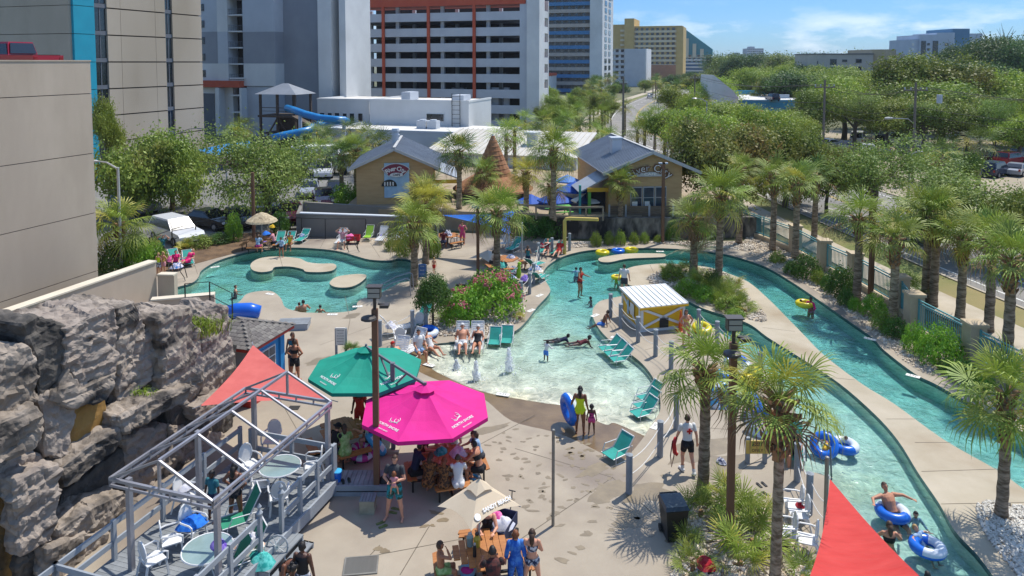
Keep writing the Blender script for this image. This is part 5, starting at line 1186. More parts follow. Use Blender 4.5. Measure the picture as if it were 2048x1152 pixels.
rock([(-40,858),(30,832),(74,812),(86,880),(60,905),(-40,945)], .5, 1.1, ROCK, .13, 'ledge'); rock([(80,790),(150,776),(152,835),(130,918),(92,912)], .05, .9, ROCKP, .1)
rock([(150,770),(212,752),(214,868),(132,918)], -.12, .5, OCHRE, .04, 'stained_recess'); rock([(122,935),(180,890),(240,856),(250,890),(190,935),(132,980)], .45, .9, ROCK, .12, 'ledge')
rock([(28,962),(70,940),(122,925),(118,1010),(108,1085),(40,1112),(30,1010)], .55, 1.0, ROCKP, .15); rock([(112,1060),(180,1015),(252,982),(256,1015),(200,1062),(120,1100)], .6, 1.0, ROCK, .12, 'ledge')
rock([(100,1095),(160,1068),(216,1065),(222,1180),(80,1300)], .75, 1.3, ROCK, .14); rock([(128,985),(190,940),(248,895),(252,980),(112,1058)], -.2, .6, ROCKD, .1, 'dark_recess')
rock([(248,870),(340,850),(330,950),(258,1010)], -.1, .8, ROCKP, .14); rock([(340,850),(470,872),(420,930),(330,1000)], .0, .8, ROCK, .13); rock([(224,1070),(258,1012),(310,1000),(316,1060),(240,1180)], .35, 1.0, ROCK, .13)
rock([(-40,990),(28,990),(40,1112),(30,1200),(-40,1250)], .1, .6, OCHRE, .06, 'stained_recess'); rock([(-40,945),(60,905),(92,912),(28,962),(-40,985)], -.1, .7, ROCKP, .12)
rock([(40,1112),(100,1095),(80,1300),(-40,1420),(30,1200)], .3, .9, ROCKD, .12)
# tufts of grass on the rock ledges
GRB = foliage('grass_blade', '6f8a22', '93a838', tr=.3)
def tuft(px, py, d, h, n, label, spread=.35):
    t, z = face(px, py, d); b = RP+V*(d-.35)-U*t+Vector((0,0,z)); T = thing('grass_tuft', label, 'plant', b); g = random.Random(px); mm = M()
    for i in range(n):
        o = Vector((g.gauss(0,spread), g.gauss(0,spread*.6), 0)); a = g.uniform(0,6.28); q = Vector((math.cos(a), math.sin(a), 0)); s = Vector((-q.y, q.x, 0))*.012; L = h*g.uniform(.6,1.1)
        mm.add([o-s, o+s, o+s*.8+q*L*.3+Vector((0,0,L*.7)), o-s*.8+q*L*.3+Vector((0,0,L*.7)), o+q*L*.75+Vector((0,0,L*.6))], [(0,1,2,3),(3,2,4)])
    f = part(mm, 'blades', GRB, T); f['kind'] = 'stuff'
tuft(415, 670, .1, .75, 260, 'large grass tuft growing in the top notch of the rock wall', .4); tuft(300, 800, .35, .4, 70, 'small grass tuft on a ledge of the rock wall', .2)
# thatched cone
THATCH = mat('thatch', '8a5c3c', 'a87a54', 3, .95, .03, 12, stretch=(1, 1, .25), c3='6b452c', c3scale=2.5)
c = GZ(986, 380, 61); T = thing('thatched_hut', 'tall brown thatched cone roof over the café bar', 'thatched hut', (c.x, 61, 1.5)); zz = lambda py: GZ(986, py, 61).z-1.5
part(M().lathe([(3.5, zz(377)), (3.45, zz(374)), (2.5, zz(360)), (1.75, zz(350))], 20), 'lower_thatch', THATCH, T)
n = 0
for i in range(9):
    y0, y1 = 352-i*8.6, 340-i*8.6; r0 = 1.72-.165*i; part(M().lathe([(r0, zz(y0)), (r0-.06, zz(y0)+.02), (max(.12, r0-.26), zz(y1))], 18), 'thatch_tier', THATCH, T)
part(M().lathe([(.28, zz(279)), (.02, zz(268))], 10), 'metal_cap', LGREY, T)
for i in range(8):
    a = i*math.pi/4+.3; part(M().cyl((2.9*math.cos(a), 2.9*math.sin(a), 0), (2.9*math.cos(a), 2.9*math.sin(a), zz(374)), .1), 'post', TIM, T)
part(M().lathe([(2.0, 0), (2.0, 1.0)], 16), 'bar_counter', DARKIN, T)
# ---- yellow pump hut
YEL2 = mat('yellow_siding', 'd9a710', 'e2b41c', 1, .6); 
B0, R0, L0 = G(1281,664), G(1369,656), G(1242,631); hx = (R0-B0).normalized(); hy = Vector((-hx.y, hx.x, 0)); w = (R0-B0).length; d = 2.35
T = thing('pump_hut', 'small yellow hut with white crossed boards and a white ribbed roof', 'hut', B0, math.atan2(hx.y, hx.x))
part(M().box(0, w, 0, d, .12, 1.18), 'wall', YEL2, T); part(M().box(-.03, w+.03, -.03, d+.03, 0, .14), 'base_board', WHITE, T)
for (a, b) in (((.05,.2),(w-.05,1.12)), ((.05,1.12),(w-.05,.2))): part(M().bar((a[0],-.03,a[1]), (b[0],-.03,b[1]), .04, .11, up=(0,1,0)) if False else M().bar((a[0],-.035,a[1]), (b[0],-.035,b[1]), .05, .11), 'cross_board', WHITE, T)
for x in (.06, w-.06): part(M().box(x-.06, x+.06, -.05, -.001, .14, 1.18), 'corner_board', WHITE, T)
part(M().box(-.05, -.001, .02, .14, .14, 1.18), 'corner_board', WHITE, T); part(M().box(-.05, -.001, d-.12, d, .14, 1.18), 'corner_board', WHITE, T); part(M().bar((-.035, .2, .2), (-.035, d-.2, 1.1), .05, .1), 'cross_board', WHITE, T)
part(M().box(-.07, -.052, .7, 1.15, .5, 1.1), 'notice', SGNW, T); part(M().box(-.07, -.052, 1.35, 1.55, .4, 1.1), 'notice', SGNB, T)
part(M().box(w*.42, w*.62, -.06, -.031, .14, .62), 'dark_hatch', DARKIN, T)
rf = part(M().slab([(-.12,-.15,1.24),(w+.12,-.15,1.30),(w+.12,d+.15,1.44),(-.12,d+.15,1.42)], .07), 'roof', WHITE, T)
part(M().bar((-.12,-.16,1.16), (w+.12,-.16,1.2), .04, .1), 'fascia', YEL2, T)
for i in range(10):
    x = -.1+(w+.2)*i/9; part(M().bar((x,-.15,1.26+.006*i), (x,d+.15,1.44), .04, .035), 'roof_rib', WHITE, rf)
# ---- kiosk with a shingle roof
F0 = G(502, 697, 2.4); F0.z = 0; T = thing('kiosk', 'small blue and red kiosk with a grey shingle hip roof', 'kiosk', F0, RZ); T.scale = (.86, .86, .97)
BLUP = mat('bright_blue_paint', '1f7ab4', '2a86c0', 1, .6, stretch=(1,1,.3)); REDP = mat('red_paint', 'a8322a', 'b43c32', 1, .6)
part(M().box(-2.75, -.3, .3, 2.75, 0, 2.3), 'wall', BLUP, T); part(M().box(-2.8, -.25, .25, .3, 0, 2.3), 'grey_end_wall', MGREY, T); part(M().box(-2.8, -.25, .2, 2.8, 0, .35), 'red_base', REDP, T)
wf = part(M().box(-.3, -.22, .55, 2.0, .75, 1.95), 'window', WHITE, T)
for i in range(3):
    for j in range(3): part(M().box(-.24, -.2, .62+i*.46, 1.02+i*.46, .82+j*.38, 1.14+j*.38), 'pane', BGLASS, wf)
part(M().box(-.3, -.2, 2.35, 2.65, .3, 2.2), 'blue_door', BLUP, T)
part(M().box(-3.1, .04, -.04, 3.1, 2.28, 2.4), 'red_fascia', REDP, T)
SHG = mat('grey_shingle', '5f5a55', '7a746d', 1.5, .9, perobj=.28)
pk = Vector((-1.5, 1.5, 2.98)); cs = [Vector((.1,-.1,2.42)), Vector((.1,3.15,2.42)), Vector((-3.15,3.15,2.42)), Vector((-3.15,-.1,2.42))]
rf = part(M().add(cs+[pk], [(0,1,4),(1,2,4),(2,3,4),(3,0,4),(3,2,1,0)]), 'roof', SHG, T); smesh = M().box(-.5, .5, -.5, .5, -.5, .5).mesh('shingle', SHG)
for f in (0, 3, 1):
    a, b = cs[f], cs[(f+1) % 4]; rows = 8
    for r_ in range(rows):
        t = r_/rows; p, q = a.lerp(pk, t), b.lerp(pk, t); up = (pk-(a+b)/2).normalized(); dx = (q-p).normalized(); nn = dx.cross(up); k = max(1, int((q-p).length/.3))
        for j in range(k):
            c = p.lerp(q, (j+.5)/k)+up*.12+nn*.012*(1 if nn.z > 0 else -1); s = link('shingle', smesh, rf); s.matrix_basis = frame(c, dx, up) @ Euler((R(-3), 0, R(rnd.uniform(-1.5, 1.5)))).to_matrix().to_4x4() @ Matrix.Diagonal(((q-p).length/k*.95, .26, .022, 1))
# blue slide end behind the kiosk
T = thing('blue_float', 'big bright blue inflatable roll behind the kiosk roof', 'inflatable', G(490, 640)); T.scale = (.8, .75, .75); part(M().tube([(-1.2,0,.55),(-.6,0,.62),(.3,.1,.62),(.9,.2,.5)], [.4,.52,.52,.4], 12), 'roll', mat('bright_blue_vinyl', '0f57c0', '1a64cc', 1, .3), T, smooth=True)
# ================================================================== WOODEN DECK AND STEEL FRAME
GYW = mat('grey_deck_paint', '74787c', '8a8e90', 2, .75, stretch=(1, 1, 1), perobj=.12); GYR = mat('grey_rail_paint', '8a9096', '979da2', 2, .7); ALU = mat('brushed_aluminium', '97969b', 'a8a7ab', 1.5, .4, metal=.5)
P0 = G(657, 961, .45); P0.z = 0; DZ = .45
T = thing('timber_deck', 'raised grey timber deck beside the rock wall with rails', 'deck', P0, RZ)
plk = M().box(0, 3.6, -.068, .068, -.035, 0).mesh('plank', GYW)
for i in range(56): link('plank', plk, T, (-3.42, .25-.145*i, DZ))
part(M().box(-3.4, .17, .3, .36, .1, DZ+.01), 'rim_board', GYR, T); part(M().box(.18, .24, -7.9, .36, .12, DZ+.01), 'rim_board', GYR, T)
for i in range(8): part(M().box(.02, .16, -.1-i*1.05, .04-i*1.05, 0, DZ-.04), 'support_post', GYR, T)
part(M().box(-3.4, .1, -7.9, .2, .22, .4), 'joist', DARKIN, T)
def deckrail(a, b, posts, z=DZ):
    a, b = Vector((a[0], a[1], z)), Vector((b[0], b[1], z))
    for h in (.45, .95): part(M().bar(a+Vector((0,0,h)), b+Vector((0,0,h)), .05, .14), 'rail', GYR, T)
    for i in range(posts):
        p = a.lerp(b, i/(posts-1)); part(M().bar(p, p+Vector((0,0,1.05)), .1), 'post', GYR, T)
deckrail((.1, .1), (.1, -2.45), 4); deckrail((.1, -3.35), (.1, -7.8), 5); deckrail((-2.9, .2), (.1, .2), 3); deckrail((-3.3, .2), (-3.3, -7.8), 6); deckrail((-3.3,-6.2), (-.0,-6.2), 2)
for i, y in enumerate((-2.45, -3.35)): part(M().lathe([(.06, DZ+1.05), (.09, DZ+1.12), (.03, DZ+1.2), (.06, DZ+1.28), (.01, DZ+1.36)], 8, (.1, y, 0)), 'finial', GYR, T)
ST = thing('deck_steps', 'grey timber steps down from the deck opening', 'steps', P0+V*.26-U*2.9, RZ)
for k in range(2):
    for j in range(2): part(M().box(k*.32+j*.16, k*.32+j*.16+.15, -.75, .75, .26-k*.15, .3-k*.15), 'tread', GYW, ST)
part(M().box(0, .62, -.75, -.7, 0, .15).box(0, .62, .7, .75, 0, .15).box(0, .3, -.75, -.7, .15, .26).box(0, .3, .7, .75, .15, .26), 'stringer', GYR, ST)
LD = thing('low_platform', 'low grey timber platform beside the brown lamp pole', 'platform', G(650, 985), RZ*0)
w = G(772, 1000).x-G(650, 985).x
for i in range(13): part(M().box(i*(w/13)+.006, (i+1)*(w/13)-.006, -.15, .62, .30, .335), 'plank', GYW, LD)
part(M().box(0, w, -.2, -.151, .17, .33).box(0, w, -.19, -.155, .0, .12), 'front_board', GYR, LD); part(M().box(.05, w-.05, -.14, .6, 0, .29), 'dark_void', DARKIN, LD)
BX = thing('step_box', 'small weathered wooden step box in front of the low platform', 'step', G(718, 1030), 0)
for i in range(5): part(M().box(.005+i*.09, .085+i*.09, 0, .42, .38, .41), 'plank', GYW, BX)
part(M().box(.01, .44, .01, .41, 0, .379), 'body', mat('weathered_box', '8f8a74', 'a8a28c', 3, .9), BX)
# steel frame
FT = thing('canopy_frame', 'bare pale steel gable frame standing over the timber deck', 'canopy frame', P0+Vector((0,0,DZ+.001)), RZ)
EZ, AZ, XL, XR, YB, YF = 2.38, 3.1, -2.98, .06, .12, -4.95
for (x, y) in ((0,0),(0,-4.75),(-2.6,0),(-2.6,-2.4),(-2.6,-4.75)): part(M().box(x-.06, x+.06, y-.06, y+.06, 0, EZ-.03), 'post', ALU, FT)
xm = (XL+XR)/2
for x in (XL, XR):
    part(M().bar((x,YB,EZ), (x,YF,EZ), .07), 'eave_beam', ALU, FT); part(M().bar((x,YB,EZ-.16), (x,YF,EZ-.16), .05), 'lower_rail', ALU, FT)
    for i in range(9): part(M().bar((x, YB+(YF-YB)*i/8, EZ), (x, YB+(YF-YB)*i/8, EZ-.16), .04), 'strut', ALU, FT)
for y in (YB, YF):
    part(M().bar((XL,y,EZ), (XR,y,EZ), .07), 'tie_beam', ALU, FT); part(M().bar((XL,y,EZ-.16), (XR,y,EZ-.16), .05), 'lower_rail', ALU, FT)
    for i in range(6): part(M().bar((XL+(XR-XL)*i/5,y,EZ), (XL+(XR-XL)*i/5,y,EZ-.16), .04), 'strut', ALU, FT)
    part(M().bar((xm,y,EZ), (xm,y,AZ), .06), 'king_post', ALU, FT)
part(M().bar((xm,YB,AZ), (xm,YF,AZ), .07), 'ridge_beam', ALU, FT)
for i in range(5):
    y = YB+(YF-YB)*i/4
    for x in (XL, XR): part(M().bar((x,y,EZ), (xm,y,AZ), .055), 'rafter', ALU, FT)

# ================================================================== UMBRELLAS AND SAILS
PINK = mat('magenta_canvas', 'd4127e', 'e01c8c', .8, .8, transl=.12); GREEN = mat('emerald_canvas', '0d8a74', '129a82', .8, .8, transl=.18); TANC = mat('tan_canvas', 'd2bfa2', 'dccbb0', .8, .85, transl=.2)
MAST = mat('grey_mast', '63666a', '707378', 1, .5); LETW = mat('white_print', 'e6e4e0', rough=.7)
def cantilever(name, label, c, r, zr, za, m_, rot, printed, words):
    T = thing(name, label, 'umbrella', (c[0], c[1], 0)); A = Vector((0,0,za)); n = 8
    P = [Vector((r*math.cos(rot+i*math.pi/4), r*math.sin(rot+i*math.pi/4), zr)) for i in range(n)]
    for i in range(n):
        a, b = P[i], P[(i+1) % n]; mid = (a+b)/2*.94+Vector((0,0,(zr-za)*.0)); mid.z = zr+.03
        q = lambda t, s: A.lerp(a.lerp(b, s), t)+Vector((0,0,-.12*math.sin(math.pi*t)*(.6+.4*math.sin(math.pi*s))))
        m = M(); k = 4; g = [[q(u/5, v/k) for v in range(k+1)] for u in range(6)]
        for u in range(6):
            for v in range(k+1): m.v.append(tuple(g[u][v]))
        for u in range(5):
            for v in range(k): m.f.append((u*(k+1)+v, (u+1)*(k+1)+v, (u+1)*(k+1)+v+1, u*(k+1)+v+1)); m.mi.append(0)
        pn = part(m, 'panel', m_, T, smooth=False); part(M().slab([a, b, b+Vector((0,0,-.12)), a+Vector((0,0,-.12))], .01), 'valance', m_, pn)
        part(M().bar(A-Vector((0,0,.14)), a-Vector((0,0,.05)), .025), 'rib', MAST, T)
        if i in printed:
            xd = (b-a).normalized(); up = (A-(a+b)/2).normalized(); nn = xd.cross(up); 
            if nn.z < 0: xd = -xd; nn = -nn
            o = q(.83, .5)+nn*.02; text('NORTH SHORE', .125, LETW, pn, frame(o, xd, up), bold=.001, sx=1.05)
            text('BEACH RESORT', .055, LETW, pn, frame(q(.93, .5)+nn*.02, xd, up)) if words else None
            lg = M(); c0 = q(.68, .5)+nn*.025
            for s in (0, 1): lg.tube([c0+xd*(.15*math.cos(t)*(1-.45*s)+(-.02+.1*s))+up*(.085*math.sin(t)*(1+.25*s)+.03*s) for t in [R(-200+j*(250+30*s)/12) for j in range(13)]], .009, 4)
            lg.tube([c0+xd*x+up*(-.08+.04*math.sin(x*18)) for x in [(-.17+.34*j/8) for j in range(9)]], .009, 4); part(lg, 'wave_emblem', LETW, pn)
    tv = M(); h = [A+Vector((.34*math.cos(rot+i*math.pi/4), .34*math.sin(rot+i*math.pi/4), -.04)) for i in range(n)]
    for i in range(n): tv.add([A+Vector((0,0,.1)), h[i], h[(i+1) % n]], [(0,1,2)])
    part(tv, 'vent_cap', m_, T); part(M().cyl(A-Vector((0,0,.2)), A+Vector((0,0,.16)), .04), 'hub', MAST, T); return T
CP = (-2.72, 21.75); CG = (-5.05, 24.0)
cantilever('cantilever_umbrella', 'big magenta octagonal umbrella with white lettering over the crowded picnic table', CP, 2.05, 2.1, 2.78, PINK, R(29), (4, 6), 1)
cantilever('cantilever_umbrella', 'emerald green octagonal umbrella with white lettering by the kiosk', CG, 1.95, 2.38, 3.1, GREEN, R(23), (4, 6), 1)
mb = G(787, 903); T = thing('umbrella_mast', 'grey square mast between the magenta and green umbrellas holding both on arms', 'mast', mb)
part(M().box(-.07, .07, -.07, .07, .1, 3.05), 'mast_tube', MAST, T); part(M().box(-.2, .2, -.2, .2, 0, .1), 'base_block', CONC2, T)
for c, z in ((CP, 2.86), (CG, 3.16)): d = Vector((c[0], c[1], z))-mb; part(M().bar((0,0,3.0), d, .06, .08), 'arm', MAST, T); part(M().bar((0,0,2.2), (d.x*.45,d.y*.45,3.0+.45*(d.z-3.0)), .05), 'strut', MAST, T)
# small tan umbrella
tu = (-.83, 17.3); T = thing('market_umbrella', 'small square tan umbrella with faded white print over the slatted picnic table', 'umbrella', (tu[0], tu[1], 0)); A = Vector((0,0,2.38)); r = 1.05
P = [Vector((r*math.cos(R(a)), r*math.sin(R(a)), 1.84)) for a in (186, 262, 356, 92)]
for i in range(4):
    a, b = P[i], P[(i+1) % 4]; m = M(); k = 6
    q = lambda t, s: A.lerp(a.lerp(b, s)+Vector((0,0,.10*math.sin(math.pi*s)))-((a+b)/2-Vector((0,0,1.84)))*.14*math.sin(math.pi*s), t)
    for u in range(6):
        for v in range(k+1): m.v.append(tuple(q(u/5, v/k)))
    for u in range(5):
        for v in range(k): m.f.append((u*(k+1)+v, (u+1)*(k+1)+v, (u+1)*(k+1)+v+1, u*(k+1)+v+1)); m.mi.append(0)
    pn = part(m, 'panel', TANC, T); part(M().bar(A-Vector((0,0,.06)), a-Vector((0,0,.03)), .02), 'rib', MAST, T)
    if i == 1:
        xd = (b-a).normalized(); up = (A-(a+b)/2).normalized(); nn = xd.cross(up); o = q(.83, .55)+nn*.03; text('SANDY BEACH', .13, LETW, pn, frame(o+xd*.1, xd, up), bold=.004); part(M().cyl(q(.83,.13)+nn*.02, q(.83,.13)+nn*.03, .085, .085, 14), 'round_emblem', LETW, pn)
m = M(); 
for i in range(4): a, b = P[i].lerp(A, .66), P[(i+1) % 4].lerp(A, .66); m.add([A+Vector((0,0,.12)), a+Vector((0,0,.06)), (a+b)/2+Vector((0,0,.12)), b+Vector((0,0,.06))], [(0,1,2,3)])
part(m, 'vent_cap', TANC, T); part(M().cyl((0,0,0), (0,0,2.5), .022, .02, 8), 'pole', TRIMG, T); part(M().ell((0,0,2.54), .04, 6, 4), 'finial', MAST, T)
def smallumb(px, py, Z, r, label, m1, m2=None, z0=1.5, group='café umbrellas', name='patio_umbrella', zr=2.1, za=2.75, tilt=0, n=8):
    c = GZ(px, py, Z); za = c.z-z0; zr = za-.55*r/1.2; T = thing(name, label, 'umbrella', (c.x, c.y, z0), 0, group)
    for i in range(n):
        a, b = [(r*math.cos(2*math.pi*(i+j)/n), r*math.sin(2*math.pi*(i+j)/n), zr) for j in (0, 1)]; part(M().add([(0,0,za), a, b, (a[0],a[1],zr-.1), (b[0],b[1],zr-.1)], [(0,1,2), (1,3,4,2)]), 'panel', m2 if m2 and i % 2 else m1, T)
    part(M().cyl((0,0,0), (0,0,za+.08), .025), 'pole', TRIMG, T); return T
BCAN = mat('royal_blue_canvas', '1450b0', '1c5cc0', 1, .7, transl=.2)
smallumb(1150, 362, 57, 1.5, 'upper royal blue umbrella beside the right café awning', BCAN); smallumb(1113, 382, 56, 1.55, 'wide royal blue umbrella in the middle of the terrace', BCAN); smallumb(1062, 388, 57.5, 1.3, 'royal blue umbrella under the thatch edge', BCAN); smallumb(1135, 349, 60, 1.1, 'pale blue umbrella at the back of the terrace', mat('pale_blue_canvas', '3d72b8', '4a80c4', 1, .7)); smallumb(1174, 385, 54.6, 1.25, 'white and navy striped umbrella beside the green post', mat('white_canvas', 'd4d2cc', rough=.8), mat('navy_canvas', '22335c', rough=.8))
STRAW = mat('straw_thatch', '9a8a6e', 'c4b494', 5, .95, .03, 14, c3='6a5a44', c3scale=3)
c = GZ(523, 425, 49.0); T = thing('straw_umbrella', 'grey straw thatched umbrella over a picnic table at the back left', 'umbrella', (c.x, c.y, 0)); h = c.z
part(M().lathe([(1.08, h-.62), (1.0, h-.5), (.55, h-.22), (.38, h-.1)], 18), 'thatch', STRAW, T); part(M().lathe([(.42, h-.16), (.12, h)], 12), 'thatch_cap', STRAW, T); part(M().cyl((0,0,0), (0,0,h-.1), .04), 'pole', TRIMG, T)
c = GZ(975, 500, 45.5); T = thing('market_umbrella', 'small cream four-pointed umbrella under the blue sail by the shaggy palm', 'umbrella', (c.x, c.y, 0))
h = c.z; P = [Vector((1.25*math.cos(R(a)), 1.25*math.sin(R(a)), h-.5)) for a in (190, 280, 10, 100)]
for i in range(4):
    a, b = P[i], P[(i+1) % 4]; mdl = (a+b)/2*.72; mdl.z = h-.36; part(M().add([(0,0,h), a, mdl, b], [(0,1,2),(0,2,3)]), 'panel', mat('cream_canvas', 'cfc4b2', 'd8cebd', 1, .8), T)
part(M().cyl((0,0,0), (0,0,h), .025), 'pole', TRIMG, T)
def sail(name, label, pts, m_, sag=.12, hol=.12, n=9):
    pts = [Vector(p) for p in pts]; o = sum(pts, Vector())/3; m = M(); idx = {}
    for i in range(n+1):
        for j in range(n+1-i):
            a, b = i/n, j/n; c = 1-a-b; p = pts[0]*a+pts[1]*b+pts[2]*c
            k = 27*a*b*c; ed = 4*(a*b+b*c+c*a)-9*a*b*c*1.2; p = p.lerp(o, hol*max(0, ed)*(1-.6*k)); p = p+Vector((0,0,-sag*k))
            idx[i, j] = len(m.v); m.v.append(tuple(p-Vector((o.x, o.y, 0))))
    for i in range(n):
        for j in range(n-i):
            m.f.append((idx[i,j], idx[i+1,j], idx[i,j+1])); m.mi.append(0)
            if j < n-i-1: m.f.append((idx[i+1,j], idx[i+1,j+1], idx[i,j+1])); m.mi.append(0)
    T = thing(name, label, 'shade sail', (o.x, o.y, 0)); part(m, 'cloth', m_, T, smooth=True)
    ct = M(); oo = Vector((o.x, o.y, 0))
    for p in pts: d = (p-o).normalized(); ct.bar(p-oo-d*.05, p-oo+d*.25, .02)
    part(ct, 'tie_cable', ALU, T); return T
REDS = mat('red_sail_cloth', 'c8342e', 'd2403a', 1.2, .75, .05, 2.2, transl=.2, stretch=(1, 3, 1)); CORAL = mat('coral_sail_cloth', 'c85f58', 'd26a62', 2, .8, transl=.2)
def px3(x, y, z): return G(x, y, z)
sail('shade_sail', 'large red triangular shade sail at the bottom right corner', [px3(1660,958,2.25), px3(1555,1300,3.1), px3(2040,1330,3.1)], REDS, .15, .16)
sail('shade_sail', 'faded coral red shade sail between the kiosk and the steel frame', [px3(506,690,2.75), px3(662,800,2.15), px3(400,812,2.5)], CORAL, .1, .10)
sail('shade_sail', 'bright blue shade sail near the picnic tables at the back', [px3(884,430,2.6), px3(1030,424,3.0), px3(1022,466,2.3)], mat('blue_sail_cloth', '0f62c0', '1a6cca', 2, .8, transl=.25), .2, .12)
sail('shade_sail', 'second blue shade sail behind the shaggy palm', [px3(955,440,2.9), px3(1028,420,3.2), px3(1020,470,2.2)], MATS['blue_sail_cloth'], .1, .1)

# ================================================================== POLES, LAMPS, POSTS, SIGNS
BRNP = mat('brown_pole', '6a4a34', '7a5840', 2, .8, stretch=(1, 1, .2)); DKB = mat('dark_bronze', '3a332e', '47403a', 2, .5); LENS = mat('lamp_lens', '9a968c', rough=.3)
def floodpole(bx, by, ty, label, s=1.0):
    b = G(bx, by); h = topz(b, ty); T = thing('lamp_pole', label, 'lamp pole', b); part(M().box(-.085, .085, -.085, .085, 0, h-.45), 'pole', BRNP, T); part(M().cyl((0,0,h-.45), (0,0,h-.05), .05), 'neck', DKB, T)
    hd = part(M().box(-.19, .19, -.13, .13, h-.1, h+.22).box(-.23, .23, -.16, .16, h+.22, h+.25), 'floodlight', DKB, T)
    for k in range(2): part(M().box(-.17, .17, -.15, -.131, h-.07+k*.15, h+.05+k*.15), 'lens', LENS, hd)
    q = part(M().bar((.1,0,h-.3), (.3,.05,h-.33), .05).box(.16, .42, -.12, .14, h-.4, h-.31), 'side_floodlight', DKB, T)
    d = part(M().bar((0,-.05,h-.62), (-.12,-.3,h-.62), .05).lathe([(.05,h-.54),(.22,h-.6),(.24,h-.66),(.2,h-.68)], 10, (-.12,-.28,0)), 'disc_floodlight', DKB, T)
    return T
floodpole(754, 988, 588, 'tall brown lamp pole with floodlights in front of the green umbrella'); floodpole(1459, 1092, 652, 'tall brown lamp pole with floodlights between the two near palms')
def pole(bx, by, ty, r, m_, name, label, cat='pole', z=0, cap=True, sq=False):
    b = G(bx, by, z); h = topz(b, ty)-z; T = thing(name, label, cat, b); part((M().box(-r, r, -r, r, 0, h) if sq else M().cyl((0,0,0), (0,0,h), r, r, 10)), 'shaft', m_, T)
    if cap: part(M().ell((0,0,h), (r*1.15, r*1.15, r*.6), 8, 4), 'cap', m_, T)
    return T, h
STEEL = mat('worn_steel', '7d7a72', '908c82', 2, .45, metal=.4)
pole(1106, 1051, 860, .045, STEEL, 'steel_post', 'bare steel sail post standing alone on the near deck'); pole(1649, 1102, 915, .055, STEEL, 'steel_post', 'steel post holding the top of the red sail')
T, h = pole(1036, 1180, 1090, .06, TRIMG, 'white_post', 'short cream post at the bottom beside the boy wrapped in a blue towel')
T, h = pole(956, 562, 412, .09, BRNP, 'lamp_pole', 'brown pole with a small floodlight in front of the picnic tables', 'lamp pole', sq=True, cap=False); part(M().box(-.35, .1, -.1, .1, h-.12, h), 'floodlight', TRIMG, T)
T, h = pole(1325, 486, 325, .10, BRNP, 'lamp_pole', 'brown pole in front of the right café windows', 'lamp pole', sq=True, cap=False); part(M().box(-.35, .3, -.1, .1, h-.1, h), 'floodlight', LGREY, T)
pole(1741, 592, 402, .11, BRNP, 'timber_pole', 'plain brown pole beside the fence palms', sq=True, cap=False); pole(508, 478, 345, .12, BRNP, 'timber_pole', 'brown pole behind the straw umbrella', cap=False); pole(876, 515, 432, .05, TRIMG, 'sail_post', 'thin pale post holding the tip of the blue sail'); pole(1044, 533, 445, .05, TRIMG, 'sail_post', 'thin pale post beside the picnic tables at the pool fence')
b = G(1129, 508); T = thing('water_pipe', 'yellow hooked water pipe at the back of the river pool', 'water spout', b); k = b.y/FPX; part(M().tube([(0,0,0), (0,0,68*k), (.1,0,72*k), (.35,0,73*k), (66*k,-.6,75*k)], .12, 8), 'pipe', mat('pale_yellow_paint', 'c9a94e', 'd2b45c', 1, .5), T)
# grey posts with white ropes
PST = mat('grey_post_paint', '7f858a', '8d9398', 2, .75); ROPE = mat('white_rope', 'd0cdc6', rough=.9)
def roped(px, lab, h=1.18, ropes=(.55, 1.02)):
    P = [G(*p) for p in px]
    for i, p in enumerate(P):
        T = thing('rope_post', lab+', post %s of the run' % ('one','two','three','four','five','six','seven')[i], 'post', p, .2*i, 'grey rope posts'); part(M().cyl((0,0,0), (0,0,h), .1, .1, 10), 'shaft', PST, T); part(M().lathe([(.1,h),(.115,h+.02),(.02,h+.06)], 10), 'cap', PST, T)
    for i, (a, b) in enumerate(zip(P, P[1:])):
        T = thing('rope_barrier', ('first','second','third','fourth','fifth')[i]+' stretch of white ropes between posts '+lab.split(' ', 2)[2], 'rope', a, 0, 'white ropes between grey posts')
        for z in ropes: part(M().tube([(b-a)*t+Vector((0,0,z-.16*math.sin(math.pi*t))) for t in [j/8 for j in range(9)]], .014, 5), 'rope', ROPE, T)
roped([(1258,986),(1320,913),(1352,858)], 'grey post between the near deck and the lifeguard')
roped([(1342,738),(1311,712),(1276,684),(1241,656),(1221,634)], 'grey post along the wading pool side of the yellow hut')
roped([(1397,668),(1434,694),(1473,722),(1520,762),(1560,815)], 'grey post along the near bank behind the yellow hut')
roped([(1594,962),(1618,1027),(1658,1082)], 'grey post beside the white chairs at the lower right')
roped([(1042,606),(1059,588),(1067,567),(1077,522),(1104,511),(1139,501)], 'grey post on the left bank of the river pool'); roped([(760,692),(825,670),(852,662)], 'grey post behind the oleander chairs')
def signb(px, py, ty, w, h, label, lines, m_=SGNW, tm=BLACKP, rz=0, posts=2):
    b = G(px, py); tz = topz(b, ty); T = thing('notice_board', label, 'sign', b, rz)
    for s in (-1, 1)[:posts]: part(M().box(s*w*.5-.05, s*w*.5+.05, .0, .1, 0, tz-.05), 'post', PST, T)
    bd = part(M().box(-w/2, w/2, -.05, -.005, tz-h, tz), 'board', m_, T)
    for i, (s, z) in enumerate(lines): text(s, z, tm, bd, frame((0, -.052, tz-.1-i*h/(len(lines)+.3)-z*.3), (1,0,0), (0,0,1)))
signb(682, 715, 655, .42, .78, 'white rules board on grey posts beside the green umbrella', [('POOL RULES', .055), ('NO DIVING', .05), ('NO RUNNING', .05), ('SHOWER BEFORE', .04), ('ENTERING POOL', .04), ('NO GLASS', .045)])
signb(845, 556, 528, .42, .8, 'blue rules board behind the topiary tree', [('POOL', .09), ('RULES', .09), ('NO LIFEGUARD', .045)], mat('blue_sign', '2a5c98', rough=.5), SGNW)
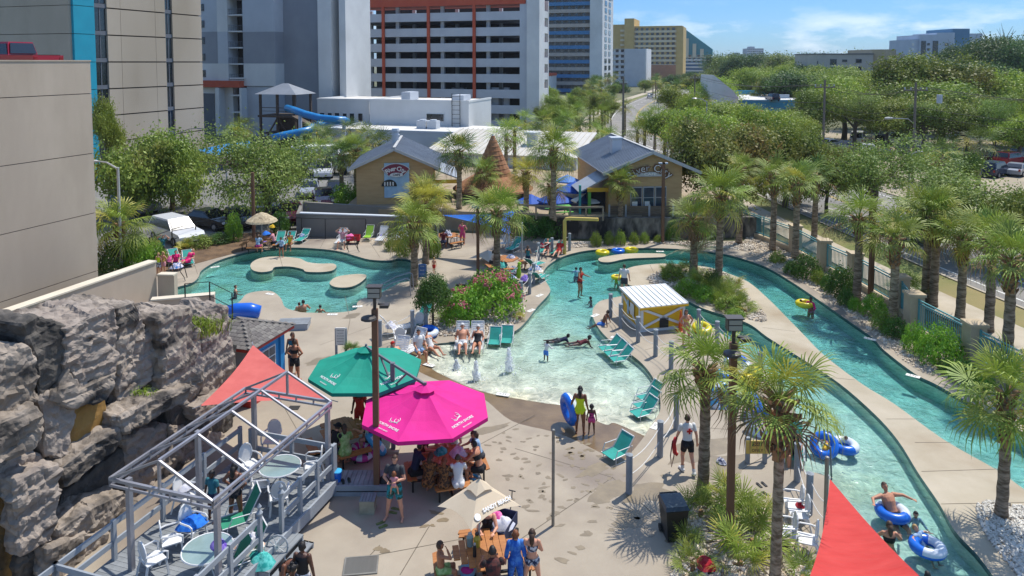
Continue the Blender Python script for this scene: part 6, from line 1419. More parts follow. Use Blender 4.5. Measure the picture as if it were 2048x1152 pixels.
EXS = mat('yellowed_sign', 'b79a48', 'c4a856', 2, .7); b = G(1512, 925); T = thing('exit_sign', 'yellowed exit sign on short grey posts behind the nearest palm', 'sign', b)
for x in (-.28, .28): part(M().box(x-.06, x+.06, -.06, .06, 0, .85), 'post', PST, T)
bd = part(M().box(-.36, .36, -.1, -.065, .35, .78), 'board', EXS, T); text('EXIT', .17, BLACKP, bd, frame((0, -.102, .66), (1,0,0), (0,0,1)), bold=.004); text('ONLY', .14, BLACKP, bd, frame((0, -.102, .46), (1,0,0), (0,0,1)))
T = thing('grab_rail', 'bent steel grab rail beside the exit sign', 'handrail', G(1494, 918)); part(M().tube([(0,0,0),(0,0,.95),(.1,0,1.08),(.9,.3,1.08),(1.0,.35,.95),(1.05,.4,0)], .03, 6), 'tube', ALU, T)
T = thing('grab_rail', 'dark bent handrail at the river steps beside the rope post', 'handrail', G(1612, 922)); part(M().tube([(0,0,0),(0,0,.85),(.1,-.05,.9),(.55,-.5,.75),(.6,-.55,-.4)], .03, 6), 'tube', MAST, T)
T = thing('pool_steps_rail', 'pair of bent rails at the steps of the left pool', 'handrail', G(775, 592))
for y in (0, 1.1): part(M().tube([(1.3,y,0),(1.25,y,.9),(1.1,y,1.0),(.3,y,.75),(-.7,y,.2),(-.9,y,-.4)], .03, 6), 'tube', ALU, T)
for (bx, by, lab) in ((703, 503, 'bent black entry rail at the back edge of the left pool'), (355, 560, 'bent black entry rail at the left end of the left pool')):
    T = thing('entry_rail', lab, 'handrail', G(bx, by))
    for x in (-.35, .35): part(M().tube([(x,.5,0),(x-.1,.3,.9),(x-.15,0,1.0),(x,-.35,.6),(x+.1,-.1,.2),(x+.25,-.3,.05)], .025, 6), 'tube', BLACKP, T)
# depth markers on the deck edge
MRK = mat('marker_tile', 'd9d6cc', rough=.6)
for i, (x, y, rz, s) in enumerate(((1082,562,1.2,'3 FT'),(1082,542,1.4,'3 FT'),(1079,591,.9,'2 FT'),(1062,621,.9,'2 FT'),(1190,631,.8,'2 FT'),(1232,676,-.6,'1 FT'),(858,730,-.5,'0 FT'),(1006,789,-.3,'0 FT'),(1311,852,1.0,'1 FT'),(715,613,.2,'3 FT'),(540,588,-.4,'3 FT'),(665,629,0,'3 FT'),(430,534,.6,'3 FT'),(1740,678,-.7,'3 FT'),(1826,752,-.7,'3 FT'),(1320,503,0,'3 FT'))):
    T = thing('depth_marker', 'small white depth marker tile %s' % ('on the left bank of the wading pool, nearer bend','on the left bank at the river bend','on the left bank below the rope posts','on the left bank nearest the gravel bed','on the hut peninsula tip','beside the blue loungers near the hut','on the wet beach by the reclining woman','on the wet beach below the fountains','at the near right end of the beach','at the near corner of the left pool','on the left pool peninsula','on the near edge of the left pool','at the left end of the left pool','on the right bank by the shrubs','on the right bank near the largest shrub','behind the floats at the back')[i], 'marker', G(x, y, .004 if i not in (6, 7) else -.03), rz, 'pool depth markers')
    part(M().box(-.26, .26, -.12, .12, 0, .012), 'tile', MRK, T); text(s, .16, BLACKP, T, frame((0,0,.0125), (1,0,0), (0,1,0)), extrude=.002)
# drain grate
T = thing('drain_grate', 'square metal drain grate set in the near deck', 'grate', G(722, 1132), .12)
part(M().box(-.44,-.4,-.34,.34,.004,.03).box(.4,.44,-.34,.34,.004,.03).box(-.4,.4,-.34,-.3,.004,.03).box(-.4,.4,.3,.34,.004,.03), 'frame', STEEL, T); part(M().box(-.4,.4,-.3,.3,.004,.008), 'dark_pit', DARKIN, T)
sl_ = M().box(-.4, .4, -.011, .011, .01, .024).mesh('slat', STEEL)
for i in range(17): link('slat', sl_, T, (0, -.28+i*.035, 0))
T = thing('drain_cover', 'small dark square drain cover near the coral sail', 'grate', G(588, 816)); part(M().box(-.2,.2,-.15,.15,.004,.02), 'cover', DARKIN, T)
# wheelie bin
BIN = mat('black_bin_plastic', '1b1e20', '232729', 2, .4); b = G(1346, 1072); T = thing('wheelie_bin', 'black plastic wheelie bin with a closed lid beside the palmetto bed', 'bin', b, .12)
m = M(); lv = [(0,.23,.25),(.2,.25,.27),(.88,.31,.33),(.93,.33,.35)]
for i in range(3):
    (z0,a0,c0),(z1,a1,c1) = lv[i], lv[i+1]; m.add([(-a0,-c0,z0),(a0,-c0,z0),(a0,c0,z0),(-a0,c0,z0),(-a1,-c1,z1),(a1,-c1,z1),(a1,c1,z1),(-a1,c1,z1)], [(0,1,5,4),(1,2,6,5),(2,3,7,6),(3,0,4,7)]+([(3,2,1,0)] if i == 0 else []))
part(m, 'body', BIN, T); part(M().add([(-.34,-.37,.94),(.34,-.37,.94),(.34,.36,.94),(-.34,.36,.94),(-.3,-.3,1.02),(.3,-.3,1.02),(.3,.3,1.04),(-.3,.3,1.04)], [(3,2,1,0),(4,5,6,7),(0,1,5,4),(1,2,6,5),(2,3,7,6),(3,0,4,7)]), 'lid', mat('bin_lid', '23303a', '2c3a45', 2, .3), T)
part(M().tube([(-.25,.34,.95),(-.25,.44,.97),(.25,.44,.97),(.25,.34,.95)], .02, 5), 'handle', BIN, T)
for x in (-.27, .27): part(M().cyl((x-.03,.27,.1), (x+.03,.27,.1), .1, .1, 10), 'wheel', DARKIN, T)
# street furniture beyond
WPO = mat('weathered_pole', '6c6258', '7d7368', 2, .9, stretch=(1,1,.2))
def utility(bx, Z, ty, label, arm=1.2, cob=False):
    c = GZ(bx, ty, Z); T = thing('utility_pole', label, 'utility pole', (c.x, c.y, 0)); part(M().cyl((0,0,0), (0,0,c.z), .17, .12, 8), 'pole', WPO, T)
    part(M().box(-arm, arm, -.06, .06, c.z-.9, c.z-.75), 'crossarm', WPO, T)
    for x in (-arm*.9, -arm*.4, arm*.4, arm*.9): part(M().cyl((x,0,c.z-.75), (x,0,c.z-.5), .06), 'insulator', LGREY, T)
    if cob: part(M().tube([(0,0,c.z-4.5),(-.8,-.2,c.z-3.9),(-2.6,-.4,c.z-3.8)], .05, 6), 'lamp_arm', ALU, T); part(M().ell((-3.0,-.4,c.z-3.8), (.5,.2,.14), 8, 5), 'lamp_head', TRIMG, T)
    return Vector((c.x, c.y, c.z))
u1 = utility(1650, 82, 160, 'weathered utility pole in front of the green belt'); u2 = utility(1832, 76, 165, 'utility pole with a cobra head lamp and transformer', 1.3, True); u3 = utility(1247, 95, 155, 'dark tall pole at the near end of the far road', .5)
u4 = utility(1390, 140, 148, 'far thin utility pole among the bright trees', .9); u0 = Vector((60, 60, 10.5))
part(M().cyl((0,0,0), (0,0,.9), .28, .28, 10), 'transformer', LGREY, bpy.data.objects['utility_pole.001'], at=None).location = (2.4, -.3, u2.z-2.2)
def wires(a, b, label):
    T = thing('power_lines', label, 'cables', a); 
    for dx, dz in ((-1, -.5), (.4, -.5), (1, -.5), (0, -2.6), (0, -3.4)): part(M().tube([(b-a)*t+Vector((dx,0,dz-1.0*math.sin(math.pi*t))) for t in [j/6 for j in range(7)]], .025, 3), 'cable', DARKIN, T)
wires(u4, u1, 'thin power lines from the far pole to the first weathered pole'); wires(u1, u2, 'thin power lines between the two weathered poles'); wires(u2, u0, 'power lines running off to the right edge')
def streetlamp(bx, by, ty, ax, label, m_=TRIMG, Z=None, z=0):
    b = G(bx, by, z) if Z is None else Vector((GZ(bx, 300, Z).x, Z, z)); h = topz(b, ty); k = b.y/FPX; T = thing('street_lamp', label, 'street lamp', b); part(M().cyl((0,0,0), (0,0,h-.3), .11, .08, 8), 'pole', m_, T)
    part(M().tube([(0,0,h-.4), (ax*k*.5,0,h), (ax*k,0,h+.1)], [.06,.05,.04], 6), 'arm', m_, T); part(M().ell((ax*k*1.12,0,h+.08), (abs(ax*k)*.18+.15,.16,.09), 8, 5), 'lamp_head', m_, T)
streetlamp(243, 547, 325, -44, 'pale street lamp standing against the beige wall'); streetlamp(363, 0, 258, 34, 'thin street lamp in front of the precast hotel', MAST, 88); streetlamp(452, 0, 290, -26, 'white street lamp above the blue canopy', TRIMG, 70); streetlamp(1412, 0, 198, -22, 'street lamp above the bright trees', ALU, 98); streetlamp(1335, 0, 240, 26, 'street lamp at the near end of the road', ALU, 82); streetlamp(1316, 0, 190, -18, 'small far street lamp over the receding road', ALU, 170); streetlamp(1820, 0, 305, 18, 'pale lamp top among the airy trees', TRIMG, 58)

# ================================================================== VEHICLES
TYRE = mat('tyre_rubber', '17171a', rough=.9); HUB = mat('wheel_hub', '8a8c90', rough=.35, metal=.5); WIN = mat('car_glass', '151a1f', rough=.08, spec=.9); HLT = mat('headlight', 'd8dadc', rough=.2); TLT = mat('tail_light', '8c1414', rough=.3)
PAINT = {n: mat('car_'+n, c, rough=.22, spec=.6) for n, c in (('white','c9cacb'),('black','141518'),('maroon','4a1220'),('red','9a1228'),('silver2','8d9196'),('dark_blue','1c2a44'),('grey','55585c'),('pale_blue','5d7f9e'),('gold','8c8266'))}
def car(kind, p, rz, paint, label, group=None):
    L, W, H = {'sedan': (4.6,1.8,1.45), 'suv': (4.8,1.9,1.75), 'van': (5.4,2.0,2.1), 'pickup': (5.6,1.95,1.85)}[kind]; T = thing('parked_car' if group else 'car', label, {'van': 'van', 'pickup': 'pickup truck'}.get(kind, 'car'), p, rz, group); m_ = PAINT[paint]; h = L/2
    prof = {'sedan': [(-h,.35),(-h,.8),(-h+.35,.92),(-h+1.0,.95),(h-1.25,.95),(h-.2,.78),(h,.6),(h,.32)], 'suv': [(-h,.38),(-h,1.0),(-h+.2,1.08),(h-1.3,1.05),(h-.2,.92),(h,.7),(h,.35)], 'van': [(-h,.4),(-h,1.15),(h-.95,1.15),(h-.15,.95),(h,.75),(h,.35)], 'pickup': [(-h,.5),(-h,1.05),(h-1.5,1.08),(h-.2,1.0),(h,.8),(h,.42)]}[kind]
    cab = {'sedan': [(-h+.75,.94),(-h+1.35,H),(h-2.15,H),(h-1.3,.94)], 'suv': [(-h+.12,1.06),(-h+.45,H),(h-2.0,H),(h-1.25,1.04)], 'van': [(-h+.04,1.14),(-h+.12,H),(h-1.6,H),(h-.95,1.14)], 'pickup': [(-.85,1.06),(-.65,H),(h-2.2,H),(h-1.45,1.07)]}[kind]
    def ext(pf, w0, w1=None):
        w1 = w1 or w0; n = len(pf); zs = [z for x, z in pf]; mid = (min(zs)+max(zs))/2; m = M(); wd = [w1 if z > mid else w0 for x, z in pf]
        m.add([(x,-w,z) for (x, z), w in zip(pf, wd)]+[(x,w,z) for (x, z), w in zip(pf, wd)], [tuple(range(n)), tuple(reversed(range(n, 2*n)))]+[(i, n+i, n+(i+1) % n, (i+1) % n) for i in range(n)]); return m
    part(ext(prof, W/2*.97, W/2), 'body', m_, T); part(ext(cab, W/2*.95, W/2*.78), 'cabin', m_, T)
    cx = sum(x for x, z in cab)/4; g2 = [(cx+(x-cx)*(.93 if z < H-.01 else .9), z+(.06 if z < H-.01 else -.12)) for x, z in cab]
    part(ext(g2, W/2*.97, W/2*.845), 'side_window', WIN, T)
    (xb, zb), (xc, zc), (xd, zd), (xe, ze) = cab
    part(M().slab([(xd+.09,-W*.36,zd-.05),(xe+.02,-W*.42,ze+.05),(xe+.02,W*.42,ze+.05),(xd+.09,W*.36,zd-.05)], .03), 'windscreen', WIN, T); part(M().slab([(xc-.05,-W*.36,zc-.08),(xc-.05,W*.36,zc-.08),(xb-.0,W*.42,zb+.1),(xb-.0,-W*.42,zb+.1)], -.04), 'rear_window', WIN, T)
    if kind == 'pickup': part(M().box(-h+.12, -.95, -W/2+.12, W/2-.12, 1.0, 1.09), 'load_bed', DARKIN, T)
    for x in (-h*.6, h*.62):
        for s in (-1, 1):
            w_ = part(M().cyl((x, s*(W/2-.2), .34), (x, s*(W/2+.02), .34), .34, .34, 14), 'wheel', TYRE, T); part(M().cyl((x, s*(W/2+.0), .34), (x, s*(W/2+.03), .34), .2, .2, 10), 'hub', HUB, w_)
    for s in (-1, 1): part(M().box(h-.12, h+.02, s*W*.36-.18, s*W*.36+.18, .62, .76), 'headlight', HLT, T); part(M().box(-h-.02, -h+.08, s*W*.42-.1, s*W*.42+.1, .7, .95), 'tail_light', TLT, T)
    return T
c = GZ(60, 105, 42.5); car('pickup', Vector((-29.8, 42.5, 12.34)), RZ+math.pi, 'red', 'red pickup truck on the roof deck of the nearest beige building')
car('suv', G(352, 482), R(-38), 'white', 'white minivan parked behind the thin fence at the left'); car('sedan', G(420, 455), R(-25), 'black', 'black car beside the white minivan'); car('sedan', G(475, 452), R(-60), 'black', 'black car in the shade of the pale airy tree'); car('sedan', G(583, 440), R(-65), 'maroon', 'maroon car by the end of the grey ramp wall'); car('sedan', G(648, 408), R(-70), 'maroon', 'maroon car behind the grey ramp wall'); car('sedan', G(672, 392), R(-75), 'black', 'black car at the left café corner'); car('suv', G(530, 425), R(-62), 'grey', 'grey car under the pale airy tree'); car('suv', G(270, 425), R(-30), 'silver2', 'silver car half hidden by the palm at the beige wall'); car('sedan', G(620, 390), R(-75), 'silver2', 'silver car behind the maroon ones'); car('van', G(650, 352), R(-80), 'white', 'white van far back in the shaded car park')
T = thing('box_truck', 'white box truck far back behind the café palms', 'truck', G(640, 348), R(8)); part(M().box(-3, 2.2, -1.2, 1.2, .8, 3.4), 'box', WHITE, T); part(M().box(2.25, 3.6, -1.1, 1.1, .5, 2.3), 'cab', WHITE, T)
for x in (-2, 2.8):
    for s in (-1, 1): part(M().cyl((x, s*.95, .45), (x, s*1.2, .45), .45), 'wheel', TYRE, T)
LOT = 'cars in the roadside lot'
for (k, x, y, a, p, l) in (('van',1715,288,60,'white','white van in the back row of the roadside lot'),('suv',1758,290,70,'dark_blue','dark blue SUV right of the white van'),('pickup',1792,288,60,'white','white pickup in the back row of the lot'),('suv',1645,306,20,'black','black SUV at the left end of the lot'),('sedan',1692,300,60,'silver2','silver car in front of the white van'),('sedan',1735,307,70,'white','white car in the middle of the lot'),('sedan',1675,322,30,'pale_blue','pale blue car half hidden by the airy tree'),('pickup',1982,328,20,'black','black pickup at the right of the lot'),('suv',2020,330,30,'red','red car at the right edge of the lot'),('suv',1948,352,40,'silver2','silver SUV nearest in the lot'),('sedan',2035,350,40,'silver2','silver car at the right edge below the red one'),('sedan',1612,300,10,'grey','grey car behind the olive oak'),('sedan',1840,300,60,'silver2','silver car behind the utility pole'),('sedan',1870,325,50,'grey','grey car under the lot palm'),('suv',1630,330,0,'white','white SUV by the kerb beyond the street'),('sedan',1915,330,35,'black','black car between the lot palm and the black pickup'),('suv',1990,352,35,'dark_blue','dark blue SUV in the front row of the lot'),('sedan',1770,316,60,'maroon','maroon car in the front row of the lot'),('suv',1805,306,60,'grey','grey SUV behind the airy tree'),('sedan',1660,296,30,'white','white car beside the first weathered pole'),('pickup',2042,318,25,'white','white pickup in the back row at the right edge')):
    car(k, G(x, y), R(a), p, l, LOT)
car('sedan', G(1812, 476), R(100), 'dark_blue', 'dark blue car driving on the street behind the fence'); car('suv', G(1320, 205), R(80), 'black', 'black car far off on the receding road'); car('suv', G(1300, 196), R(80), 'white', 'white car far off on the receding road'); car('suv', GZ(1545, 202, 165), R(90), 'dark_blue', 'dark SUV parked on the turquoise roof deck')
# ================================================================== FURNITURE
WPL = mat('white_resin', 'd2d2d0', 'dadad8', 2, .45); TSL = mat('teal_sling', '1b8577', '24968a', 3, .75); GSL = mat('green_sling', '1f7a5c', '2a8868', 3, .75); TUBEW = mat('white_frame', 'cfcfcc', rough=.4)
WOODT = mat('varnished_slat', '9c6230', 'b0753e', 3, .6, stretch=(1, 6, 6)); BLKF = mat('black_frame', '1a1a1b', rough=.5)
GLT = mat('frosted_glass', '7f9490', '8fa39e', 2, .12, spec=.8)
def armchair():
    T = thing('armchair', 'x', 'chair'); part(M().box(-.24,.24,-.22,.24,.40,.43), 'seat', WPL, T)
    b = M(); o = [(.21*math.sin(a), -.2-.1*(.28+.26*math.cos(a)), .70+.27*math.cos(a)) for a in [2*math.pi*i/14 for i in range(14)]]; b.tube(o, .022, 5, closed=True)
    b.poly([(x*.9, y, .70+(z-.70)*.9) for x, y, z in o]); part(b, 'backrest', WPL, T); part(M().bar((-.14,-.2,.43), (-.16,-.25,.52), .04), 'back_support', WPL, T)
    for s in (-1, 1):
        part(M().tube([(s*.22,-.24,.66),(s*.27,-.1,.66),(s*.28,.18,.65),(s*.27,.25,.6),(s*.26,.25,.4)], .024, 5), 'armrest', WPL, T)
        part(M().bar((s*.23,.22,.41), (s*.27,.27,0), .045), 'leg', WPL, T); part(M().bar((s*.21,-.2,.41), (s*.25,-.29,0), .045), 'leg', WPL, T)
    return T
def lounger(m_, fm, ang=40, seat=.28, strap=False, L=.95, bl=.8):
    T = thing('lounge_chair', 'x', 'lounge chair'); a = R(ang); bx = -math.cos(a)*bl; bz = math.sin(a)*bl
    def panel(p, q, name):
        p, q = Vector(p), Vector(q); n = 9 if strap else 1
        if not strap: return part(M().slab([p+Vector((-.26,0,0)), p+Vector((.26,0,0)), q+Vector((.26,0,0)), q+Vector((-.26,0,0))], .015), name, m_, T)
        for i in range(n): u, v = p.lerp(q, (i+.08)/n), p.lerp(q, (i+.85)/n); part(M().slab([u+Vector((-.26,0,0)), u+Vector((.26,0,0)), v+Vector((.26,0,0)), v+Vector((-.26,0,0))], .012), 'strap', m_, T)
    panel((0,0,seat), (0,L,seat-.02), 'seat_sling'); panel((0,bx,seat+bz), (0,0,seat), 'back_sling')
    for s in (-1, 1):
        part(M().tube([(s*.29,bx,seat+bz),(s*.29,0,seat),(s*.29,L,seat-.02)], .018, 5), 'side_frame', fm, T)
        part(M().tube([(s*.3,L*.8,seat),(s*.3,L*.8,.02),(s*.3,-.25,.02),(s*.3,-.3,seat+.2),(s*.31,.35,seat+.22),(s*.31,.45,seat)], .016, 5), 'leg_frame', fm, T)
    part(M().bar((-.29,bx,seat+bz), (.29,bx,seat+bz), .03), 'head_bar', fm, T); return T
def roundtable():
    T = thing('glass_table', 'x', 'table'); part(M().cyl((0,0,.70), (0,0,.715), .58, .58, 24), 'table_top', GLT, T); part(M().tube([(.59*math.cos(a), .59*math.sin(a), .71) for a in [2*math.pi*i/24 for i in range(24)]], .022, 5, closed=True), 'rim', WPL, T)
    for i in range(4): a = i*math.pi/2+.4; part(M().tube([(.1*math.cos(a),.1*math.sin(a),.35),(.35*math.cos(a),.35*math.sin(a),.68)], .018, 5).tube([(.1*math.cos(a),.1*math.sin(a),.35),(.45*math.cos(a),.45*math.sin(a),0)], .018, 5), 'leg', WPL, T)
    return T
def picnic(hexa=True, wood=WOODT):
    T = thing('picnic_table', 'x', 'table')
    n = 9 if hexa else 8; W = .78
    for i in range(n):
        x0 = -W+2*W*i/n; x1 = x0+2*W/n-.012; xm = (x0+x1)/2; h = (min(W*.98, (W*1.25-abs(xm))*.95) if hexa else .8)
        part(M().box(x0, x1, -h, h, .72, .755), 'plank', wood, T)
    part(M().bar((-.6,0,.69), (.6,0,.69), .06).bar((0,-.6,.69), (0,.6,.69), .06).bar((0,0,.69), (0,0,.1), .09), 'frame', BLKF, T)
    for a in (0, 90, 180, 270):
        q = Euler((0,0,R(a))).to_matrix(); tr = lambda x, y, z: q@Vector((x, y, z))
        for k in range(2): part(M().slab([tr(-.55,.98+k*.15,.45), tr(.55,.98+k*.15,.45), tr(.5,1.12+k*.15,.45), tr(-.5,1.12+k*.15,.45)][::1], .035), 'bench_plank', wood, T)
        part(M().bar(tr(0,.2,.1), tr(0,1.1,.1), .06).bar(tr(-.4,1.1,.42), tr(-.4,1.1,.0), .05).bar(tr(.4,1.1,.42), tr(.4,1.1,0), .05).bar(tr(-.45,1.1,.4), tr(.45,1.1,.4), .05), 'bench_frame', BLKF, T)
    return T
def place(proto, first, loc, rz, label, group):
    if not first: first.append(1); proto.location = loc; proto.rotation_euler = (0,0,rz); tag(proto, label, None, group); return proto
    return dup(proto, loc, rz, label, group)
AC, u = armchair(), []
dk = lambda x, y: G(x, y, DZ+.002)
for (p, rz, lab) in ((dk(343,1110), -60, 'white armchair on the deck left of the near glass table'),(dk(306,1150), -40, 'white armchair on the deck at the bottom left corner of the rail'),(dk(385,1085), -110, 'white armchair under the bright blue towel on the deck'),(dk(372,1020), -100, 'white armchair with a white towel at the rock side of the deck'),(dk(520,995), -70, 'white armchair on the deck left of the far glass table'),(dk(628,955), 100, 'white armchair on the deck right of the far glass table'),(dk(558,1020), 20, 'white armchair with a blue pad near the deck opening'),(dk(500,955), -130, 'white armchair behind the far glass table'),(dk(545,905), 180, 'white armchair at the far end of the deck'),
    (G(1586,1035), 78, 'white armchair nearest the palm among those at the rope'),(G(1597,1056), 82, 'white armchair holding a red towel by the rope posts'),(G(1614,1108), 70, 'white armchair closest to the red sail'),(G(1572,1092), 80, 'white armchair half behind the nearest palm trunk'),(G(800,692), 10, 'white armchair with an oval back behind the wading pool'),(G(838,660), 15, 'white armchair draped with a white towel near the topiary'),(G(1020,496), -30, 'white armchair under the second blue sail'),(G(1008,498), 160, 'second white armchair under the blue sail beside the palm'),(G(905,486), -60, 'white armchair by the pink swimsuit woman')):
    place(AC, u, p, R(rz), lab, 'white resin armchairs')
LT, u = lounger(TSL, TUBEW), []; SCH, us = lounger(TSL, TUBEW, 50, .24, False, .52, .62), []
LG = 'teal sling lounge chairs'
for (x, y, z, rz, lab) in ((990,689,-.18,175,'left teal lounge chair of the pair in the wading pool by the gravel'),(1014,686,-.2,175,'right teal lounge chair of the pair in the wading pool by the gravel'),(1222,704,-.2,105,'farthest teal lounge chair in the shallows beside the hut peninsula'),(1233,714,-.2,105,'middle teal lounge chair in the shallows beside the hut peninsula'),(1245,726,-.2,105,'nearest teal lounge chair in the shallows beside the hut peninsula'),(1301,802,-.18,115,'farthest of three teal lounge chairs at the right of the beach'),(1295,818,-.16,115,'middle of three teal lounge chairs at the right of the beach'),(1290,834,-.15,115,'nearest of three teal lounge chairs at the right of the beach'),(1238,915,-.02,125,'teal lounge chair alone on the wet concrete near the rope post'),
    (607,482,0,170,'teal lounge chair with a towel against the grey ramp wall'),(560,488,0,185,'teal backed chair beside the straw umbrella table'),(1090,505,0,150,'teal lounge chair right of the blue sail with a red towel'),(1117,508,0,150,'teal lounge chair under the seated woman at the pool rope'),(1066,538,0,-40,'teal lounge chair by the rope posts behind the oleander'),(1075,565,0,-30,'teal lounge chair beside the lime float behind the oleander'),(1030,500,0,150,'teal lounge chair under the second blue sail'),(376,528,0,-150,'teal lounge chair under the woman in pink at the left'),(350,525,0,-140,'teal chair beside the children at the left pool'),(1015,560,0,80,'teal lounge chair behind the pink oleander'),(845,645,0,160,'teal high backed chair behind the topiary')):
    place(*((SCH, us) if z else (LT, u)), G(x, y, z), R(rz), lab, LG)
LG2, u = lounger(GSL, TUBEW, 62, .36, False, .6), []
for (p, rz, lab) in ((dk(490,1058), 120, 'green sling chair standing on the deck by the near glass table'),(G(500,1130), 125, 'green sling chair with a striped towel outside the deck rail'),(G(470,1160), 125, 'green sling chair nearest the picture bottom outside the deck rail')): place(LG2, u, p, R(rz), lab, 'green sling chairs by the deck')
LW, u = lounger(WPL, TUBEW, 55, .36, True, 1.2), []
for (x, y, z, rz, lab) in ((766,482,0,175,'tall white strap chaise at the back of the left pool'),(796,482,0,160,'white strap chaise with towels right of the tall one'),(815,480,0,165,'white strap chaise behind the palm clump'),(832,706,0,150,'white strap chaise under the man at the wading pool edge'),(800,725,-.03,165,'white strap chaise under the orange capped woman'),(925,692,-.15,180,'white chair under the man of the seated couple'),(955,692,-.15,180,'white chair under the woman of the seated couple'),(782,672,0,-60,'white lounger with towels beside the rope posts'),(685,487,0,180,'white chair under the man stretching at the back')): place(LW, u, G(x, y, z), R(rz), lab, 'white strap lounge chairs')
lm = lounger(mat('lime_sling', '8fc02c', rough=.7), TUBEW, 55, .36, True, .6); lm.location = G(738,480); lm.rotation_euler = (0,0,R(175)); tag(lm, 'lime green strap chair against the grey ramp wall', 'lounge chair')
GT, u = roundtable(), []
tp = lambda x, y: (lambda q: Vector((q.x, q.y, DZ+.002)))(G(x, y, DZ+.71))
place(GT, u, tp(560,932), 0, 'round glass table on the far half of the deck', 'round glass tables'); place(GT, u, tp(415,1097), .5, 'round glass table on the near half of the deck', 'round glass tables')
PT, u = picnic(), []
gt = lambda x, y: (lambda q: Vector((q.x, q.y, 0)))(G(x, y, .75))
TB = {'pink': gt(893,912), 'green': gt(690,856), 'tan': gt(968,1098), 'back': gt(1012,517), 'shade': gt(895,470), 'straw': gt(520,478)}
for k, rz, lab in (('pink',15,'octagonal picnic table crowded with people under the magenta umbrella'),('green',30,'picnic table in the shade of the green umbrella'),('tan',10,'slatted picnic table under the small tan umbrella'),('back',20,'picnic table behind the shaggy palm under the blue sail'),('shade',40,'picnic table in the dark shade by the palm clump'),('straw',0,'picnic table under the straw umbrella')): place(PT, u, TB[k], R(rz), lab, 'picnic tables')
pt2 = thing('picnic_table', 'lime green picnic table on the café terrace behind the rail', 'table', G(1118, 432, 1.5), .2); LIM = MATS['lime_paint']
for i in range(6): part(M().box(-.9, .9, -.42+i*.14, -.29+i*.14, .72, .76), 'plank', LIM, pt2)
for s in (-1, 1): part(M().box(-.9, .9, s*.75-.14, s*.75+.14, .42, .46), 'bench', LIM, pt2); part(M().bar((s*.6,-.75,.42), (s*.6,.75,.42), .06).bar((s*.6,-.3,.72), (s*.6,-.7,0), .07).bar((s*.6,.3,.72), (s*.6,.7,0), .07), 'trestle', LIM, pt2)
# floats
VB = mat('blue_vinyl', '0f5fc4', '1a6cd0', 1, .25, spec=.6); VW = mat('white_vinyl', 'cfd6dc', rough=.25); VY = mat('yellow_vinyl', 'd8c41c', 'e0cc28', 1, .25); VP = mat('pink_vinyl', 'c43a94', 'cc4a9e', 1, .25); VT = mat('aqua_vinyl', '3a9fd0', '4aabd8', 1, .25)
def torus(Rr, r, m1, m2=None, rep=0, n=28, k=10):
    m = M()
    for i in range(n):
        a = 2*math.pi*i/n
        for j in range(k): b = 2*math.pi*j/k; m.v.append(((Rr+r*math.cos(b))*math.cos(a), (Rr+r*math.cos(b))*math.sin(a), r*math.sin(b)))
    for i in range(n):
        for j in range(k):
            m.f.append((i*k+j, ((i+1) % n)*k+j, ((i+1) % n)*k+(j+1) % k, i*k+(j+1) % k)); top = math.sin(2*math.pi*(j+.5)/k) > .25
            m.mi.append(1 if m2 and ((top and (i//2) % 2 == 0) if rep else top and i > n*.45) else 0)
    return m.mesh('ring', [m1, m2 or m1], True)
RINGS = {'b': torus(.38,.17,VB,VW), 'y': torus(.38,.16,VY), 'B': torus(.36,.16,VB), 't': torus(.38,.17,VT,VW,1), 'p': torus(.34,.15,VP,VW,1), 'yk': torus(.27,.12,VY)}
def ring(k, p, label, rot=(0,0,0), s=.9, group='swim rings'):
    T = thing('swim_ring', label, 'swim ring', p, 0, group, rot); o = link('ring', RINGS[k], T, None, None, s); part(M().cyl((.38*s,0,.15*s), (.38*s,0,.19*s), .018), 'valve', VW, T); return T
WL = -.084
ring('y', G(1205,507,WL)+Vector((0,0,.08)), 'left yellow ring of the three floating behind the concrete bar'); ring('B', G(1236,504,WL)+Vector((0,0,.08)), 'blue ring between the two yellow ones behind the concrete bar'); ring('y', G(1263,502,WL)+Vector((0,0,.08)), 'right yellow ring of the three floating behind the concrete bar')
ring('y', G(1404,664,.0)+Vector((0,0,.2)), 'yellow ring lying on the bank behind the yellow hut', (.25,0,0)); ring('b', G(856,672)+Vector((0,0,.2)), 'blue ring lying beside the gravel bed and chairs', (.15,0,0), .95)
ring('b', G(1688,896,WL)+Vector((0,0,.09)), 'blue and white ring carrying a child in the near channel', (0,0,2.2)); ring('B', G(1648,902,WL)+Vector((0,0,.2)), 'blue ring tipped up against the other in the near channel', (.7,-.4,0)); ring('b', G(1785,1030,WL)+Vector((0,0,.09)), 'blue ring under the man in sunglasses', (0,0,2.6), .88); ring('b', G(1855,1100,WL)+Vector((0,0,.09)), 'blue and white ring under the small child at the lower right', (0,0,1.0), .85)
ring('yk', G(1609,610,WL)+Vector((0,0,.08)), 'yellow child ring beside the pink shirted woman', (0,0,0), 1.25); ring('yk', G(1233,556,WL)+Vector((0,0,.06)), 'yellow child ring in the river pool by the island tip')
ring('b', G(1139,852)+Vector((0,0,.62)), 'blue and white ring carried upright by the woman in the neon swimsuit', (0,R(82),R(20)), 1.05)
ring('p', G(724,915)+Vector((0,0,.2)), 'pink and white ring lying in the magenta umbrella shade', (.2,.1,0)); ring('t', G(752,905)+Vector((0,0,.32)), 'aqua ring leaning on the pink one', (0,R(55),R(30)))
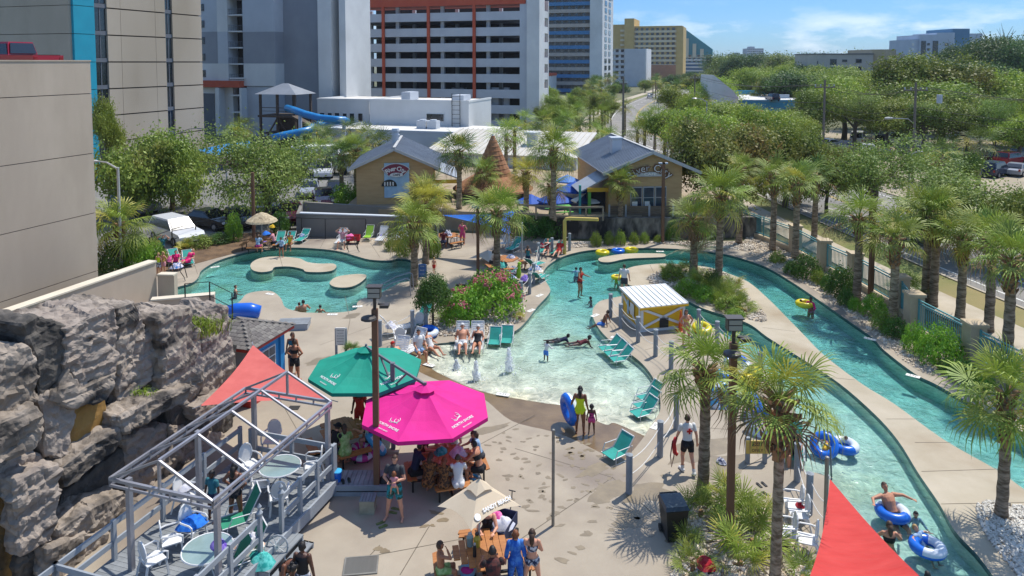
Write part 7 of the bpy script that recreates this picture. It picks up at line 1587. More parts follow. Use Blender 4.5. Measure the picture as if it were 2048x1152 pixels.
for i, (x, y, z, k, rx, ry, lab) in enumerate(((1448,812,.3,'t',1.2,0,'aqua ring standing at the left of the float pile'),(1465,795,.35,'b',1.0,.3,'blue ring in the middle of the float pile'),(1448,775,.3,'t',.9,0,'aqua ring at the back of the float pile'),(1490,790,.35,'y',1.1,.2,'yellow ring in the float pile'),(1500,765,.3,'y',.8,0,'second yellow ring at the back of the float pile'),(1525,868,.35,'b',1.2,.4,'blue ring leaning by the exit sign'),(1475,745,.3,'b',.5,0,'blue ring farthest back in the float pile'),(1510,830,.3,'B',1.0,-.4,'dark blue ring under the palm fronds in the float pile'))):
    ring(k, G(x, y)+Vector((0,0,z)), lab, (rx, ry, i*1.1), 1.1)
# traffic cone, wagon, cart, bags, towels and small things
T = thing('traffic_cone', 'tall orange cone at the corner of the yellow hut', 'cone', G(1361,662)); part(M().lathe([(.17,.03),(.12,.05),(.04,.98),(.03,1.0)], 12), 'cone', mat('orange_plastic', 'd4551c', rough=.5), T); part(M().box(-.2,.2,-.2,.2,0,.03), 'base', MATS['orange_plastic'], T)
WR = mat('red_fabric', 'b01822', 'bc2430', 2, .7); NV = mat('navy_fabric', '1c2340', '262e50', 2, .8)
def wagon(p, rz, m_, label, load):
    T = thing('wagon', label, 'cart', p, rz); part(M().box(-.5,.5,-.28,.28,.25,.29).box(-.5,.5,-.28,-.26,.29,.6).box(-.5,.5,.26,.28,.29,.6).box(-.5,-.48,-.26,.26,.29,.6).box(.48,.5,-.26,.26,.29,.6), 'tub', m_, T); part(M().tube([(.5,0,.3),(.75,0,.6),(.8,0,.95),(.8,-.1,.95),(.8,.1,.95)], .015, 5), 'handle', BLKF, T)
    for x in (-.35, .35):
        for y in (-.3, .3): part(M().cyl((x,y-.03,.11), (x,y+.03,.11), .11), 'wheel', BLKF, T)
    return T
def crumple(r, seed):
    m = M(); q = Vector((seed*1.7, seed*.3, 0)); n, k = 16, 6; m.v.append((0, 0, r*.62))
    for i in range(1, k+1):
        t = i/k
        for j in range(n):
            a = 2*math.pi*j/n; c = Vector((math.cos(a), math.sin(a), 0)); w = r*t*(1+.35*mnoise.noise(c*1.3+q)); z = r*(.62*(1-t*t)+.34*mnoise.noise(c*t*2.6+q)*(1.1-t)+.10*mnoise.noise(c*t*7+q)); m.v.append((c.x*w, c.y*w*.8, max(.01, z) if i < k else 0))
    m.f += [(0, 1+j, 1+(j+1) % n) for j in range(n)]+[(1+i*n+j, 1+(i+1)*n+j, 1+(i+1)*n+(j+1) % n, 1+i*n+(j+1) % n) for i in range(k-1) for j in range(n)]; m.mi = [0]*len(m.f); return m
TWM = {n: mat('towel_'+n, a, b, s, .95, ramp=(.42,.58)) for n, a, b, s in (('blue','1460c0','2f7fd8',7),('white','cfcdd0','b9bac8',9),('red','a81c28','c43c48',5),('teal','178a84','5ab4ac',8),('pink','c43a80','d878a8',8),('purple','5a3a9c','8a78c4',9),('stripe','d88a4a','d4d0c8',6),('navy','202a50','c4c4cc',10),('multi','2f6fb0','d4c8c8',9),('yellow','d4a81c','e0c040',6))}
def towel(p, r, k, label, seed=None):
    T = thing('towel', label, 'towel', p, rnd.uniform(0,3)); part(crumple(r, seed or rnd.randrange(999)), 'cloth', TWM[k], T, smooth=True); return T
wagon(G(706,487), .1, WR, 'red fabric wagon loaded with towels at the back of the left pool', 1); towel(G(700,487)+Vector((0,0,.42)), .42, 'pink', 'pink towel heaped in the red wagon')
wagon(G(1003,1082), 1.2, NV, 'navy folding wagon heaped with towels behind the tan umbrella', 1); towel(G(1003,1082)+Vector((0,0,.45)), .36, 'white', 'white and magenta towels heaped in the navy wagon'); towel(G(992,1076)+Vector((0,0,.62)), .2, 'pink', 'magenta cloth on top of the navy wagon')
for (p, r, k, lab) in ((dk(385,1082)+Vector((0,0,.46)), .38, 'blue', 'bright blue striped towel over an armchair on the deck'),(dk(372,1018)+Vector((0,0,.6)), .22, 'white', 'white towel on the back of an armchair by the rocks'),(tp(437,1092)+Vector((0,0,.72)), .24, 'purple', 'purple and blue towel on the near glass table edge'),(dk(560,1015)+Vector((0,0,.43)), .26, 'blue', 'blue cushion on an armchair by the deck opening'),(G(500,1128)+Vector((0,0,.4)), .4, 'stripe', 'pink and white striped towel over a green sling chair'),(G(520,1148)+Vector((0,0,.3)), .42, 'teal', 'teal and white towel heap at the bottom beside the bending woman'),(G(510,1120)+Vector((0,0,.6)), .25, 'white', 'white towel hanging over the chairs at the deck rail'),(G(1600,1040)+Vector((0,0,.44)), .17, 'red', 'red towel on a white armchair by the rope'),(G(782,668)+Vector((0,0,.36)), .35, 'white', 'lilac towel on the lounger by the rope posts'),(G(838,658)+Vector((0,0,.5)), .28, 'white', 'pale towel draped over a white armchair'),(G(766,480)+Vector((0,0,.38)), .26, 'purple', 'purple towel on the tall white chaise'),(G(796,480)+Vector((0,0,.38)), .26, 'red', 'red and blue towel on a white chaise'),(G(738,478)+Vector((0,0,.38)), .28, 'navy', 'navy and white towel on the lime chair'),(G(607,480)+Vector((0,0,.3)), .32, 'multi', 'pale blue towel on the teal lounge chair'),(G(520,485)+Vector((.3,-.6,.2)), .4, 'purple', 'purple bag heap beside the straw umbrella table'),(G(535,480)+Vector((0,-.3,.5)), .35, 'blue', 'blue bag on the straw umbrella table bench'),(G(545,474)+Vector((0,0,.75)), .3, 'yellow', 'orange towel on the straw umbrella table'),
    (TB['back']+Vector((-.2,-.6,.46)), .42, 'teal', 'teal swimsuit heap on the picnic bench by the oleander'),(TB['back']+Vector((.5,-.9,.2)), .5, 'navy', 'dark bags under the picnic table by the oleander'),(TB['back']+Vector((.3,.2,.76)), .3, 'multi', 'pale towel on the picnic table under the blue sail'),(G(1085,502)+Vector((0,0,.32)), .36, 'red', 'red towel on the lounge chair by the rope'),(G(1070,548)+Vector((0,0,.3)), .4, 'multi', 'blue and white towel on the lounge chair by the rope posts'),(G(1050,565)+Vector((0,0,.2)), .4, 'purple', 'purple bag heap by the rope posts'),(G(1020,568)+Vector((0,0,.3)), .4, 'multi', 'pink and blue towels behind the oleander'),(G(345,530)+Vector((0,0,.3)), .45, 'pink', 'hot pink towel on the chair beside the children'),(G(355,540)+Vector((0,0,.2)), .45, 'multi', 'heap of blue and pink towels at the left pool'),(G(1442,925)+Vector((0,0,.03)), .2, 'navy', 'small dark towel dropped by the float pile'),(G(1580,1100)+Vector((0,0,.43)), .2, 'white', 'white towel near the nearest palm trunk'),(TB['shade']+Vector((0,0,.76)), .45, 'navy', 'dark bag heap on the shaded picnic table'),(G(1410,1140)+Vector((0,0,.15)), .3, 'red', 'maroon bag on the pebbles at the bottom edge'),(TB['pink']+Vector((.35,.1,.76)), .32, 'white', 'lilac towels on the crowded picnic table'),(TB['pink']+Vector((-.2,.2,.76)), .26, 'teal', 'teal bag on the crowded picnic table')):
    towel(p, r, k, lab)
T = thing('backpack', 'pink and aqua backpack beside the plaid shirted man', 'backpack', G(935,1160)); part(M().ell((0,0,.25), (.2,.14,.27), 10, 8), 'bag', mat('aqua_fabric', '6a9cc0', '8ab4d0', 5, .8), T, smooth=True); part(M().ell((0,-.08,.33), (.17,.1,.1), 8, 6), 'pocket', mat('pink_fabric', 'c42a8c', rough=.8), T); part(M().tube([(-.06,.1,.5),(0,.1,.56),(.06,.1,.5)], .012, 5), 'handle', MATS['pink_fabric'], T)
T = thing('backpack', 'black backpack behind the man holding a baby', 'backpack', G(768,985)+Vector((0,0,.0))); part(M().ell((0,0,.26), (.2,.14,.27), 10, 8), 'bag', BLKF, T, smooth=True); part(M().ell((0,-.1,.2), (.14,.08,.12), 8, 6), 'pocket', NV, T)
T = thing('bucket', 'bright blue bucket on the low timber platform', 'bucket', G(675,962,.34)); part(M().lathe([(.1,0),(.14,.3),(.15,.31),(.12,.3),(.09,.05)], 14), 'body', VB, T); part(M().lathe([(.15,.31),(.14,.33),(.02,.36)], 14), 'lid', VT, T)
def shoes(p, rz, c, label, group='flip-flops on the ground'):
    T = thing('flip_flops', label, 'flip-flops', p, rz, group)
    for s in (-1, 1): q = part(M().prism([(s*.09+x*.045, y*.13) for x, y in ((-.8,-1),(.8,-1),(1,.6),(.5,1),(-.5,1),(-1,.6))], .003, .025), 'sole', c, T); part(M().tube([(s*.09-.04,-.01,.02),(s*.09,.07,.055),(s*.09+.04,-.01,.02)], .008, 4), 'strap', c, q)
OLV = mat('olive_rubber', '6a7440', rough=.8)
shoes(G(692,962,.34), .4, BLKF, 'black flip-flops beside the blue bucket'); shoes(G(764,1050), -1, OLV, 'olive flip-flops in front of the man holding a baby'); shoes(G(788,1022), 1.3, OLV, 'olive flip-flops at the man\'s heel'); shoes(G(1523,970), .3, BLKF, 'black sandals behind the nearest palm, upper pair'); shoes(G(1527,990), .6, BLKF, 'black sandals behind the nearest palm, lower pair'); shoes(G(948,955), .9, VT, 'blue sandals beside the crowded picnic table'); shoes(G(930,960), .3, mat('orange_rubber', 'c46a2c', rough=.8), 'orange sandals beside the crowded picnic table')
T = thing('drink_jug', 'yellow jug on the slatted picnic table', 'jug', TB['tan']+Vector((-.18,.1,.757))); part(M().lathe([(.08,0),(.09,.2),(.05,.26),(.05,.3)], 10), 'body', mat('yellow_jug', 'b8a83c', rough=.4), T); part(M().lathe([(.055,.3),(.055,.34)], 8), 'lid', BLKF, T)
T = thing('drink_bottle', 'black bottle on the slatted picnic table', 'bottle', TB['tan']+Vector((-.22,-.28,.757))); part(M().lathe([(.045,0),(.045,.26),(.02,.3)], 10), 'body', BLKF, T); part(M().lathe([(.03,.3),(.03,.34)], 8), 'cap', TRIMG, T)
T = thing('dispenser', 'clear grey jug beside the yellow jug', 'jug', TB['tan']+Vector((-.36,.12,.757))); part(M().lathe([(.08,0),(.09,.24),(.06,.28)], 10), 'body', GLT, T); part(M().lathe([(.06,.28),(.05,.33)], 8), 'lid', TRIMG, T)
T = thing('folding_chair', 'white tub chair frame leaning beside the deck rail', 'chair', G(555,1125)); part(M().tube([(.28*math.cos(a),.05*math.sin(a),.42+.28*math.sin(a)) for a in [2*math.pi*i/16 for i in range(16)]], .025, 6, closed=True), 'back_ring', GYR, T)
for i in range(5): a = i*.63; part(M().bar((.27*math.cos(a),0,.42+.27*math.sin(a)), (-.27*math.cos(a),0,.42-.27*math.sin(a)), .012), 'strap', TUBEW, T)
part(M().bar((-.2,0,.2), (-.25,-.2,0), .03).bar((.2,0,.2), (.25,-.2,0), .03), 'leg', TUBEW, T)
T = thing('lime_toy', 'lime green inflatable toy leaning by the rope posts', 'inflatable', G(1037,560)); part(M().tube([(0,0,.12),(.02,0,.4),(.0,0,.75),(.05,0,.95)], [.12,.15,.12,.09], 8), 'body', mat('lime_vinyl', '8fc41c', rough=.3), T, smooth=True); part(M().ell((.05,-.05,1.0), .12, 8, 6), 'knob', MATS['lime_vinyl'], T)
T = thing('dry_box', 'low grey platform box beside the left pool', 'platform', G(588,655), .1)
for i in range(7): part(M().box(-.75, .75, -.42+i*.13, -.30+i*.13, .28, .31), 'plank', GYW, T)
part(M().box(-.72,.72,-.42,.46,0,.279), 'box', GYR, T)
T = thing('potted_plant', 'dark leafy potted plant behind the green umbrella', 'plant', G(703,718)); part(M().lathe([(.14,0),(.2,.3)], 10), 'pot', DARKIN, T)
for i in range(16): link('frond', FR['k'][1], T, (0,0,.3), (0, -R(rnd.uniform(0,70)), i*2.4), .3)
# fountain jets
JET = mat('white_foam', 'f6f8f9', rough=.6, transl=.6)
for (x, y, h, r, lab) in ((1018,742,1.0,.22,'tallest white water jet in the wading pool'),(952,760,.8,.2,'middle white water jet in the wading pool'),(913,738,.4,.16,'small white water jet in the wading pool')):
    T = thing('water_jet', lab, 'fountain', G(x, y, WL-.01), 0, 'water jets of the wading pool'); g = random.Random(x); m = M()
    m.lathe([(r*(1.25-t)*(.9+.2*g.random())*.55, h*t) for t in [i/9 for i in range(10)]], 12)
    for i in range(150):
        t = g.random()**1.3; a = g.uniform(0,6.28); rr = r*(1.05-.8*t)*g.uniform(.6,1.1)*(2.2 if t < .06 else 1); d = g.uniform(.012,.03)
        m.ell((rr*math.cos(a), rr*math.sin(a), h*t+.01), (d,d,d*g.uniform(1,2.2)), 5, 4)
    f = part(m, 'spray', JET, T, smooth=True); f['kind'] = 'stuff'

# ================================================================== PEOPLE
SK = {'l': mat('skin_light', 'c98f72', 'd29a7e', 9, .55), 'm': mat('skin_medium', '9c6444', 'a87050', 9, .55), 'd': mat('skin_dark', '4f3022', '5c3a2a', 9, .5), 't': mat('skin_tan', 'b4795a', 'bf8566', 9, .55), 'b': mat('skin_brown', '6f4530', '7c503a', 9, .5)}
HR = {'k': mat('black_hair', '15110f', '231c18', 20, .6), 'b': mat('brown_hair', '3a2618', '4c3422', 20, .6), 'n': mat('blond_hair', '9a7a48', 'b09058', 20, .6), 'g': mat('grey_hair', '5a544e', rough=.7), 'r': mat('auburn_hair', '6a3a1c', '804a26', 20, .6)}
def cl(n, a, b=None, s=10): return mat('cloth_'+n, a, b, s, .85, ramp=(.44,.56))
CL = {'black': cl('black','17171a'), 'white': cl('white','d2d0cc'), 'grey': cl('grey','3a3c40'), 'red': cl('red','b8281e'), 'neon': cl('neon','c4d81c'), 'pinkp': cl('pink_print','c43a80','402048',14), 'turq': cl('turquoise_print','1f8a94','2a4a3c',9), 'navy': cl('navy','1c2340'), 'green': cl('green','7a9c54','a0b87a',8), 'plaid': cl('plaid','241c1c','5a2a24',7), 'blue': cl('blue','1a58b4','4a84cc',6), 'bw': cl('navy_white_print','232a44','c8c8cc',11), 'leop': cl('leopard','8a5a2c','2c1c12',16), 'pink': cl('pink','c8487c'), 'hot': cl('hot_pink','d81c6c'), 'teal': cl('teal','2a6a74'), 'yel': cl('yellow','d8b41c'), 'floral': cl('floral','c8b84a','c46a5a',12), 'maroon': cl('maroon','5a1a24'), 'lb': cl('pale_blue','7a9cc0','a8bccc',8), 'rosy': cl('rosy','c88a90')}
EYE = mat('eye_dark', '0c0a09', rough=.3); EYEW = mat('eye_white', 'c8c4be', rough=.3)
POSE = {
 'stand': dict(t=(0,0,1), LA=((-.28,-.02,-1),(-.12,.15,-1)), RA=((.28,-.02,-1),(.12,.15,-1)), LL=((-.10,.02,-1),(-.04,-.02,-1)), RL=((.10,.02,-1),(.04,-.02,-1))),
 'walk': dict(t=(0,.05,1), LA=((-.22,.3,-1),(-.1,.5,-1)), RA=((.24,-.3,-1),(.1,.0,-1)), LL=((-.05,.28,-1),(-.02,-.1,-1)), RL=((.05,-.22,-1),(.02,-.5,-1))),
 'hips': dict(t=(0,0,1), LA=((-.7,-.1,-.8),(.6,.3,-.6)), RA=((.7,-.1,-.8),(-.6,.3,-.6)), LL=((-.12,.02,-1),(-.04,-.02,-1)), RL=((.12,.04,-1),(.04,-.02,-1))),
 'hold': dict(t=(0,-.06,1), LA=((-.35,.25,-1),(.75,.8,.1)), RA=((.35,.2,-1),(-.75,.8,-.1)), LL=((-.18,.06,-1),(-.14,-.02,-1)), RL=((.18,.06,-1),(.16,-.02,-1))),
 'sit': dict(t=(0,-.05,1), LA=((-.2,.35,-1),(.1,.9,-.35)), RA=((.2,.35,-1),(-.1,.9,-.35)), LL=((-.16,1,-.05),(-.03,.08,-1)), RL=((.16,1,-.05),(.03,.08,-1))),
 'table': dict(t=(0,.3,1), LA=((-.3,.7,-.8),(.35,.9,.05)), RA=((.3,.7,-.8),(-.35,.9,.05)), LL=((-.16,1,-.08),(-.02,-.1,-1)), RL=((.16,1,-.08),(.02,-.1,-1))),
 'recline': dict(t=(0,-.62,.8), LA=((-.35,.2,-.8),(.1,.9,.1)), RA=((.35,.2,-.8),(-.1,.9,.1)), LL=((-.12,1,.22),(-.02,.85,-.55)), RL=((.12,1,.1),(.02,.9,-.3))),
 'stretch': dict(t=(0,-.2,1), LA=((-.9,0,.45),(.75,-.1,.55)), RA=((.9,0,.45),(-.75,-.1,.55)), LL=((-.35,1,-.05),(-.03,.08,-1)), RL=((.35,1,-.05),(.03,.08,-1))),
 'wade': dict(t=(0,.05,1), LA=((-.6,.3,-.7),(-.2,.8,-.2)), RA=((.6,.3,-.7),(.2,.8,-.2)), LL=((-.14,.1,-1),(-.04,-.1,-1)), RL=((.14,.05,-1),(.04,-.1,-1))),
 'prone': dict(t=(0,1,.22), LA=((-.35,.2,-.8),(-.1,.7,-.5)), RA=((.35,.2,-.8),(.1,.7,-.5)), LL=((-.14,-1,-.02),(-.03,-1,.02)), RL=((.14,-1,-.02),(.03,-1,-.04)), hd=(0,.35,1)),
 'edge': dict(t=(.1,-.38,.93), LA=((-.45,-.3,-.9),(-.2,-.2,-1)), RA=((.5,-.35,-.9),(.3,-.2,-1)), LL=((-.1,1,-.25),(-.02,.8,-.55)), RL=((.1,1,-.3),(.02,.75,-.6))),
 'bend': dict(t=(0,.8,.62), LA=((-.2,.35,-1),(-.05,.25,-1)), RA=((.2,.35,-1),(.05,.25,-1)), LL=((-.12,.05,-1),(-.03,-.12,-1)), RL=((.12,.05,-1),(.03,-.12,-1)), hd=(0,1,.1)),
 'carry': dict(t=(0,0,1), LA=((-.42,.05,-.95),(-.25,.3,-.9)), RA=((.2,.0,-1),(.25,.1,-1)), LL=((-.06,.08,-1),(-.02,-.04,-1)), RL=((.07,-.04,-1),(.02,-.08,-1))),
 'float': dict(t=(0,-.5,.85), LA=((-1,.1,-.1),(-.4,.7,.0)), RA=((1,.1,-.1),(.4,.7,.0)), LL=((-.2,1,-.35),(-.05,.5,-.9)), RL=((.2,1,-.35),(.05,.5,-.9))),
 'baby': dict(t=(0,.1,1), LA=((-.4,.6,-.6),(.2,.9,0)), RA=((.4,.6,-.6),(-.2,.9,0)), LL=((-.3,.6,-.7),(-.1,0,-1)), RL=((.3,.6,-.7),(.1,0,-1))),
 'shade': dict(t=(0,-.03,1), LA=((-.25,0,-1),(-.1,.3,-1)), RA=((.35,.9,-.1),(-.35,-.35,.9)), LL=((-.16,1,-.05),(-.03,.08,-1)), RL=((.16,1,-.05),(.03,.08,-1))),
}
QUEUE = []
def capsule(m, a, b, r0, r1, n=8):
    m.tube([a, Vector(a).lerp(Vector(b), .5), b], [r0, (r0+r1)/2, r1], n); m.ell(a, r0, n, 6); m.ell(b, r1, n, 6)
def person(p, face_, H, pose, skin, hair, clothes, label, mode='feet', sex='f', near=False, fat=1.0, hs=1.0, group=None, hat=None, **over):
    """face_: compass heading in degrees, 0 = away from the camera, 180 = towards it"""
    ps = dict(POSE[pose]); ps.update(over); X = Vector((1,0,0)); t = Vector(ps['t']).normalized(); f = (Vector((0,1,0))-t*t.y); f = f.normalized() if f.length > .2 else Vector((0,0,-1)); hd = Vector(ps.get('hd', t)).normalized()
    hf = (Vector((0,1,-.02))-hd*hd.dot(Vector((0,1,-.02)))); hf = hf.normalized() if hf.length > .2 else Vector((0,0,-1))
    sw, hw, wa = (.098, .056, .86) if sex == 'f' else (.112, .050, .95)
    P = Vector((0,0,0)); neck = P+t*.30; head = neck+t*.02+hd*.085*hs**.5
    J = {}; B = [('torso', P-t*.05, neck, .085)]
    m = M(); rings = [(-.085,.05,.045),(-.04,.088,.062),(.0,.094,.068),(.06,.084*wa,.06),(.12,.082*wa,.06),(.19,.092,.066),(.25,.098,.066),(.285,.088,.05),(.312,.045,.038)]; n = 14; base = len(m.v)
    for (s, w, d) in rings:
        w *= (1.0 if s > .1 else (1.06 if sex == 'f' else .98))*fat; d *= fat*(1.25 if fat > 1.1 and s < .2 else 1)
        for j in range(n): a = 2*math.pi*j/n; m.v.append(tuple(P+t*s+X*w*math.cos(a)+f*d*math.sin(a)))
    for i in range(len(rings)-1):
        for j in range(n): m.f.append((base+i*n+j, base+i*n+(j+1) % n, base+(i+1)*n+(j+1) % n, base+(i+1)*n+j)); m.mi.append(0)
    m.f += [tuple(base+j for j in reversed(range(n))), tuple(base+(len(rings)-1)*n+j for j in range(n))]; m.mi += [0, 0]
    if sex == 'f' and H > 1.5:
        for s in (-1, 1): m.ell(P+t*.215+X*s*.042+f*.05, (.036,.036,.036), 8, 6)
    for s in (-1, 1): m.ell(P-t*.05+X*s*.045-f*.035, (.055*fat,.05*fat,.058), 8, 6)
    capsule(m, neck-t*.02, head-hd*.02, .03, .027)
    rot = Matrix((X, hf, hd)).transposed(); m.ell(head, (.043*hs,.053*hs,.064*hs), 12, 8, rot); m.ell(head+hf*.018*hs-hd*.035*hs, (.031*hs,.034*hs,.03*hs), 8, 6, rot)
    m.ell(head+hf*.055*hs-hd*.008*hs, (.008*hs,.012*hs,.015*hs), 6, 4, rot); m.ell(head+hf*.05*hs-hd*.034*hs, (.014*hs,.006*hs,.006*hs), 6, 4, rot)
    for s in (-1, 1): m.ell(head+X*s*.044*hs-hd*.004*hs, (.008*hs,.014*hs,.018*hs), 6, 4, rot)
    B.append(('head', head-hd*.03, head+hd*.03, .05*hs)); low = 9; fingers = []
    for side, s in (('L', -1), ('R', 1)):
        ua, fa = (Vector(v).normalized() for v in ps[side+'A']); sh = P+t*.275+X*s*sw; el = sh+ua*.165; wr = el+fa*.142
        if side+'H' in ps: wr = el+fa*.142
        capsule(m, sh, el, .036*fat, .025); capsule(m, el, wr, .026, .018); B += [('ua'+side, sh, el, .03), ('fa'+side, el, wr, .022)]
        pn = fa.cross(X if abs(fa.x) < .8 else Vector((0,0,1))).normalized(); sd = fa.cross(pn).normalized(); pc = wr+fa*.028
        m.ell(pc, (.021,.010,.030), 8, 6, Matrix((sd, pn, fa)).transposed())
        for k in range(4):
            o = pc+fa*.018+sd*(-.0165+.011*k); L = (.030,.036,.034,.027)[k]; q1 = o+fa*L*.55-pn*.004*s; q2 = q1+fa*L*.5-pn*.012*s; m.tube([o, q1, q2], [.0062,.0058,.005], 6)
        th0 = pc-fa*.005+sd*.018*(1 if s < 0 else -1); m.tube([th0, th0+(fa*.02+sd*.013*(1 if s < 0 else -1)), th0+fa*.036+sd*.015*(1 if s < 0 else -1)-pn*.005*s], [.008,.007,.0055], 6)
        B.append(('ha'+side, wr, wr+fa*.1, .012))
        th, sn = (Vector(v).normalized() for v in ps[side+'L']); hp = P-t*.035+X*s*hw; kn = hp+th*.245; an = kn+sn*.235
        capsule(m, hp, kn, .060*fat, .036*fat**.5); capsule(m, kn, an, .036*fat**.5, .021); m.ell(kn.lerp(an, .3)-(Vector((0,1,0))-sn*sn.y)*.012, (.033*fat**.5,.036*fat**.5,.07), 8, 6, sn.to_track_quat('Z','Y').to_matrix())
        fd = Vector((s*.12,1,0)); fd = fd-sn*fd.dot(sn)*(.55 if abs(sn.z) < .8 else 1.0); fd.normalize(); ft = an+sn*.022; capsule(m, ft-fd*.022, ft+fd*.07, .021, .018); m.ell(ft+fd*.09+sn*.003, (.024,.03,.013), 8, 5, Matrix((X,fd,X.cross(fd))).transposed())
        B += [('th'+side, hp, kn, .048), ('sh'+side, kn, an, .028), ('fo'+side, ft-fd*.03, ft+fd*.1, .018)]; low = min(low, (ft+sn*.0).z-.021, (ft+fd*.09).z-.014)
    z0 = {'feet': -low*H, 'seat': .075*H, 'pel': 0}[mode]
    T = thing('person', label, 'person', (p[0], p[1], p[2]+z0), -R(face_), group)
    m.v = [(x*H, y*H, z*H) for x, y, z in m.v]; o = m.build('body', SK[skin], T)
    md = o.modifiers.new('r', 'REMESH'); md.mode = 'VOXEL'; md.voxel_size = .0075 if near else .0125; md2 = o.modifiers.new('s', 'SMOOTH'); md2.iterations = 2; md2.factor = .4
    QUEUE.append((o, T, H, [(n_, a*H, b*H, r*H) for n_, a, b, r in B], clothes, hair, head*H, hd, hf, hs, hat, near)); return T
GARM = {'trunks': [('torso',-1,.26),('th',-1,.72)], 'brief': [('torso',-1,.2),('th',-1,.10)], 'onepiece': [('torso',-1,.80),('th',-1,.06)], 'top': [('torso',.52,.80)], 'tee': [('torso',.10,1.1),('ua',-1,.6)], 'rash': [('torso',.06,1.1),('ua',-1,2),('fa',-1,.9)], 'tank': [('torso',.08,.93)], 'shorts': [('torso',-1,.24),('th',-1,.6)], 'dress': [('torso',-1,.9),('th',-1,.85),('ua',-1,.35)], 'shoes': [('fo',-1,2)], 'wrap': [('torso',-1,1.1),('ua',-1,2),('fa',-1,.6),('th',-1,2),('sh',-1,.5)], 'pants': [('torso',-1,.24),('th',-1,2),('sh',-1,.85)], 'socks': [('fo',-1,2),('sh',.72,2)], 'skirt': [('torso',-1,.25),('th',-1,.4)]}
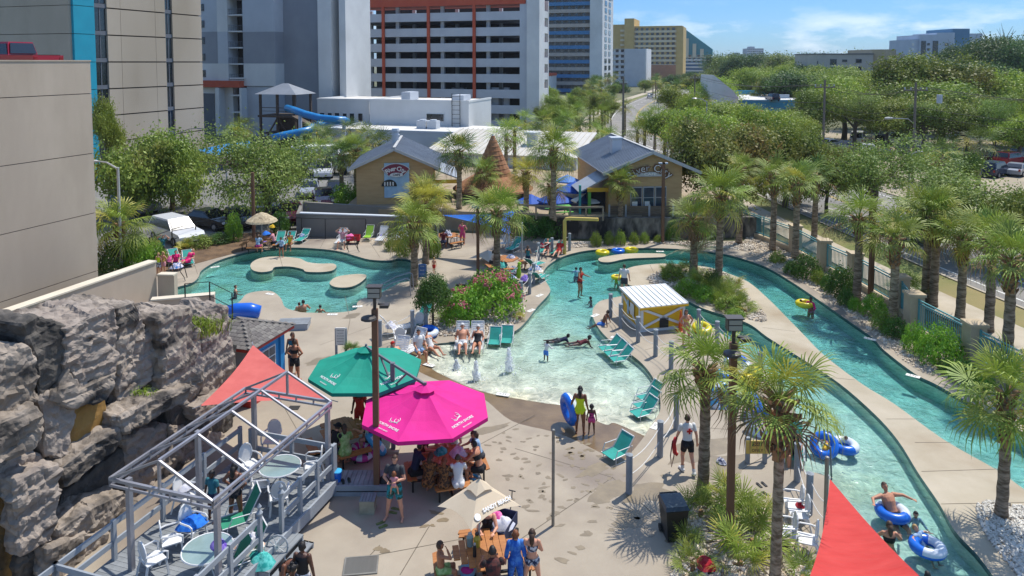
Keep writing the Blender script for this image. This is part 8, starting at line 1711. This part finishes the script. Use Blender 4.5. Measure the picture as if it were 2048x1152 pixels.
def finish_people():
    dg = bpy.context.evaluated_depsgraph_get(); done = []
    for q in QUEUE: done.append(bpy.data.meshes.new_from_object(q[0].evaluated_get(dg)))
    for me, (o, T, H, B, clothes, hair, head, hd, hf, hs, hat, near) in zip(done, QUEUE):
        o.modifiers.clear(); old = o.data; o.data = me; me.name = 'body'; bpy.data.meshes.remove(old)
        nv = len(me.vertices); co = np.empty(nv*3, np.float32); me.vertices.foreach_get('co', co); co = co.reshape(-1, 3); no = np.empty(nv*3, np.float32); me.vertices.foreach_get('normal', no); no = no.reshape(-1, 3)
        me.polygons.foreach_set('use_smooth', [True]*len(me.polygons))
        best = np.full(nv, 9e9); bi = np.zeros(nv, int); bt = np.zeros(nv)
        for k, (nm, a, b, r) in enumerate(B):
            a, b = np.array(a), np.array(b); ab = b-a; t = ((co-a)@ab)/(ab@ab); d = np.linalg.norm(co-(a+np.clip(t, 0, 1)[:, None]*ab), axis=1)-r; w = d < best; best[w] = d[w]; bi[w] = k; bt[w] = t[w]
        nm = np.array([b[0] for b in B])[bi]
        nl = len(me.loops); lv = np.empty(nl, np.int32); me.loops.foreach_get('vertex_index', lv); ls = np.empty(len(me.polygons), np.int32); me.polygons.foreach_get('loop_start', ls); lt = np.empty(len(me.polygons), np.int32); me.polygons.foreach_get('loop_total', lt)
        quads = lv.reshape(-1, 4) if (lt == 4).all() else np.stack([lv[ls+np.minimum(i, lt-1)] for i in range(4)], 1)
        def shell(sel, off, name, m_):
            fs = quads[sel[quads].all(1)]
            if len(fs) < 4: return
            u, inv = np.unique(fs.ravel(), return_inverse=True); v = co[u]+no[u]*off; ob = link(name, npmesh(name, v, inv.reshape(-1, 4), m_), o if False else T); ob.data.polygons.foreach_set('use_smooth', [True]*len(fs)); return ob
        lay = 0
        for g_, c_ in clothes:
            sel = np.zeros(nv, bool)
            for b_, t0, t1 in GARM[g_]: sel |= np.char.startswith(nm, b_) & (bt > t0) & (bt < t1)
            shell(sel, (.011 if g_ not in ('wrap', 'dress') else .022)+.004*lay, {'trunks': 'swim_trunks', 'brief': 'swim_bottoms', 'onepiece': 'swimsuit', 'top': 'bikini_top', 'tee': 't_shirt', 'rash': 'long_sleeved_top', 'wrap': 'wrapped_towel', 'tank': 'tank_top'}.get(g_, g_), CL[c_]); lay += 1
        st, hc = hair; rel = (co-np.array(head)); up = rel@np.array(hd)/(.06*hs*H); fw = rel@np.array(hf)/(.05*hs*H); hm = HR[hc]
        if st != 'bald':
            sel = (nm == 'head') & ((up > .45) | ((fw < .1) & (up > (-.55 if st == 'short' else -1.0)))); hh = shell(sel, .012 if st == 'short' else .018, 'hair', hm)
            if st in ('long', 'curly', 'bun') and hh:
                X = Vector((1,0,0)); mm = M()
                if st == 'long': a = Vector(head)-Vector(hf)*.035*H; mm.tube([a+Vector(hd)*.02*H, a-Vector(hf)*.022*H-Vector(hd)*.05*H, a-Vector(hf)*.03*H-Vector((0,0,.12*H)), a-Vector(hf)*.02*H-Vector((0,0,.17*H))], [.04*H,.042*H,.032*H,.012*H], 8)
                elif st == 'bun': mm.ell(Vector(head)+Vector(hd)*.075*H-Vector(hf)*.01*H, .03*H, 8, 6)
                else:
                    g = random.Random(int(head[2]*999))
                    for i in range(26): d = Vector((g.gauss(0,1), g.gauss(0,1), g.gauss(0,1))).normalized(); d = d-Vector(hf)*max(0, d.dot(hf))*1.2; mm.ell(Vector(head)+d*.055*H, .026*H, 6, 5)
                part(mm, 'hair_lock', hm, hh, smooth=True)
        for s in (-1, 1):
            e = Vector(head)+Vector(hf)*.0475*hs*H+Vector((1,0,0))*s*.017*hs*H+Vector(hd)*.006*hs*H; ey = part(M().ell(e, .0065*hs*H, 6, 4), 'eye', EYE, T)
        if hat:
            k, m_ = hat; c = Vector(head)+Vector(hd)*.02*H; rt = Matrix((Vector((1,0,0)), hf, hd)).transposed(); hm_ = M(); hm_.ell(c+Vector(hd)*.012*H, (.053*hs*H,.062*hs*H,.05*hs*H), 12, 6, rt)
            if k == 'cap': hm_.slab([c+Vector(hf)*.05*H+Vector((s_*.036*H,0,0)) for s_ in (-1, 1)]+[c+Vector(hf)*.11*H+Vector((s_*.03*H,0,0))-Vector(hd)*.012*H for s_ in (1, -1)], .006)
            else: hm_.ell(c+Vector(hd)*.0*H, (.1*H,.1*H,.008*H), 14, 4, rt)
            part(hm_, 'hat', CL[m_], T)
person(G(1160,868,-.02), 12, 1.68, 'carry', 'b', ('long','k'), [('onepiece','neon')], 'woman in a neon yellow swimsuit carrying a blue ring, walking to the water', near=True)
person(G(1183,868,-.02), 5, 1.02, 'stand', 'd', ('curly','k'), [('onepiece','pinkp'),('skirt','pink')], 'little girl in a pink swimsuit beside the woman with the blue ring', hs=1.3, near=True)
person(G(1374,944), -8, 1.82, 'walk', 'l', ('short','b'), [('tee','white'),('shorts','black'),('socks','white')], 'lifeguard in a white shirt with a red cross walking beside the ropes', sex='m', near=True)
LGP = G(1374,944); T = thing('rescue_tube', 'red rescue tube and straps held by the lifeguard', 'rescue tube', LGP+Vector((-.36,.06,0))); part(M().tube([(0,0,1.08),(-.05,.05,.85),(-.02,.0,.6),(.06,-.05,.55)], [.06,.075,.07,.05], 8), 'float', mat('rescue_red', 'b01c1c', rough=.5), T, smooth=True); part(M().tube([(-.1,0,1.0),(-.16,0,.5),(-.12,0,.12),(-.05,0,.5),(-.02,0,.95)], .018, 5), 'strap', CL['maroon'], T)
person(G(790,1036), 188, 1.80, 'hold', 'l', ('short','b'), [('tee','grey'),('trunks','turq')], 'man in a dark shirt and turquoise shorts holding a baby', sex='m', near=True, fat=1.08)
person(G(790,1036)+Vector((.02,-.26,1.14)), 0, .68, 'baby', 'l', ('short','r'), [('tee','rosy')], 'baby in a striped pink top held against the man in the dark shirt', 'pel', hs=1.75, near=True)
# green umbrella table
gb = TB['green']
person(gb+Vector((.3,.95,.0)), 190, 1.66, 'stand', 'd', ('bun','k'), [('dress','red')], 'woman in a red dress standing behind the table under the green umbrella', near=True)
person(gb+Vector((-.15,-1.0,.45)), 40, 1.72, 'table', 'l', ('short','b'), [('tee','black'),('shorts','navy')], 'person in a dark striped hat at the table under the green umbrella', 'seat', 'm', hat=('brim','black'))
person(gb+Vector((.25,-1.05,.45)), -20, 1.68, 'table', 'l', ('long','b'), [('wrap','green')], 'woman wrapped in a pale green towel at the table under the green umbrella', 'seat')
person(gb+Vector((1.0,-.2,.45)), -80, 1.74, 'table', 'l', ('short','k'), [('tee','navy'),('shorts','black')], 'person in a navy shirt at the right of the table under the green umbrella', 'seat', 'm')
pb = TB['pink']
for (dx, dy, f_, H, pose, sk, hr, clo, lab, sx) in ((-.95,-.45,60,1.76,'table','m',('short','k'),[('tee','navy'),('shorts','black')],'man in a navy shirt at the left of the crowded table under the magenta umbrella','m'),(-.45,-1.0,15,1.66,'table','t',('long','b'),[('wrap','leop')],'woman wrapped in a leopard print towel at the crowded table','f'),(.02,-1.1,0,1.5,'table','m',('long','r'),[('wrap','leop')],'girl with long auburn hair seen from behind at the crowded table','f'),(.45,-1.05,-10,1.6,'table','t',('short','b'),[('rash','white'),('shorts','white')],'person in a long white shirt at the front of the crowded table','m'),(1.05,-.25,-70,1.7,'table','t',('bun','k'),[('top','black'),('shorts','black')],'woman with a bare back and black shorts at the right of the crowded table','f'),(1.0,.5,-110,1.66,'table','t',('long','b'),[('tee','lb'),('shorts','grey')],'person in pale blue behind the right end of the crowded table','f'),(-.8,.6,120,1.66,'table','l',('long','n'),[('tee','maroon'),('shorts','navy')],'person in maroon at the far left of the crowded table','f'),(.15,1.0,180,1.6,'table','l',('short','g'),[('tee','white'),('shorts','lb')],'person in white on the far side of the crowded table','m')):
    person(pb+Vector((dx,dy,.45)), f_, H, pose, sk, hr, clo, lab, 'seat', sx)
tb = TB['tan']
person(tb+Vector((.05,1.02,.45)), 178, 1.72, 'table', 'l', ('bun','r'), [('tank','black'),('trunks','navy')], 'woman in a black tank top leaning on the slatted table under the tan umbrella', 'seat', near=True)
person(tb+Vector((.28,-1.02,.45)), -12, 1.80, 'table', 'm', ('short','k'), [('tee','plaid'),('shorts','maroon')], 'man in a dark plaid shirt seen from behind at the slatted table', 'seat', 'm', near=True, fat=1.1)
person(tb+Vector((-1.05,-.4,.45)), 75, 1.42, 'shade', 'm', ('short','b'), [('trunks','green')], 'bare chested boy in green shorts shading his eyes at the slatted table', 'seat', 'm', near=True, hs=1.15)
person(G(1031,1182), -5, 1.5, 'stand', 'l', ('short','r'), [('wrap','blue')], 'auburn haired child wrapped in a blue towel beside the cream post', near=True, hs=1.12)
person(G(1064,1182), 5, 1.58, 'hold', 'l', ('long','b'), [('top','bw'),('brief','bw')], 'girl with long brown hair in a navy and white bikini seen from behind', near=True)
person(G(577,1205), 150, 1.68, 'bend', 'b', ('curly','k'), [('top','black'),('brief','black')], 'woman with curly hair bending over at the bottom left', near=True)
person(G(607,1225), 10, 1.7, 'stand', 'd', ('short','k'), [('tank','black'),('trunks','bw')], 'person in a black tank top and print shorts seen from behind at the bottom', near=True)
person(dk(426,1040), 200, 1.35, 'stand', 'd', ('short','k'), [('tee','teal'),('shorts','navy')], 'boy in a dark teal shirt standing on the deck by the rocks', sex='m', hs=1.2, near=True)
person(dk(472,1046), 15, 1.66, 'hips', 'b', ('long','k'), [('onepiece','black')], 'woman in a black swimsuit standing on the deck seen from behind', near=True)
person(G(590,762), 10, 1.7, 'hips', 'm', ('bun','b'), [('top','black'),('skirt','maroon'),('shorts','black')], 'woman in a black bikini top and dark red shorts seen from behind by the kiosk')
person(G(586,745), 185, 1.68, 'stand', 'm', ('long','b'), [('tank','teal'),('shorts','grey')], 'woman in a green top facing the camera by the kiosk')
# wading pool edge
person(G(802,722,.33), 118, 1.66, 'recline', 'l', ('short','r'), [('onepiece','floral')], 'woman with an orange cap in a floral swimsuit reclining at the beach', 'seat', hat=('cap','red'))
person(G(838,702,.36), 150, 1.76, 'sit', 't', ('short','k'), [('tee','white'),('trunks','lb')], 'man with crossed hands on a white chair at the wading pool edge', 'seat', 'm', fat=1.1)
person(G(862,698,.05), 140, 1.64, 'recline', 't', ('long','k'), [('onepiece','white')], 'woman in white stretching her legs into the wading pool', 'seat')
person(G(925,690,.2), 176, 1.80, 'recline', 't', ('short','g'), [('trunks','white')], 'bare chested man in a white cap seated in the shallows', 'seat', 'm', fat=1.25, hat=('cap','white'))
person(G(955,690,.2), 182, 1.66, 'recline', 't', ('short','n'), [('onepiece','black')], 'woman in a white cap and black swimsuit seated in the shallows', 'seat', fat=1.15, hat=('cap','white'))
person(G(921,602,.42), 175, 1.78, 'sit', 't', ('short','g'), [('trunks','black')], 'bare chested man seated behind the pink oleander', 'seat', 'm', fat=1.15)
ck = thing('deck_chair', 'dark chair under the man behind the oleander', 'chair', G(921,602)); part(M().box(-.28,.28,-.25,.25,.38,.42), 'seat', BLKF, ck); part(M().box(-.28,.28,.23,.28,.42,.85), 'backrest', BLKF, ck)
for sx_ in (-.24, .24):
    for sy_ in (-.22, .22): part(M().box(sx_-.02, sx_+.02, sy_-.02, sy_+.02, 0, .38), 'leg', BLKF, ck)
person(G(868,547), 10, .95, 'walk', 'l', ('short','n'), [('trunks','red')], 'toddler in red trunks behind the topiary tree', sex='m', hs=1.35)
person(G(925,489), 200, 1.62, 'hips', 'l', ('long','b'), [('dress','pink')], 'woman in a pink dress standing under the blue sail')
person(G(580,488,.36), 180, 1.6, 'sit', 'm', ('short','k'), [('onepiece','yel')], 'woman in a yellow swimsuit seated at the back of the left pool', 'seat'); cq = dup(LT, G(580,488), R(180), 'teal lounge chair under the woman in yellow', LG)
person(G(685,484,.4), 180, 1.78, 'stretch', 'l', ('short','b'), [('tee','rosy'),('trunks','white')], 'man with both hands behind his head at the back wall', 'seat', 'm')
person(G(563,514), 190, 1.3, 'wade', 'm', ('short','k'), [('rash','lb'),('brief','navy')], 'child in a pale blue top standing on the pool island', hs=1.2)
# left group
person(G(318,549), 190, 1.3, 'stand', 'l', ('short','n'), [('tank','neon'),('trunks','bw')], 'boy in a lime vest beside the left end of the pool', sex='m', hs=1.2)
person(G(327,548), 200, 1.35, 'hips', 't', ('long','n'), [('onepiece','floral'),('shorts','stripe' if 'stripe' in CL else 'rosy')], 'girl in orange print beside the boy in the lime vest', hs=1.15)
person(G(376,524,.3), 205, 1.66, 'recline', 'l', ('short','n'), [('dress','hot')], 'woman in hot pink on the teal lounge chair at the left', 'seat', fat=1.15)
person(G(352,528,.32), 160, 1.6, 'sit', 'l', ('short','b'), [('tee','hot'),('shorts','navy')], 'person in hot pink leaning over the towels at the left pool', 'seat')
person(G(326,520), 180, 1.6, 'stretch', 'l', ('short','b'), [('tee','teal'),('shorts','grey')], 'person in teal holding a towel by the low white wall', LL=((-.1,.02,-1),(-.04,-.02,-1)), RL=((.1,.02,-1),(.04,-.02,-1)))
# terrace side of the river pool
person(G(1094,502,.3), 190, 1.64, 'recline', 'l', ('short','n'), [('onepiece','maroon')], 'woman in purple seated at the rope by the yellow pipe', 'seat')
person(G(1118,505,.32), 200, 1.7, 'recline', 'l', ('short','n'), [('tee','red'),('shorts','red')], 'woman in red seated beside the yellow pipe', 'seat', fat=1.15)
person(G(1056,536), 20, 1.4, 'hold', 'm', ('long','b'), [('tank','teal'),('shorts','navy')], 'girl in a teal top standing among the chairs by the rope posts', hs=1.1)
person(TB['back']+Vector((-.9,.1,.45)), 90, 1.6, 'table', 'm', ('long','k'), [('tee','white'),('shorts','grey')], 'person seated at the picnic table under the blue sail', 'seat')
person(TB['shade']+Vector((-.2,-1.0,.45)), 0, 1.7, 'table', 'm', ('short','k'), [('tee','maroon'),('shorts','navy')], 'person in the dark shade at the table by the palm clump', 'seat', 'm')
person(TB['straw']+Vector((.2,-1.0,.45)), 0, 1.6, 'table', 'l', ('long','b'), [('tee','lb'),('shorts','pinkp')], 'person in pale blue at the straw umbrella table', 'seat'); person(TB['straw']+Vector((1.0,0,.45)), -90, 1.7, 'table', 'l', ('short','b'), [('tee','rosy'),('shorts','black')], 'person at the right of the straw umbrella table', 'seat', 'm')
# swimmers in the left pool
def swim(x, y, dep, f_, H, sk, hr, clo, lab, pose='wade', **k): return person(G(x, y, WL)+Vector((0,0,-dep)), f_, H, pose, sk, hr, clo, lab, 'pel', **k)
swim(470,580,.42,60,1.5,'l',('short','b'),[('onepiece','navy')],'swimmer in the middle of the left pool')
swim(598,618,.3,20,1.4,'l',('short','b'),[('trunks','navy')],'boy behind the man at the near edge of the left pool',sex='m'); swim(607,620,.26,-30,1.7,'t',('short','k'),[('trunks','black')],'bare chested man standing in the left pool by the peninsula',sex='m',fat=1.1); swim(640,621,.34,10,1.35,'t',('short','k'),[('trunks','navy')],'dark haired boy standing in the left pool',sex='m')
# river pool
swim(1152,543,.34,10,1.25,'l',('short','k'),[('rash','lb'),('trunks','navy')],'child in white and blue in the river pool near the bend',sex='m',hs=1.2)
person(G(1160,594,-.55), 120, 1.72, 'wade', 'm', ('short','k'), [('onepiece','maroon'),('tank','red')], 'woman in a red swimsuit standing in the river pool')
swim(1182,596,.5,-60,1.2,'d',('short','k'),[('trunks','navy')],'head of a child beside the woman in red',hs=1.2); swim(1207,602,.5,160,1.2,'d',('short','k'),[('trunks','navy')],'head of a child near the hut peninsula tip',hs=1.2)
swim(1233,556,.3,200,1.05,'l',('short','n'),[('tank','neon')],'small child inside the yellow ring by the island tip',hs=1.3)
person(G(1248,590,-.28), 15, 1.74, 'stand', 'l', ('short','b'), [('tee','white'),('shorts','grey')], 'man in a white t-shirt standing in the water behind the yellow hut', sex='m', fat=1.1)
person(G(1206,650,-.02), -70, 1.5, 'edge', 'b', ('short','k'), [('trunks','blue')], 'bare chested boy in blue trunks sitting on the peninsula edge', 'seat', 'm')
swim(1118,680,.02,80,1.3,'d',('short','k'),[('rash','navy'),('trunks','grey')],'swimmer in dark clothes lying in the shallows, left one','prone',hs=1.15); swim(1160,685,.02,75,1.4,'d',('curly','k'),[('onepiece','maroon')],'girl lying in the shallows, right one','prone',hs=1.15)
person(G(1092,726,-.33), 40, .98, 'wade', 'd', ('short','k'), [('rash','white'),('shorts','blue')], 'toddler in a white top wading below the swimmers', hs=1.35, t=(0,.3,1))
person(G(1372,690), 165, 1.62, 'hips', 't', ('long','b'), [('top','floral'),('brief','floral')], 'woman standing at the corner of the yellow hut')
swim(1622,612,.28,-120,1.66,'b',('short','k'),[('rash','hot')],'woman in a hot pink long sleeved top beside the yellow ring'); swim(1607,609,.12,60,1.0,'l',('short','k'),[('tee','grey')],'child lying in the yellow ring in the far channel','float',hs=1.3)
swim(1656,890,.05,30,1.35,'m',('short','b'),[('trunks','yel')],'child in yellow trunks draped over the tipped blue ring','prone',hs=1.15,sex='m'); swim(1692,888,.3,-140,1.2,'l',('short','b'),[('trunks','navy')],'boy holding the blue and white ring in the near channel',sex='m',hs=1.2)
swim(1785,1030,-.02,170,1.78,'t',('short','b'),[('trunks','navy')],'sunburnt man in dark glasses lounging on a blue ring','float',sex='m',fat=1.15)
swim(1831,1030,.42,190,1.1,'l',('short','k'),[('rash','lb')],'small boy in the water beside the man on the ring',hs=1.25); swim(1779,1078,.3,10,1.66,'t',('long','b'),[('top','black')],'woman with long brown hair in the water near the red sail')
swim(1846,1090,.02,150,1.05,'l',('short','n'),[('tank','neon'),('tee','lb')],'blond child in a float vest sitting in the blue ring','float',hs=1.3); swim(1856,1160,.5,0,1.5,'b',('short','k'),[('tee','navy')],'dark head at the bottom edge right of the red sail')
person(G(1588,905,.3), 200, 1.66, 'sit', 't', ('short','b'), [('tank','black'),('shorts','black')], 'person seated behind the nearest palm trunk', 'seat'); dup(LT, G(1588,905), R(160), 'teal lounge chair behind the nearest palm trunk', LG)
finish_people()
# red cross on the lifeguard's shirt
lg = [o for o in bpy.data.objects if o.get('label', '').startswith('lifeguard')][0]
cr_ = M().box(-.03,.03,-.012,.0,-.09,.09).box(-.09,-.031,-.012,.0,-.03,.03).box(.031,.09,-.012,.0,-.03,.03); c_ = part(cr_, 'red_cross', CL['red'], lg); c_.location = (0, -.155, .40)

# thin sea air: one even box round the place
hz = M().box(-4300, 4300, -400, 7100, -3, 62).build('haze', bpy.data.materials.new('thin_haze')); hz['kind'] = 'stuff'; hm = hz.data.materials[0]; hm.use_nodes = True
hn = hm.node_tree.nodes; hn.remove(hn['Principled BSDF']); pv = hn.new('ShaderNodeVolumePrincipled'); pv.inputs['Density'].default_value = .00013; pv.inputs['Color'].default_value = (.72, .82, .95, 1); pv.inputs['Anisotropy'].default_value = .2
hm.node_tree.links.new(pv.outputs[0], hn['Material Output'].inputs['Volume'])

# each repeat's label says where in its row it stands
W1 = 'zeroth first second third fourth fifth sixth seventh eighth ninth tenth eleventh twelfth thirteenth fourteenth fifteenth sixteenth seventeenth eighteenth nineteenth'.split(); W2 = {2: 'twent', 3: 'thirt', 4: 'fort', 5: 'fift', 6: 'sixt', 7: 'sevent'}
def nth(n): return W1[n] if n < 20 else (W2[n//10]+'ieth' if n % 10 == 0 else W2[n//10]+'y-'+W1[n % 10])
for gname, phrase in ((BELT, 'oak of the green belt beyond the street, %s from the left'), (PG, 'palm between the café and the road, %s from the left'), (FARG, 'distant tree on the horizon, %s from the left'), ('dark oaks at the upper right', 'dark evergreen oak at the upper right, %s from the left'), (IP, 'spiky palmetto on the planted island, %s from the left'), (PR, 'small palm at the edge of the far road, %s from the left'), ('far roadside trees', 'distant tree lining the far road, %s from the left'), ('cars inside the multi-storey car park', 'dark car inside the big car park, %s from the left')):
    for i, o in enumerate(sorted([o for o in bpy.data.objects if o.get('group') == gname and o.get('category')], key=lambda o: proj(o.location)[0])): o['label'] = phrase % nth(i+1)
